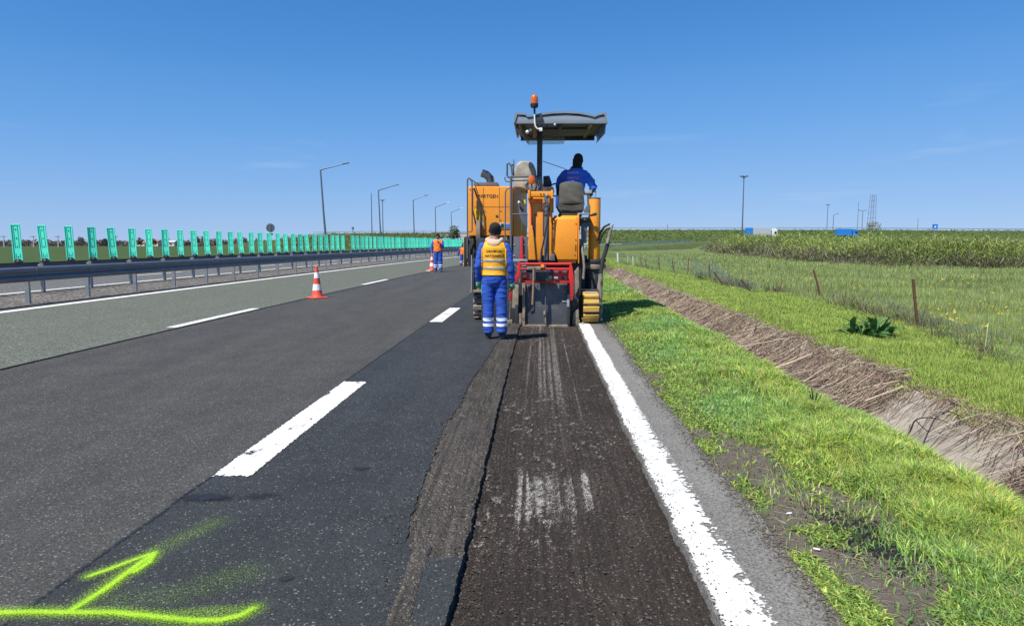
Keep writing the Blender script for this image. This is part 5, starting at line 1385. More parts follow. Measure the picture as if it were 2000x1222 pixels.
# right rear lifting column
cR = at(1160, 500, 12.55); rC = (at(1172, 450, 12.55).x - at(1149, 450, 12.55).x) / 2; zt = at(1160, 388, 12.4).z; zb = at(1160, 507, 12.4).z
colm = part(M().lathe([(0, zb), (rC, zb), (rC, zt - .05), (rC * .98, zt - .04), (rC * .98, zt), (0, zt)], (cR.x, 12.52, 0), n=32), 'lifting_column', 'orange_paint', bevel=0.003)
part(M().lathe([(0, zt + .001), (rC * 1.0, zt + .001), (rC * 1.0, zt + .02), (0, zt + .02)], (cR.x, 12.52, 0), n=32), 'column_cap', 'dark_frame', colm, bevel=0.003)
x1_, x2_ = at(1141, 515, 12.4).x, at(1186, 515, 12.4).x; cx_ = (x1_ + x2_) / 2; rr_ = (x2_ - x1_) / 2
z1_, z2_, z3_, z4_ = [at(1160, q_, 12.4).z for q_ in (506, 512, 518, 525)]
part(M().lathe([(0, z2_), (rr_ * .97, z2_), (rr_ * .97, z1_), (0, z1_)], (cx_, 12.52, 0), n=32), 'column_collar', 'dark_frame', colm, bevel=0.005)
part(M().lathe([(0, z4_), (rr_ * .93, z4_), (rr_ * .95, z3_), (rr_ * .86, z3_ + .01), (rr_ * .84, z2_ - .003), (0, z2_ - .003)], (cx_, 12.52, 0), n=32), 'column_ring', 'dusty_steel', colm, bevel=0.003)
part(M().lathe([(0, 0.35), (0.145, 0.35), (0.145, z4_ - .002), (0, z4_ - .002)], (at(1160, 550, 12.4).x, 12.52, 0), n=24), 'column_piston', 'dark_frame', colm, bevel=0.004)
part(M().pbox(1136, 566, 1173, 573, 12.1, 0.8), 'track_yoke', 'dark_frame')
part(bar([(1142, 571), (1164, 572), (1168, 577)], 11.95, 0.012), 'track_scraper', 'galv_light', bevel=0)
# hoses on the right
part(bar([(1168, 470, 12.4), (1172, 455, 12.35), (1180, 443, 12.3), (1190, 438, 12.3), (1196, 441, 12.3)], 12.3, 0.020, 10), 'hose', 'rubber', bevel=0)
part(bar([(1170, 476, 12.35), (1176, 459, 12.3), (1184, 448, 12.26), (1192, 445, 12.26)], 12.26, 0.018, 10), 'hose', 'rubber', bevel=0)
part(M().tube([at(1195, 438, 12.28), at(1193, 447, 12.28)], 0.034, 12), 'hose_coupling', 'galv_light', bevel=0.004)
part(M().tube([at(1192, 448, 12.27), at(1190, 462, 12.27), at(1186, 476, 12.28)], [0.026, 0.032, 0.036], 12), 'hose_sleeve', 'dusty_hose', bevel=0)
part(bar([(1188, 472, 12.3), (1183, 490, 12.3), (1177, 508, 12.28), (1174, 528, 12.25), (1173, 560, 12.2)], 12.3, 0.036, 10), 'hose', 'rubber', bevel=0)
hz_ = [at(1172, 535 + 9 * k, 12.1) + Vector((0.014 * math.sin(k * 1.9), 0, 0)) for k in range(11)]
part(M().tube(hz_, [0.040 + 0.007 * math.sin(k * 2.7) for k in range(11)], 10), 'hose_bundle', 'dusty_hose', bevel=0)
part(bar([(1136, 480, 12.2), (1139, 500, 12.1), (1141, 520, 12.1), (1139, 545, 12.1)], 12.1, 0.022, 10), 'hose', 'dusty_hose', bevel=0)
part(bar([(1133, 478, 12.25), (1134, 510, 12.2), (1133, 560, 12.2), (1134, 630, 12.2)], 12.1, 0.020, 10), 'hose', 'rubber', bevel=0)

# --- grey bracket, valve block and rail right of the box
part(M().pp([(1135, 434), (1155, 434), (1155, 443), (1147, 443), (1146, 475), (1136, 475)], 12.25, 0.10), 'bracket', 'machine_grey')
part(M().pbox(1133, 424, 1152, 433, 12.2, 0.2), 'valve_block', 'dark_frame')
for (px, py) in ((1137, 427), (1142, 430), (1148, 426), (1159, 419), (1163, 418)):
    part(M().ball(at(px, py, 12.2), 0.028, 10), 'hose_fitting', 'dark_frame', bevel=0)
part(bar([(1151, 421), (1164, 419)], 12.3, 0.022), 'valve_stem', 'dark_frame', bevel=0)
part(M().pbox(1128.5, 416, 1151, 418.5, 12.28, 0.3), 'ledge', 'galv_light', bevel=0.003)
part(M().pp([(1147, 400), (1153, 400), (1154, 414), (1142, 417), (1140, 411)], 12.45, 0.08), 'seat_bracket', 'machine_grey')
part(bar([(1150, 382, 12.6), (1151, 402, 12.5)], 12.5, 0.035), 'armrest_post', 'dark_frame', bevel=0)
part(M().pp([(1142.5, 371), (1156, 371), (1156, 378), (1143, 378)], 12.55, 0.42), 'armrest', 'galv_light', bevel=0.01)
part(M().pbox(1155.5, 369, 1158, 382, 12.6, 0.45), 'control_box', 'dark_frame')
part(bar([(1163, 376), (1163, 392)], 12.62, 0.013), 'control_lever', 'galv_light', bevel=0)
part(M().ball(at(1163, 375, 12.62), 0.017, 10), 'lever_knob', 'rubber', bevel=0)

# --- orange hopper box and its bolts
bxp = [(1080.5, 421), (1128, 421), (1129.5, 425), (1129, 511), (1090, 511), (1083, 497), (1077, 492), (1077, 460)]
ob_ = part(M().pp([(1081, 429), (1128.6, 429), (1127.5, 507), (1089, 507), (1084, 494), (1076.5, 490), (1077, 465)], 12.12, 0.85), 'water_tank', 'orange_paint', bevel=0.012, seg=2)
part(M().prism([at(1081.3, 428.8, 12.13), at(1128.4, 428.8, 12.13), at(1128.4, 421, 12.22), at(1082.5, 421, 12.22)], (0, 0.6, 0.0)), 'tank_lid', 'orange_paint', ob_, bevel=0.008)
part(M().pp([(1088, 507.5), (1127, 507.5), (1124, 514), (1092, 514)], 12.2, 0.6), 'tank_foot', 'orange_paint', ob_)
for (px, py) in ((1081, 437), (1125, 437), (1080.5, 468.5), (1124.5, 468.5), (1123, 498), (1126, 426), (1083, 430)):
    part(M().lathe([(0, 0), (0.011, 0), (0.011, .008), (0, .009)], at(px, py, 12.12), 'Y', 8), 'bolt', 'ink_dark', ob_, bevel=0)
part(M().box(*(lambda a_, b_: (a_.x, b_.x, 12.112, 12.1185, b_.z, a_.z))(at(1123.6, 478, 12.12), at(1125.2, 490, 12.12))), 'latch', 'ink_dark', ob_, bevel=0)
part(M().pbox(1129.2, 418, 1131.2, 514, 12.1, 0.5), 'edge_plate', 'orange_paint', bevel=0.004)

# --- central mast: beam, plates, ram
part(M().pbox(1033, 373.5, 1079, 384, 12.05, 0.22), 'mast_crossbeam', 'orange_paint', bevel=0.012)
for x_ in (1031, 1076): part(M().pbox(x_, 371, x_ + 4.5, 388, 12.03, 0.30), 'mast_lug', 'orange_paint', bevel=0.008)
for x_ in (1056, 1062):
    part(M().lathe([(0, 0), (0.012, 0), (0.012, .012), (0, .012)], at(x_, 379, 12.05), 'Y', 10), 'bolt', 'ink_dark', bevel=0)
mpl = part(M().pp([(1032, 398), (1060, 398), (1060, 480), (1056, 487), (1055, 507), (1032, 507)], 12.18, 0.05), 'mast_plate', 'orange_paint', bevel=0.006)
part(M().pbox(1032, 385, 1060, 397.8, 12.32, 0.06), 'mast_recess', 'orange_paint')
part(M().pp([(1043, 418), (1046, 417), (1046, 464), (1043, 462)], 12.171, 0.004), 'slot', 'ink_dark', mpl, bevel=0)
part(bar([(1036, 399), (1038, 420), (1042, 450), (1047, 508)], 12.155, 0.010), 'hose', 'rubber', mpl, bevel=0)
part(bar([(1037, 396), (1038, 440)], 12.14, 0.014), 'grease_line', 'red_paint', mpl, bevel=0)
part(M().pbox(1073, 386, 1079, 508, 12.22, 0.5), 'mast_side_plate', 'orange_paint')
part(M().pbox(1060.3, 386, 1073, 508, 12.55, 0.06), 'mast_backing', 'orange_paint')
ram = part(M().tube([at(1067.5, 402, 12.05), at(1067.3, 450, 12.05), at(1067, 508, 12.05)], 0.042, 16), 'hydraulic_ram', 'machine_grey', bevel=0)
part(M().pbox(1063.5, 379, 1071.5, 403, 12.0, 0.09), 'ram_head', 'machine_grey', ram, bevel=0.012)
part(M().lathe([(0, 0), (0.02, 0), (0.02, .02), (0, .022)], at(1067.5, 381, 12.0), 'Y', 12), 'ram_pin', 'galv_light', ram, bevel=0)
part(bar([(1064, 391), (1058.5, 391), (1058, 405), (1060, 412), (1066, 414), (1072, 408), (1074, 390)], 11.98, 0.009), 'hose', 'rubber', ram, bevel=0)
part(bar([(1073, 405, 12.0), (1068, 440, 11.97), (1062, 470, 11.95), (1058, 490, 11.95), (1057, 510, 11.95)], 11.97, 0.016), 'hose', 'rubber', ram, bevel=0)
part(M().pp([(1074, 503), (1077, 496), (1083, 495), (1084, 509), (1074, 509)], 11.98, 0.1), 'ram_foot', 'machine_grey')
part(M().pbox(1079, 386, 1081.5, 415, 12.2, 0.1), 'mast_strut', 'orange_paint')

# --- grey side plates with the red link, left of the mast
part(M().pbox(1003, 462, 1031, 514, 12.25, 0.05), 'side_plate', 'machine_grey')
for (px, py) in ((1004.5, 478), (1024, 478), (1004, 499), (1024, 499)):
    part(M().lathe([(0, 0), (0.014, 0), (0.012, .012), (0, .014)], at(px, py, 12.25), 'Y', 8), 'bolt', 'galv_light', bevel=0)
part(M().pp([(1016, 461), (1020.5, 461), (1021, 490), (1023, 510), (1014, 510), (1016.5, 490)], 12.20, 0.04), 'link_arm', 'red_paint', bevel=0.004)
part(M().pbox(995, 506, 1030, 510.5, 12.1, 0.06), 'tie_bar', 'galv_light', bevel=0.004)
part(bar([(996, 509), (1012, 523)], 12.05, 0.012), 'tie_rod', 'dusty_steel', bevel=0)

# --- red carrying frame
part(bar([(1012, 515.5), (1116, 515.5)], 11.62, 0.021, 12), 'frame_bar', 'red_paint', bevel=0)
part(bar([(1012, 525), (1116, 525)], 11.62, 0.017, 12), 'frame_bar', 'red_paint', bevel=0)
fr = M()
fr.pbox(1018, 533.5, 1034, 536, 11.70, 0.02); fr.pbox(1018, 546, 1116, 552.5, 11.70, 0.02); fr.pbox(1018, 536.2, 1021, 545.8, 11.70, 0.02); fr.pbox(1028, 536.2, 1034, 545.8, 11.70, 0.02)
fr.pbox(1080, 526, 1116, 532, 11.70, 0.02); fr.pbox(1080, 532.2, 1098, 545.8, 11.70, 0.02); fr.pbox(1107, 532.2, 1116, 545.8, 11.70, 0.02); fr.pbox(1098.2, 532.2, 1106.8, 539, 11.70, 0.02)
part(fr, 'frame_plate', 'red_paint', bevel=0.003)
part(M().pp([(1011, 512), (1016, 512), (1016, 540), (1006, 553), (1001, 556), (998, 586), (993.5, 588), (996, 553), (1003, 544), (1011, 532)], 11.60, 0.05), 'frame_arm', 'red_paint', bevel=0.006)
part(M().pp([(1113, 512), (1118, 520), (1121, 541), (1120.5, 553), (1119, 586), (1114, 586), (1113, 553), (1110, 540), (1112, 525)], 11.60, 0.05), 'frame_arm', 'red_paint', bevel=0.006)
for (x0, y0, x1, y1) in ((1019, 518, 1028, 521), (1019.5, 527, 1027.5, 532), (1082, 528, 1090, 532.5), (1098, 528, 1107, 532.5), (1082, 540, 1090, 544.5)):
    part(M().pbox(x0, y0, x1, y1, 11.66, 0.03), 'bracket', 'galv_light', bevel=0.003)
part(M().pp([(1046, 531), (1078, 531), (1079, 544), (1073, 550), (1052, 550), (1046, 545)], 11.66, 0.12), 'tool_box', 'dark_frame', bevel=0.01)
part(M().pbox(1029, 520, 1056, 526.5, 11.56, 0.045), 'handle_clamp', 'dusty_steel', bevel=0.006)
part(M().pbox(1056.5, 517, 1063, 523, 11.57, 0.05), 'clamp_lug', 'orange_paint', bevel=0.006)
# --- scraper
scz = at(1066, 637.5, 11.86).z
sc_ = part(M().prism([at(1027, 552, 11.86), at(1110, 552, 11.86), Vector((at(1110, 600, 11.86).x, 11.86, scz)), Vector((at(1027, 600, 11.86).x, 11.86, scz))], (0, 0.04, 0)), 'scraper_blade', 'scraper_steel', bevel=0.006)
part(M().box(at(1026, 630, 11.8).x, at(1111, 630, 11.8).x, 11.80, 11.8595, scz - .004, scz + 0.035), 'wear_strip', 'dusty_steel', sc_, bevel=0.004)
part(M().pp([(1027, 556), (1050, 556), (1047, 572), (1027, 572)], 11.85, 0.009), 'stiffener', 'machine_grey', sc_, bevel=0.002)
part(M().pp([(1074, 556), (1109, 556), (1109, 571), (1077, 571)], 11.85, 0.009), 'stiffener', 'machine_grey', sc_, bevel=0.002)
part(bar([(1065.5, 516), (1065.5, 608)], 11.80, 0.011), 'blade_rod', 'machine_grey', sc_, bevel=0)
part(M().pbox(1061.5, 608, 1069, 616, 11.78, 0.07), 'blade_clevis', 'dusty_steel', sc_, bevel=0.006)
part(bar([(1065.5, 616), (1065.5, 631)], 11.81, 0.016), 'blade_pin', 'dusty_steel', sc_, bevel=0)
part(M().pbox(1098, 586.5, 1107, 590, 11.85, 0.009), 'latch', 'galv_light', sc_, bevel=0.002)
part(M().pp([(1108, 552), (1113, 552), (1113, 637), (1108.5, 637)], 11.80, 0.06), 'blade_rail', 'dark_frame', bevel=0.004)
part(M().pbox(1107, 585, 1112, 599, 11.79, 0.01), 'hinge', 'galv_light', bevel=0.002)
part(M().pp([(1020, 552), (1026, 552), (1025.5, 638), (1020, 638)], 11.80, 0.06), 'blade_rail', 'dusty_steel', bevel=0.004)
# --- worn side plates and skids left and right of the scraper
part(M().pp([(1002, 556), (1013, 556), (1012, 602), (1000, 602)], 11.9, 0.06), 'skid_upright', 'dusty_steel')
part(M().pp([(1114, 552), (1130, 540), (1131, 636), (1114, 636)], 12.0, 0.05), 'side_shield', 'dark_frame')
part(M().pp([(1122, 530), (1130, 520), (1131, 560), (1124, 575)], 11.95, 0.04), 'skid_upright', 'dusty_steel')
part(M().pp([(1120, 612), (1130, 600), (1131, 636), (1117, 636)], 11.93, 0.05), 'skid_shoe', 'dusty_steel')
part(M().pp([(985, 520), (1020, 520), (1020, 636), (990, 636)], 12.05, 0.05), 'side_shield', 'dark_frame')
part(M().pp([(940, 560), (990, 540), (990, 636), (940, 632)], 12.3, 0.05), 'side_shield', 'dark_frame')
part(M().pbox(1006, 595, 1012, 636, 11.88, 0.05), 'skid_leg', 'dark_frame')
part(M().pbox(1012.5, 612, 1019, 636, 11.9, 0.05), 'skid_leg', 'dusty_steel')
part(M().pp([(978, 627), (1000, 624), (1001, 636), (976, 637)], 11.95, 0.06), 'skid_shoe', 'dusty_steel')
part(bar([(998, 588), (996, 600), (995, 622)], 11.7, 0.006), 'chain', 'dusty_steel', bevel=0)
part(bar([(1015, 545), (1014, 575)], 11.72, 0.010), 'release_lever', 'dusty_steel', bevel=0)
part(bar([(1032, 560, 11.8), (1036, 566, 11.78), (1036, 590, 11.78), (1032, 598, 11.8)], 11.78, 0.012), 'hose', 'rubber', bevel=0)

# --- engine cabinet
cab = part(M().pp([(914, 364), (1002, 364), (1002, 461), (914, 461)], 13.6, 2.4), 'engine_cabinet', 'orange_paint', bevel=0.03, seg=3)
a_, b_ = at(1002.3, 364, 13.62), at(1028, 367, 14.25)
sd = part(M().prism([at(1002.6, 364, 13.62), at(1018.5, 364.5, 13.95), at(1018.5, 464, 13.95), at(1002.6, 463, 13.62)], (0.0, 0.35, 0)), 'cabinet_door', 'orange_paint', bevel=0.012)
part(M().prism([at(1019.2, 364.5, 13.97), at(1029, 370, 14.25), at(1029, 464, 14.25), at(1019.2, 464, 13.97)], (0.0, 0.3, 0)), 'cabinet_door', 'orange_paint', bevel=0.012)
part(M().pbox(908, 461.5, 1003, 512, 13.75, 2.0), 'engine_bay', 'dark_frame', bevel=0.01)
for x_ in (944, 975):
    part(M().pbox(x_, 366, x_ + 0.7, 460, 13.597, 0.002), 'panel_seam', 'ink_dark', cab, bevel=0)
part(M().pbox(926, 404, 999, 404.6, 13.597, 0.002), 'panel_seam', 'ink_dark', cab, bevel=0)
for (px, py) in ((947, 412), (947, 452), (978, 412), (978, 430), (996, 408), (996, 455), (918, 370), (998, 368)):
    part(M().lathe([(0, 0), (0.013, 0), (0.011, .010), (0, .011)], at(px, py, 13.6), 'Y', 8), 'bolt', 'machine_grey', cab, bevel=0)
for (px, py) in ((968, 420), (968, 450)): part(M().pbox(px, py, px + 4.5, py + 3, 13.585, 0.015), 'latch', 'dark_frame', cab, bevel=0.003)
facing_text('WIRTGEN', 932.5, 973, 383.5, 13.596, 'ink_dark', 'lettering', cab)
for (x0, y0, x1, y1, m_) in ((927.5, 409, 933.5, 418, 'sticker_yellow'), (929, 421, 935, 433, 'sticker_yellow'), (936, 422, 944.5, 432, 'sticker_yellow'), (936, 433, 944.5, 440, 'white_plastic'), (1019.5, 390, 1026.5, 398, 'sticker_yellow')):
    Yq = 13.597 if x0 < 1000 else 13.96
    st_ = part(M().pbox(x0, y0, x1, y1, Yq - (0.0 if x0 < 1000 else .02), 0.002), 'warning_sticker', m_, cab, bevel=0)
    if m_ == 'sticker_yellow' and x0 < 1000: part(M().pp([((x0 + x1) / 2, y0 + 2), (x1 - 1.6, y1 - 2.2), (x0 + 1.6, y1 - 2.2)], Yq - 0.002, 0.0015), 'sticker_symbol', 'ink_dark', cab, bevel=0)
pl_ = part(M().pbox(975, 435.5, 999, 447, 13.585, 0.012), 'data_plate', 'galv_light', cab, bevel=0.002)
part(M().pbox(978.5, 437, 984, 445, 13.580, 0.003), 'plate_print', 'ink_dark', cab, bevel=0)
part(M().pbox(985, 438.5, 997.5, 441, 13.580, 0.003), 'plate_print', 'sign_blue', cab, bevel=0)
part(M().pbox(985, 443, 996, 444.5, 13.580, 0.003), 'plate_print', 'sign_blue', cab, bevel=0)
part(M().pbox(929.5, 430, 938, 470, 13.45, 0.1), 'air_duct', 'dusty_steel', bevel=0.02)
part(bar([(926, 368, 13.5), (938, 402, 13.5), (940, 470, 13.5)], 13.5, 0.018), 'cable', 'dark_frame', bevel=0)
part(bar([(923, 368, 13.48), (923, 410, 13.48), (930, 440, 13.48)], 13.48, 0.016), 'cable', 'dark_frame', bevel=0)
# exhaust
eb = part(M().pbox(925, 356, 972, 363.8, 13.9, 0.9), 'exhaust_box', 'machine_grey', bevel=0.012)
part(M().tube([at(958, 356, 14.2), at(957.5, 349, 14.2), at(950, 341.5, 14.2), at(941, 338, 14.2)], [0.085, 0.085, 0.083, 0.08], 16), 'exhaust_pipe', 'chrome_brown', eb, bevel=0)
# handrails
HR = 0.016
part(bar([(913, 505), (913, 352), (915.5, 348), (919, 350), (922, 356), (922, 450), (919.5, 452.5), (914, 452.5)], 13.40, HR), 'handrail', 'machine_grey', bevel=0)
part(bar([(919, 350, 13.4), (935, 361, 13.9)], 13.4, 0.010), 'handrail', 'machine_grey', bevel=0)
part(bar([(986.5, 470), (987, 376), (989, 370), (995, 367), (999, 367)], 13.40, HR * .9), 'handrail', 'machine_grey', bevel=0)
part(bar([(998, 345), (998, 510)], 13.35, 0.026), 'handrail', 'machine_grey', bevel=0)
part(bar([(1000, 418.5), (1031, 418.5)], 13.2, 0.014), 'ladder_rung', 'machine_grey', bevel=0)
part(bar([(990.5, 345), (990.5, 320), (994, 318.5), (999, 325), (1001, 345)], 13.4, 0.020), 'handrail', 'machine_grey', bevel=0)
part(bar([(991, 346), (1050, 345)], 13.38, 0.022), 'handrail', 'machine_grey', bevel=0)
part(bar([(998, 353), (1036, 352)], 13.38, 0.016), 'handrail', 'machine_grey', bevel=0)
part(bar([(986, 346), (986.5, 352), (990, 355), (998, 355)], 13.37, 0.012), 'handrail', 'machine_grey', bevel=0)
part(bar([(1003.5, 312), (1003.5, 345)], 13.45, 0.012), 'handrail', 'machine_grey', bevel=0)
part(M().ball(at(1001, 322.5, 13.42), 0.018, 8), 'rail_knob', 'rubber', bevel=0)
# black flap and left side hoses
part(M().pp([(906.5, 464), (913, 462), (913, 520), (906.5, 521)], 13.5, 0.03), 'rubber_flap', 'rubber', bevel=0.004)
part(M().pp([(905.2, 464), (906.3, 464), (906.3, 521), (905.2, 521)], 13.49, 0.05), 'flap_edge', 'orange_paint', bevel=0.002)
for k in range(4):
    part(bar([(914 + 3 * k, 466, 13.6), (913 + 4 * k, 490, 13.5), (917 + 2 * k, 520, 13.5)], 13.5, 0.022), 'hose', 'rubber', bevel=0)
for k in range(3):
    part(bar([(978 + 6 * k, 463, 13.5), (983 + 5 * k, 472, 13.4), (980 + 6 * k, 488, 13.4), (974 + 7 * k, 500, 13.5)], 13.4, 0.016), 'hose', 'rubber', bevel=0)
part(M().ball(at(988, 470, 13.5), 0.075, 12, (1, .6, 1)), 'filter_cap', 'dusty_steel', bevel=0)
part(M().pp([(1012, 398), (1020, 406), (1030, 420), (1030, 446), (1020, 436), (1014, 420)], 13.35, 0.06), 'air_scoop', 'machine_grey', bevel=0.01)
part(M().ball(at(1014, 396, 13.3), 0.035, 8), 'mirror', 'galv_light', bevel=0)
# grey covered unit in front of the post
cvp = [(1005, 346), (1003, 333), (1008, 321), (1016, 314), (1034, 314), (1042, 320), (1047, 333), (1048, 346)]
tu = part(M().pp(cvp, 14.2, 0.8), 'tarpaulin_cover', 'tarp_grey', bevel=0.05, seg=3)
part(M().pp([(1002, 347), (1050, 347), (1050, 372), (1002, 372)], 14.15, 0.9), 'cooler_housing', 'tarp_grey', bevel=0.03, seg=2)
# beacon on the mast
part(bar([(1038.5, 372), (1038.5, 358)], 12.3, 0.014), 'beacon_stem', 'dark_frame', bevel=0)
part(M().lathe([(0, -.08), (.055, -.07), (.066, -.03), (.066, .02), (.05, .06), (.02, .075), (0, .076)], at(1038.5, 351, 12.3), n=18), 'amber_beacon', 'amber_glass', bevel=0)
# clutter of hoses behind the crossbeam
for k, (x0, x1, x2) in enumerate(((1029, 1027, 1034), (1033, 1030, 1038), (1046, 1048, 1044), (1052, 1055, 1050), (1058, 1060, 1056))):
    part(bar([(x0, 372, 12.4), (x1, 362, 12.45), (x2, 352, 12.7)], 12.4, 0.013), 'hose', 'rubber', bevel=0)
# control display and steering wheel
part(M().pp([(1061, 344), (1073, 343), (1078, 358), (1077, 365), (1061, 365)], 13.2, 0.1), 'control_display', 'dark_frame', bevel=0.012)
part(M().pp([(1060, 365.5), (1080, 364), (1083, 373), (1080, 383), (1060, 383)], 12.8, 0.5), 'console', 'dark_frame', bevel=0.02)
ang_ = [k * 2 * math.pi / 20 for k in range(20)]; c_ = at(1089, 371, 13.0)
part(M().tube([c_ + Vector((0.17 * math.cos(q_), 0.12 * math.sin(q_), 0.13 * math.sin(q_))) for q_ in ang_], 0.014, 8, closed=True), 'steering_wheel', 'rubber', bevel=0)
part(M().tube([c_, c_ + Vector((0.02, 0.15, -0.35))], 0.03, 8), 'steering_column', 'dark_frame', bevel=0)
part(bar([(1060, 315, 13.1), (1104, 330, 13.3)], 13.1, 0.006), 'antenna', 'dark_frame', bevel=0)
# seat
sb = M()
seat = part(M().pp([(1091, 400), (1140, 400), (1141, 408), (1137, 416), (1096, 416), (1090, 408)], 12.62, 0.55), 'seat_cushion', 'seat_fabric', bevel=0.03, seg=3)
bk = M(); n1, n2 = 14, 14; Vv = []; Ff = []
for side in (0, 1):
    for i in range(n1 + 1):
        for j in range(n2 + 1):
            s_, t_ = i / n1, j / n2
            py = 401 - 48 * t_; hw = 25.5 - 3.2 * t_ - 7.0 * max(0, (t_ - 0.82) / 0.18) ** 2
            px = 1116.5 + (s_ * 2 - 1) * hw - 0.5 * (t_)
            if t_ > .999: py += 3.0 * (abs(s_ * 2 - 1) ** 3)
            bul = 0.05 * (1 - (2 * s_ - 1) ** 4) * (1 - (2 * t_ - 1) ** 6) + 0.008 * math.sin(9 * s_ + 14 * t_) * math.sin(5 * t_)
            P_ = at(px, py, 12.62); Vv.append(P_ + Vector((0, (-bul if side == 0 else bul + 0.07) + 0.10 * t_, 0)))
N1 = (n1 + 1) * (n2 + 1)
def ix_(sd_, i, j): return sd_ * N1 + i * (n2 + 1) + j
for sd_ in (0, 1):
    for i in range(n1):
        for j in range(n2): Ff.append((ix_(sd_, i, j), ix_(sd_, i + 1, j), ix_(sd_, i + 1, j + 1), ix_(sd_, i, j + 1)))
for i in range(n1):
    for j in (0, n2): Ff.append((ix_(0, i, j), ix_(0, i + 1, j), ix_(1, i + 1, j), ix_(1, i, j)))
for j in range(n2):
    for i in (0, n1): Ff.append((ix_(0, i, j), ix_(0, i, j + 1), ix_(1, i, j + 1), ix_(1, i, j)))
bk.raw(Vv, Ff); part(bk, 'seat_back', 'seat_fabric', bevel=0)
part(bar([(1094, 401.5), (1116, 404), (1139, 400.5)], 12.57, 0.014, 6), 'seat_piping', 'seat_fabric', bevel=0)
part(M().pbox(1092, 416.5, 1128, 420.7, 12.4, 0.5), 'seat_base', 'dark_frame')
part(M().pbox(1086, 384, 1091, 405, 12.7, 0.3), 'seat_side_bag', 'cloth_blue', bevel=0.02)
part(M().box(0.2, 1.15, 12.9, 13.9, at(1100, 425, 12.9).z - .1, at(1100, 425, 12.9).z), 'operator_platform', 'dark_frame', bevel=0.01)
# --- canopy
post = part(M().prism([at(1050.5, 374, 12.95), at(1058.5, 374, 12.95), at(1060, 248, 12.95), at(1051, 248, 12.95)], (0, 0.10, 0)), 'canopy_post', 'dark_frame', bevel=0.008)
part(bar([(1049.5, 372), (1050, 250)], 12.93, 0.010), 'cable', 'rubber', post, bevel=0)
part(M().prism([at(1048, 374, 12.9), at(1061, 374, 12.9), at(1059, 345, 12.93), at(1051, 345, 12.93)], (0, .15, 0)), 'post_gusset', 'machine_grey', post, bevel=0.006)
Yc0, Yc1 = 12.35, 13.95
top = [(1003, 240), (1006.5, 219.5), (1026, 221), (1030, 225), (1046, 223.5), (1060, 220.5), (1080, 218.2), (1105, 217.2), (1130, 218.5), (1150, 222), (1162, 225), (1170, 221.5), (1184, 219.5), (1187.5, 240)]
P0_ = [at(x_, y_, Yc0) for x_, y_ in top]; zr0 = at(1095, 240, Yc0).z; zr1 = at(1095, 266, Yc1).z
ins = [Vector((p_.x, 0, p_.z)) for p_ in P0_]; cxx = sum(p_.x for p_ in P0_) / len(P0_)
can = M(); Vv = []; Ff = []; ny = 8; m_ = len(ins); thk = 0.035
def sec(yf, shrink, dz, inner):
    out = []
    for i, p_ in enumerate(ins):
        x_ = cxx + (p_.x - cxx) * (1 - shrink); z_ = p_.z + dz
        if inner:
            if i in (0, m_ - 1): x_ += thk * .6 * (1 if i == 0 else -1)
            elif i in (1, m_ - 2): x_ += thk * (1 if i == 1 else -1); z_ -= thk
            else: z_ -= thk
        out.append(Vector((x_, yf, z_)))
    return out
rows = []
for k in range(ny + 1):
    t_ = k / ny; yf = Yc0 + (Yc1 - Yc0) * t_
    rows.append((yf, 0.02 * t_ * t_ + 0.015 * max(0, t_ - .85) / .15, 0.03 * math.sin(math.pi * t_) - 0.03 * t_ * t_))
for inner in (False, True):
    for r_ in rows: Vv += sec(*r_, inner)
def cid(inn, k, i): return (inn * (ny + 1) + k) * m_ + i
for inn in (0, 1):
    for k in range(ny):
        for i in range(m_ - 1): Ff.append((cid(inn, k, i), cid(inn, k, i + 1), cid(inn, k + 1, i + 1), cid(inn, k + 1, i)))
for k in (0, ny):
    for i in range(m_ - 1): Ff.append((cid(0, k, i), cid(0, k, i + 1), cid(1, k, i + 1), cid(1, k, i)))
for k in range(ny):
    for i in (0, m_ - 1): Ff.append((cid(0, k, i), cid(0, k + 1, i), cid(1, k + 1, i), cid(1, k, i)))
can.raw(Vv, Ff); canopy = part(can, 'canopy', 'canopy_grey', bevel=0)
rim = M(); rim.prism([at(x_, y_ + 1.5, Yc0 + .02) for x_, y_ in [(1004.5, 240), (1008, 224), (1026, 226), (1030, 229), (1046, 227.5), (1060, 225), (1105, 222), (1150, 226), (1163, 229), (1170, 226), (1182.5, 224), (1186, 240)]], (0, 0.03, 0)); part(rim, 'canopy_rim', 'canopy_grey', canopy, bevel=0.006)
part(M().box(ins[0].x + .08, ins[-1].x - .08, Yc0 + .055, Yc1 - .03, zr0 - 0.005, zr0 + 0.03), 'canopy_ceiling', 'dark_frame', canopy, bevel=0.004)
part(M().box(ins[0].x + .1, ins[-1].x - .1, Yc1 - .06, Yc1 - .02, zr0 - .08, zr0 + .06), 'canopy_rim', 'dark_frame', canopy, bevel=0.006)
for f_ in (0.22, 0.5, 0.82):
    x_ = ins[0].x + (ins[-1].x - ins[0].x) * f_; part(M().box(x_ - .03, x_ + .03, Yc0 + .06, Yc1 - .07, zr0 - .04, zr0 - .006), 'canopy_rib', 'dusty_steel' if f_ != .5 else 'dark_frame', canopy, bevel=0.004)
part(M().box(ins[0].x + .35, ins[-1].x - .25, Yc0 + .5, Yc0 + 1.3, zr0 - .035, zr0 - .0055), 'ceiling_panel', 'dark_frame', canopy, bevel=0.01)
def sheet(q_, off, name, m_): return part(M().prism(q_, off), name, m_, canopy, bevel=0)
sheet([at(1015, 241, 12.5), at(1033, 266.5, 13.85), at(1031.5, 283, 13.85), at(1018, 262, 12.6)], (0.008, 0, 0), 'side_curtain', 'smoked_plastic')
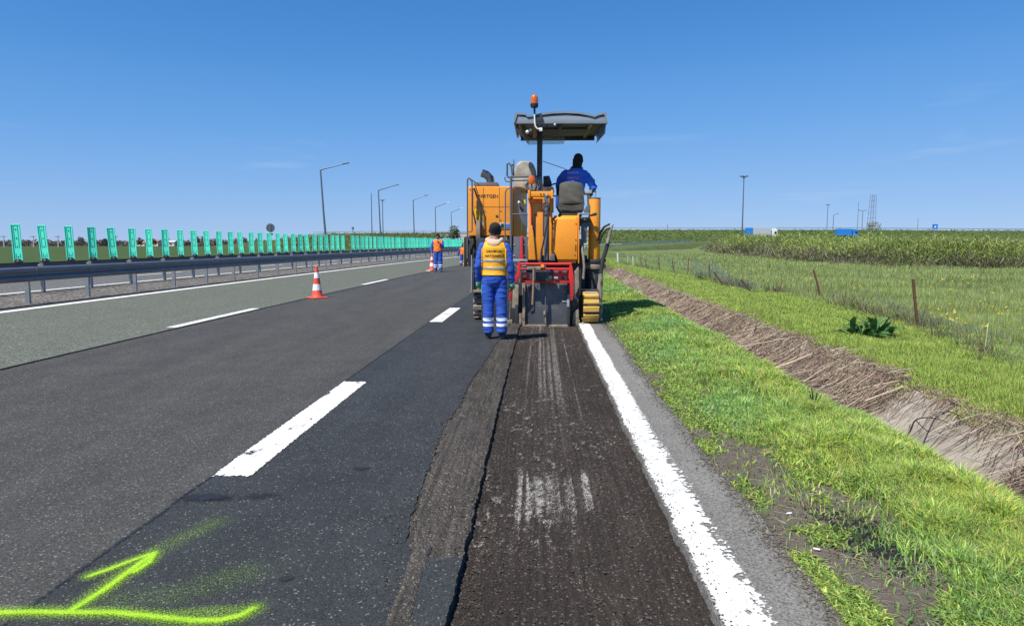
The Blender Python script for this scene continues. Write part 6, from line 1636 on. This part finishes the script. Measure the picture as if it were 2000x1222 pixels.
sheet([at(1033, 266.5, 13.86), at(1104, 266.5, 13.86), at(1101.5, 281.5, 13.84), at(1031.5, 283, 13.86)], (0, 0.006, 0), 'front_curtain', 'clear_plastic')
sheet([at(1183, 241, 12.5), at(1167, 265, 13.85), at(1164.5, 280, 13.85), at(1181, 261, 12.6)], (0.008, 0, 0), 'side_curtain', 'smoked_plastic')
part(M().pbox(1046.5, 225.5, 1059, 238, Yc0 - .03, 0.05), 'number_panel', 'dark_frame', canopy, bevel=0.004)
for x_ in (1050, 1059.5): part(M().pbox(x_, 239.5, x_ + 7.5, 247.5, Yc0 + .05, 0.06), 'rear_light', 'machine_grey', canopy, bevel=0.01)
part(M().pbox(1069, 238.8, 1080, 248, Yc0 + .05, 0.06), 'rear_light', 'machine_grey', canopy, bevel=0.01)
for (px, py, r_) in ((1083.7, 243.5, 0.024), (1030, 258, 0.033)):
    part(M().ball(at(px, py, Yc0 + .04), r_, 12), 'work_lamp', 'white_plastic', canopy, bevel=0)
part(M().pbox(1034, 251.5, 1038, 256, Yc0 + .1, .04), 'lamp_mount', 'white_plastic', canopy, bevel=0.004)
part(bar([(1055, 253), (1049, 251.5), (1046, 247.5), (1044.3, 240), (1044, 222)], Yc0 - .05, 0.014, 10), 'beacon_pole', 'white_plastic', canopy, bevel=0)
part(M().pbox(1053, 249.5, 1059.5, 256, Yc0 - .06, 0.06), 'pole_clamp', 'white_plastic', canopy, bevel=0.006)
part(bar([(1044, 223), (1044, 210)], Yc0 - .05, 0.018, 10), 'beacon_socket', 'rubber', canopy, bevel=0)
part(M().lathe([(0, -.115), (.06, -.11), (.07, -.08), (.07, -.045), (0, -.045)], at(1043.6, 198, Yc0 - .05), n=20), 'beacon_base', 'rubber', canopy, bevel=0)
part(M().lathe([(0, -.0445), (.066, -.0445), (.068, .03), (.06, .075), (.04, .105), (.015, .115), (0, .116)], at(1043.6, 198, Yc0 - .05), n=20), 'amber_beacon', 'amber_glass', canopy, bevel=0)

# wooden handled tool hanging in the red frame
pa, pb2 = at(1042.5, 520, 11.53), at(1040, 594, 11.50)
mb = MB(pb2); mb.tube([pa, pa.lerp(pb2, .5) + Vector((.004, 0, 0)), pb2], [0.015, 0.0165, 0.019], 10); mb.ball(pb2, 0.019, 10)
tag(mb.build('shovel_handle', MATS['wood']), 'brown wooden tool handle hanging from the red frame of the machine', 'tool')

# ================================================================== people
def rings(mb, secs, n=20):
    """closed loft through (centre, rx, ry, zaxis?) horizontal ellipses"""
    V = []; F = []; m_ = len(secs)
    for (c_, rx, ry) in secs:
        for k in range(n):
            a_ = 2 * math.pi * k / n; V.append(Vector(c_) + Vector((rx * math.cos(a_), ry * math.sin(a_), 0)))
    for i in range(m_ - 1):
        for k in range(n): F.append((i * n + k, i * n + (k + 1) % n, (i + 1) * n + (k + 1) % n, (i + 1) * n + k))
    F.append(tuple(range(n - 1, -1, -1))); F.append(tuple((m_ - 1) * n + k for k in range(n)))
    mb.raw(V, F)
def hand(mb, wrist, d, palm_n, curl=0.9, s=1.0):
    """palm plus four fingers and a thumb; d points down the arm, palm_n out of the palm"""
    d = Vector(d).normalized(); pn = Vector(palm_n); pn = (pn - d * pn.dot(d)).normalized(); sd_ = d.cross(pn)
    w_ = Vector(wrist)
    mb.tube([w_ - d * .02 * s, w_ + d * .02 * s, w_ + d * .055 * s, w_ + d * .088 * s], [.026 * s, .030 * s, .034 * s, .030 * s], 10)
    for sgn in (-1, 1): mb.tube([w_ + d * .02 * s + sd_ * sgn * .012 * s, w_ + d * .085 * s + sd_ * sgn * .022 * s], [.022 * s, .019 * s], 8)
    for i, (o_, L) in enumerate(((-.030, .066), (-.010, .078), (.011, .074), (.031, .058))):
        p_ = w_ + d * .085 * s + sd_ * o_ * s; a_ = 0.25; pts = [p_ - d * .02 * s, p_]
        for k in range(3):
            a_ += curl * (0.38 + .1 * i / 3); p_ = p_ + (d * math.cos(a_) + pn * math.sin(a_)) * L * s / 3 * 1.15; pts.append(p_)
        mb.tube(pts, [.0105 * s, .0105 * s, .0100 * s, .0092 * s, .008 * s], 8)
    p_ = w_ + d * .028 * s - sd_ * .03 * s
    mb.tube([w_ + d * .015 * s - sd_ * .012 * s, p_, p_ + (d * .8 - sd_ * .45 + pn * .35) * .035 * s, p_ + (d * 1.0 - sd_ * .25 + pn * .8) * .062 * s], [.016 * s, .0145 * s, .012 * s, .009 * s], 8)
def head(mb, c, yaw=0.0, tilt=0.0, roll=0.0, s=1.0):
    """head centred at c (middle of the skull), looking along +Y before yaw"""
    Rm = (Matrix.Rotation(yaw, 3, 'Z') @ Matrix.Rotation(tilt, 3, 'X') @ Matrix.Rotation(roll, 3, 'Y'))
    def P(x_, y_, z_): return Vector(c) + Rm @ (Vector((x_, y_, z_)) * s)
    h_ = MB(); rings(h_, [((0, .035, -.125), .022, .028), ((0, .04, -.112), .042, .045), ((0, .03, -.085), .058, .066), ((0, .02, -.045), .067, .083), ((0, .008, 0), .074, .096), ((0, 0, .04), .077, .101), ((0, -.004, .075), .070, .092), ((0, -.006, .102), .048, .064), ((0, -.006, .117), .016, .022)], 20)
    mb.raw([P(*v) for v in h_.v], h_.f)
    mb.tube([P(0, .085, .01), P(0, .108, -.028), P(0, .112, -.042), P(0, .09, -.05)], [.009 * s, .012 * s, .015 * s, .008 * s], 8)      # nose
    mb.tube([P(-.026, .086, -.077), P(0, .096, -.076), P(.026, .086, -.077)], .008 * s, 8)                                           # lips
    mb.tube([P(-.026, .078, -.09), P(0, .088, -.091), P(.026, .078, -.09)], .008 * s, 8)
    mb.tube([P(-.045, .075, .018), P(0, .094, .02), P(.045, .075, .018)], .010 * s, 8)                                                # brow
    for sg in (-1, 1): mb.tube([P(sg * .073, -.005, .025), P(sg * .082, -.012, 0), P(sg * .075, -.002, -.03)], [.010 * s, .013 * s, .008 * s], 8)
    return P
def remesh(mb, voxel, smooth_it=3):
    me = bpy.data.meshes.new('body'); me.from_pydata(mb.v, [], mb.f); me.update()
    ob = bpy.data.objects.new('tmp', me); COL.objects.link(ob)
    md = ob.modifiers.new('r', 'REMESH'); md.mode = 'VOXEL'; md.voxel_size = voxel
    sm_ = ob.modifiers.new('s', 'SMOOTH'); sm_.factor = 0.5; sm_.iterations = smooth_it
    bpy.context.view_layer.update()
    out = bpy.data.meshes.new_from_object(ob.evaluated_get(bpy.context.evaluated_depsgraph_get()))
    bpy.data.objects.remove(ob); bpy.data.meshes.remove(me)
    return out
def wrinkle(me, amp, fn):
    co_ = np.zeros(len(me.vertices) * 3); me.vertices.foreach_get('co', co_); co_ = co_.reshape(-1, 3)
    no_ = np.zeros(len(me.vertices) * 3); me.vertices.foreach_get('normal', no_); no_ = no_.reshape(-1, 3)
    out = co_.copy()
    for i in range(len(co_)):
        k_, sx_, sz_ = fn(co_[i])
        if k_: 
            q_ = Vector((co_[i][0] * sx_ + 3, co_[i][1] * sx_, co_[i][2] * sz_))
            w_ = mnoise.noise(q_) + 0.5 * mnoise.noise(q_ * 2.3)
            out[i] += no_[i] * (amp * k_ * (1 - 2.2 * abs(w_) if True else w_))
    me.vertices.foreach_set('co', out.ravel()); me.update()
def skin_of(me, keep, off, zcuts=()):
    """garment: faces of the body where keep(centre) holds, moved out along the normals"""
    bm = bmesh.new(); bm.from_mesh(me)
    for (co_, no_) in zcuts:
        bmesh.ops.bisect_plane(bm, geom=bm.verts[:] + bm.edges[:] + bm.faces[:], plane_co=co_, plane_no=no_)
    dl_ = [f for f in bm.faces if not keep(f.calc_center_median())]
    bmesh.ops.delete(bm, geom=dl_, context='FACES')
    bm.normal_update()
    for v in bm.verts: v.co = v.co + v.normal * off
    ge = bmesh.ops.extrude_face_region(bm, geom=bm.faces[:])
    nv = [g for g in ge['geom'] if isinstance(g, bmesh.types.BMVert)]
    for v in nv: v.co = v.co - v.normal * 0.0
    out = bpy.data.meshes.new('garment'); bm.to_mesh(out); bm.free()
    out.polygons.foreach_set('use_smooth', [True] * len(out.polygons))
    return out
def garment(me, keep, off, zcuts, mat, name, parent):
    bm = bmesh.new(); bm.from_mesh(me)
    for (co_, no_) in zcuts:
        bmesh.ops.bisect_plane(bm, geom=bm.verts[:] + bm.edges[:] + bm.faces[:], plane_co=co_, plane_no=no_)
    bmesh.ops.delete(bm, geom=[f for f in bm.faces if not keep(f.calc_center_median())], context='FACES')
    bm.normal_update()
    nr = {v: v.normal.copy() for v in bm.verts}
    for v in bm.verts: v.co += nr[v] * off
    be = [e for e in bm.edges if e.is_boundary]
    ex = bmesh.ops.extrude_edge_only(bm, edges=be)
    for g in ex['geom']:
        if isinstance(g, bmesh.types.BMVert):
            g.co -= min(nr.items(), key=lambda kv: 0)[1] * 0 if False else Vector((0, 0, 0))
    out = bpy.data.meshes.new(name)
    # drop the hem back to the body: each new vertex follows its source
    bm.verts.ensure_lookup_table()
    for g in ex['geom']:
        if isinstance(g, bmesh.types.BMVert):
            src = [e.other_vert(g) for e in g.link_edges if e.other_vert(g) in nr]
            if src: g.co = src[0].co - nr[src[0]] * (off + 0.004)
    bm.to_mesh(out); bm.free()
    out.polygons.foreach_set('use_smooth', [True] * len(out.polygons))
    return link(name, out, MATS[mat], parent)
def paint_faces(me, mats, rule):
    me.materials.clear()
    for m_ in mats: me.materials.append(MATS[m_])
    idx = [rule(p_.center) for p_ in me.polygons]
    me.polygons.foreach_set('material_index', idx); me.polygons.foreach_set('use_smooth', [True] * len(idx)); me.update()
def lettering_on(me_target, body, size, centre, width, mat, name, parent, eye=(0, -1, 0), lift=0.004):
    """flat letters laid onto a garment, seen from -Y"""
    bm = bmesh.new(); bm.from_mesh(me_target); bvh = BVHTree.FromBMesh(bm); bm.free()
    me = text_mesh(body, size, mat, 0.0, subdiv=2, bold=0.0032, spacing=1.12)
    xs_ = [v.co.x for v in me.vertices]; s_ = width / (max(xs_) - min(xs_)); e_ = Vector(eye)
    for v in me.vertices:
        p_ = Vector((centre[0] + v.co.x * s_, centre[1], centre[2] + v.co.y * s_))
        hit = bvh.ray_cast(p_ + e_ * 0.6, -e_)
        v.co = (hit[0] + e_ * lift) if hit[0] is not None else p_
    return link(name, me, MATS[mat], parent)

# ---- worker standing beside the machine, back to the camera
wp = gp(966, 661)
W1 = empty('person', (wp.x, wp.y, 0.0), 0, 'worker in orange vest and blue overalls standing with back turned beside the machine', 'person')
wh = at(961, 433, wp.y).z          # top of the hat
b = MB()
sx_ = wh / 1.80
# legs
for sg, fx_ in ((-1, -0.090), (1, 0.108)):
    b.tube([(sg * .085, 0, .92), (sg * .10, 0.005, .72), (fx_ * .98, -.005, .50), (fx_, -.01, .28), (fx_, -.015, .10)], [.100, .094, .080, .074, .076], 16)
    b.tube([(fx_, -.02, .075), (fx_ + sg * .005, .02, .055), (fx_ + sg * .022, .12, .04), (fx_ + sg * .025, .165, .035)], [.052, .052, .048, .035], 12)
    b.tube([(fx_, -.035, .03), (fx_ + sg * .02, .14, .028)], [.042, .04], 10)
rings(b, [((0, 0, .80), .11, .09), ((0, -.005, .88), .160, .125), ((0, -.005, .96), .168, .13), ((0, 0, 1.05), .162, .12), ((0, 0, 1.18), .168, .125), ((0, -.005, 1.30), .178, .13), ((0, -.01, 1.40), .178, .12), ((0, -.01, 1.46), .150, .10), ((0, -.005, 1.50), .10, .075), ((0, 0, 1.53), .065, .065)], 24)
b.tube([(0, 0, 1.46), (0.0, .01, 1.60)], [.062, .058], 12)
arms = {}
for sg in (-1, 1):
    sh = Vector((sg * .168, -.01, 1.425)); el = Vector((sg * .236, -.035, 1.13)); wr = Vector((sg * .258, .03, .875)) if sg > 0 else Vector((sg * .238, .05, .90))
    b.tube([sh + Vector((-sg * .03, 0, .01)), sh, sh.lerp(el, .5), el, el.lerp(wr, .5), wr], [.062, .070, .062, .056, .053, .046], 14)
    d_ = (wr - el).normalized(); hand(b, wr + d_ * .012, d_, (-sg * .6, .7, 0), 0.75, 1.05); arms[sg] = (wr, d_)
Ph = head(b, (0.012, .015, 1.665), yaw=R(-14), tilt=R(-4))
b.v = [(x_ * (1.0 if z_ < 5 else 1), y_, z_ * sx_) for (x_, y_, z_) in b.v]
me1 = remesh(b, 0.011, 3)
Z = sx_
def wf(c_):
    z_ = c_[2] / Z
    if z_ > 1.5 or z_ < 0.09: return (0, 1, 1)
    k_ = 1.0 if (z_ < .42 or .60 < z_ < .98 or abs(c_[0]) > .19) else 0.45
    return (k_, 5.0, 13.0 if z_ < .9 else 9.0)
wrinkle(me1, 0.0075, wf)
def rule1(c_):
    z_ = c_.z / Z
    if z_ > 1.535: return 3
    for sg in (-1, 1):
        wr, d_ = arms[sg]
        q_ = Vector((c_.x, c_.y, z_)) - wr
        if q_.dot(d_) > 0.035 and abs(c_.x) > .185 and z_ < .95: return 1
        if q_.dot(d_) > 0.012 and abs(c_.x) > .185 and z_ < .95: return 4
    if z_ < .085: return 2
    return 0
paint_faces(me1, ['cloth_blue', 'glove_green', 'boot', 'skin', 'glove_cuff'], rule1)
link('body', me1, [], W1)
def armx(c_):
    z_ = c_.z / Z
    return abs(c_.x) - (0.180 + 0.03 * max(0, (1.30 - z_)) * 1.2 - 0.05 * max(0, (z_ - 1.38) / .1))
zc_ = [((0, 0, q_ * Z), (0, 0, 1)) for q_ in (0.985, 1.075, 1.105, 1.175, 1.205)]
vest = garment(me1, lambda c_: .985 * Z < c_.z < 1.485 * Z and armx(c_) < 0, 0.016, zc_, 'vest_orange', 'vest', W1)
for q0, q1 in ((1.075, 1.115), (1.19, 1.232)):
    garment(me1, lambda c_: q0 * Z < c_.z < q1 * Z and armx(c_) < 0, 0.0185, [((0, 0, q0 * Z), (0, 0, 1)), ((0, 0, q1 * Z), (0, 0, 1))], 'reflective', 'reflective_stripe', vest)
for q0, q1 in ((.195, .24), (.28, .33)):
    for sg in (-1, 1):
        garment(me1, lambda c_: q0 * Z < c_.z < q1 * Z and c_.x * sg > 0, 0.004, [((0, 0, q0 * Z), (0, 0, 1)), ((0, 0, q1 * Z), (0, 0, 1))], 'reflective_white', 'trouser_stripe', W1)
hb = MB(); Pq = head(hb, (0.012, .015, 1.665), yaw=R(-14), tilt=R(-4)); hb.v = [(x_, y_, z_ * Z) for (x_, y_, z_) in hb.v]
garment(me1, lambda c_: c_.z > (1.603 + .12 * (c_.y - .0)) * Z and True, 0.010, [((0, 0, 1.603 * Z), (0, -.12, 1))], 'cloth_black', 'beanie', W1)
# bunched hood round the neck
hd = MB()
hp = []
for k in range(18):
    a_ = 2 * math.pi * k / 18; hp.append(Vector((0.105 * math.cos(a_), 0.005 + 0.095 * math.sin(a_), (1.522 - 0.028 * math.sin(a_) * -1 + 0.010 * math.cos(3 * a_)) * Z)))
hd.tube(hp, [.034 + .006 * math.sin(k * 1.7) for k in range(18)], 10, closed=True)
rings(hd, [((0, -.085, 1.385 * Z), .012, .02), ((0, -.105, 1.42 * Z), .055, .035), ((0, -.10, 1.46 * Z), .095, .045), ((0, -.085, 1.50 * Z), .105, .045), ((0, -.07, 1.53 * Z), .075, .035)], 16)
hm = remesh(hd, 0.012, 3); hm.polygons.foreach_set('use_smooth', [True] * len(hm.polygons)); hm.materials.clear()
link('hood', hm, MATS['cloth_beige'], W1)
lettering_on(vest.data, 'DRUMURI', .1, (0.005, 0, 1.350 * Z), 0.225, 'ink_dark', 'lettering', vest)
lettering_on(vest.data, 'NATIONALE', .1, (0.005, 0, 1.283 * Z), 0.280, 'ink_dark', 'lettering', vest)

# ---- operator in the seat, seen from behind
op = at(1128, 405, 12.95)
W2 = empty('person', (op.x, 12.95, op.z), 0, 'machine operator in blue jacket and black hood sitting under the canopy', 'person')
b = MB()
def o2(px, py, dy=0.0): return at(px, py, 12.95 + dy) - Vector((op.x, 12.95, op.z))
hip = o2(1117, 402); c1 = o2(1119, 375, .0); c2 = o2(1123, 345, .02); c3 = o2(1126, 333, .03); nk = o2(1126, 322, .05)
rings(b, [(hip, .17, .12), (o2(1118, 390), .185, .125), (c1, .20, .13), (o2(1121, 358, .01), .215, .13), (c2, .215, .125), (o2(1125, 336, .02), .185, .105), (o2(1126, 330, .03), .12, .08), (o2(1126, 326, .04), .07, .07)], 24)
b.tube([o2(1126, 334, .03), nk, o2(1127, 314, .06)], [.068, .066, .062], 12)
# left arm to the wheel, right arm on the armrest
shl = o2(1105, 341, .02); ell = o2(1092, 362, .14); wrl = o2(1092, 370, .30)
b.tube([o2(1110, 338, .02), shl, shl.lerp(ell, .5) + Vector((-.02, 0, 0)), ell, ell.lerp(wrl, .6), wrl], [.07, .08, .075, .066, .056, .046], 14)
hand(b, wrl, (0, 1, .1), (0.2, 0, -1), 1.1)
shr = o2(1143, 342, .02); elr = o2(1159, 366, -.02); wrr = o2(1156, 371, .26)
b.tube([o2(1138, 338, .02), shr, shr.lerp(elr, .55) + Vector((.015, -.02, .01)), elr, elr.lerp(wrr, .6), wrr], [.07, .08, .074, .068, .058, .046], 14)
hand(b, wrr, (0, 1, 0), (0, 0, -1), 0.9)
for sg in (-1, 1):
    h0 = hip + Vector((sg * .09, .02, 0)); kn = hip + Vector((sg * .15, .46, .05)); an = hip + Vector((sg * .14, .56, -.36))
    b.tube([h0, h0.lerp(kn, .5), kn, kn.lerp(an, .5), an], [.115, .10, .08, .07, .065], 14)
    b.tube([an + Vector((0, -.03, -.05)), an + Vector((0, .06, -.07)), an + Vector((sg * .01, .16, -.08))], [.05, .048, .035], 10)
hc = o2(1129, 313.5, .07)
head(b, hc, yaw=R(-12), tilt=R(-10), roll=R(5))
me2 = remesh(b, 0.012, 3)
wrinkle(me2, 0.011, lambda c_: (0, 1, 1) if c_[2] > nk.z + .02 else (1.0, 6.0, 8.0))
def rule2(c_):
    if c_.z > nk.z - .03 and abs(c_.x - nk.x) < .14: return 1
    if (c_ - wrl).dot(Vector((0, 1, 0))) > .02 and (c_ - wrl).length < .25 and c_.z > hip.z + .1: return 2
    if (c_ - wrr).dot(Vector((0, 1, 0))) > .02 and (c_ - wrr).length < .25 and c_.z > hip.z + .1: return 2
    if c_.z < hip.z - .33: return 3
    return 0
paint_faces(me2, ['cloth_bright_blue', 'skin', 'skin', 'boot'], rule2)
link('body', me2, [], W2)
garment(me2, lambda c_: c_.z > hc.z - .035 + .25 * (c_.y - hc.y), 0.013, [], 'cloth_black', 'beanie', W2)
garment(me2, lambda c_: nk.z - .075 < c_.z and c_.z < hc.z - .02 + .25 * (c_.y - hc.y) and abs(c_.x - nk.x - .01) < .115 and c_.y < nk.y + .08, 0.016, [], 'cloth_black', 'neck_hood', W2)
garment(me2, lambda c_: c_.x < shl.x + .025 - .25 * (c_.z - shl.z) * 0 and c_.z > c1.z - .02 and c_.y < .12 and c_.z < nk.z, 0.006, [], 'cloth_blue', 'dark_sleeve', W2)
t1 = o2(1116.5, 338.5); t2 = o2(1114.5, 349)
lettering_on(me2, 'DRUMURI', .1, (t1.x, 0, t1.z), 0.24, 'ink_red', 'lettering', W2, lift=.006)
lettering_on(me2, 'NATIONALE', .1, (t2.x, 0, t2.z), 0.29, 'ink_red', 'lettering', W2, lift=.006)

# ---- distant workers
def far_worker(px, py, ptop, Y, label, face_cam, pose, vest_m):
    g_ = at(px, py, Y); H = at(px, ptop, Y).z / 1.76
    t_ = empty('person', (g_.x, Y, 0.0), math.pi if face_cam else 0.4, label, 'person')
    b = MB()
    for sg in (-1, 1):
        b.tube([(sg * .09, 0, .92), (sg * .115, .01, .5), (sg * .13, 0, .1)], [.125, .10, .085], 12)
        b.tube([(sg * .13, -.04, .045), (sg * .145, .15, .04)], [.05, .04], 10)
    rings(b, [((0, 0, .82), .14, .11), ((0, 0, .92), .195, .14), ((0, 0, 1.15), .205, .14), ((0, 0, 1.35), .215, .135), ((0, 0, 1.44), .17, .10), ((0, 0, 1.5), .07, .07)], 20)
    b.tube([(0, 0, 1.44), (0, .02, 1.6)], .06, 10)
    sh, el, wr = Vector((.20, 0, 1.40)), Vector((.30, .04, 1.12)), Vector((.30, .10, .88))
    b.tube([sh, sh.lerp(el, .5), el, wr], [.075, .07, .06, .05], 12); hand(b, wr, wr - el, (-.5, .7, 0), .8)
    if pose == 'phone': el, wr = Vector((-.27, .14, 1.14)), Vector((-.06, .26, 1.36))
    else: el, wr = Vector((-.29, .04, 1.12)), Vector((-.30, .10, .88))
    sh = Vector((-.20, 0, 1.40))
    b.tube([sh, sh.lerp(el, .5), el, el.lerp(wr, .5), wr], [.075, .07, .062, .055, .048], 12); hand(b, wr, wr - el, (0.3, .2, 1), 1.0)
    head(b, (0, .03, 1.63))
    b.v = [(x_, y_, z_ * H) for (x_, y_, z_) in b.v]
    me = remesh(b, 0.018, 2)
    wrinkle(me, 0.012, lambda c_: (0, 1, 1) if c_[2] > 1.5 * H else (1, 5, 11))
    wrs = wr.copy(); wrs.z *= H
    def rule(c_):
        z_ = c_.z / H
        if z_ > 1.51: return 1
        if (c_ - wrs).length < .13 and c_.y > .12 and pose == 'phone' : return 1
        if z_ < .90 and abs(c_.x) > .235: return 1
        return 2 if z_ < .09 else 0
    paint_faces(me, ['cloth_blue', 'skin', 'boot'], rule); link('body', me, [], t_)
    v_ = garment(me, lambda c_: .93 * H < c_.z < 1.47 * H and abs(c_.x) < .215 and c_.y < .19, 0.018, [], vest_m, 'vest', t_)
    for q0, q1 in ((.20, .25), (.29, .34)):
        garment(me, lambda c_: q0 * H < c_.z < q1 * H, 0.006, [((0, 0, q0 * H), (0, 0, 1)), ((0, 0, q1 * H), (0, 0, 1))], 'reflective_white', 'trouser_stripe', t_)
    garment(me, lambda c_: c_.z > 1.60 * H + .35 * max(0, c_.y) and c_.z > 1.56 * H, 0.016, [], 'cloth_black', 'hair', t_)
    return t_
p_ = gp(856, 531)
far_worker(856, 531, 455.5, p_.y, 'distant worker in orange vest facing the camera with a hand raised to the face', True, 'phone', 'vest_deep_orange')
far_worker(905, 515, 478, 44.0, 'worker in orange vest mostly hidden behind the left side of the machine', False, 'stand', 'vest_deep_orange')

# ---- white car beyond the machine
cp = Vector((at(897, 499, 66).x + 0.9, 66.0, 0.014))
car = empty('parked_car', cp, R(-4), 'white car standing far down the fast lane beyond the machine', 'car')
prof = [(-.0, .35), (0.05, .75), (.15, 1.0), (1.3, 1.02), (2.0, 1.0), (3.9, .85), (4.2, .6), (4.2, .3)]
MB().prism([(-.88, y_, z_) for y_, z_ in prof], (1.76, 0, 0)).build('body', MATS['car_white'], car, bevel=0.06, seg=2)
MB().prism([(-.74, .15, 1.02), (-.66, .45, 1.47), (-.66, 1.9, 1.50), (-.74, 2.9, .99)], (1.4, 0, 0)).build('cabin', MATS['dark_glass'], car, bevel=0.05)
MB().box(-.62, .62, .45, 1.9, 1.485, 1.53).build('roof', MATS['car_white'], car, bevel=0.02)
MB().box(-.86, .86, -.06, .1, .28, .52).build('bumper', MATS['rubber'], car, bevel=0.03)
for s_ in (-1, 1):
    MB().box(s_ * .74 - .12, s_ * .74 + .12, -.02, .1, .78, 1.0).build('tail_light', MATS['red_glass'], car, bevel=0.02)
    for y_ in (.75, 3.4):
        w_ = MB().lathe([(0, -.1), (.2, -.1), (.31, -.1), (.31, .1), (.2, .1), (0, .1)], axis='X', n=18).build('wheel', MATS['rubber'], car); w_.location = (s_ * .80, y_, .31)
        r_ = MB().lathe([(0, -.105), (.19, -.105), (.19, .105), (0, .105)], axis='X', n=14).build('rim', MATS['galv_light'], w_)
MB().box(-.26, .26, -.075, -.055, .56, .67).build('number_plate', MATS['white_plastic'], car)
bpy.context.view_layer.update()
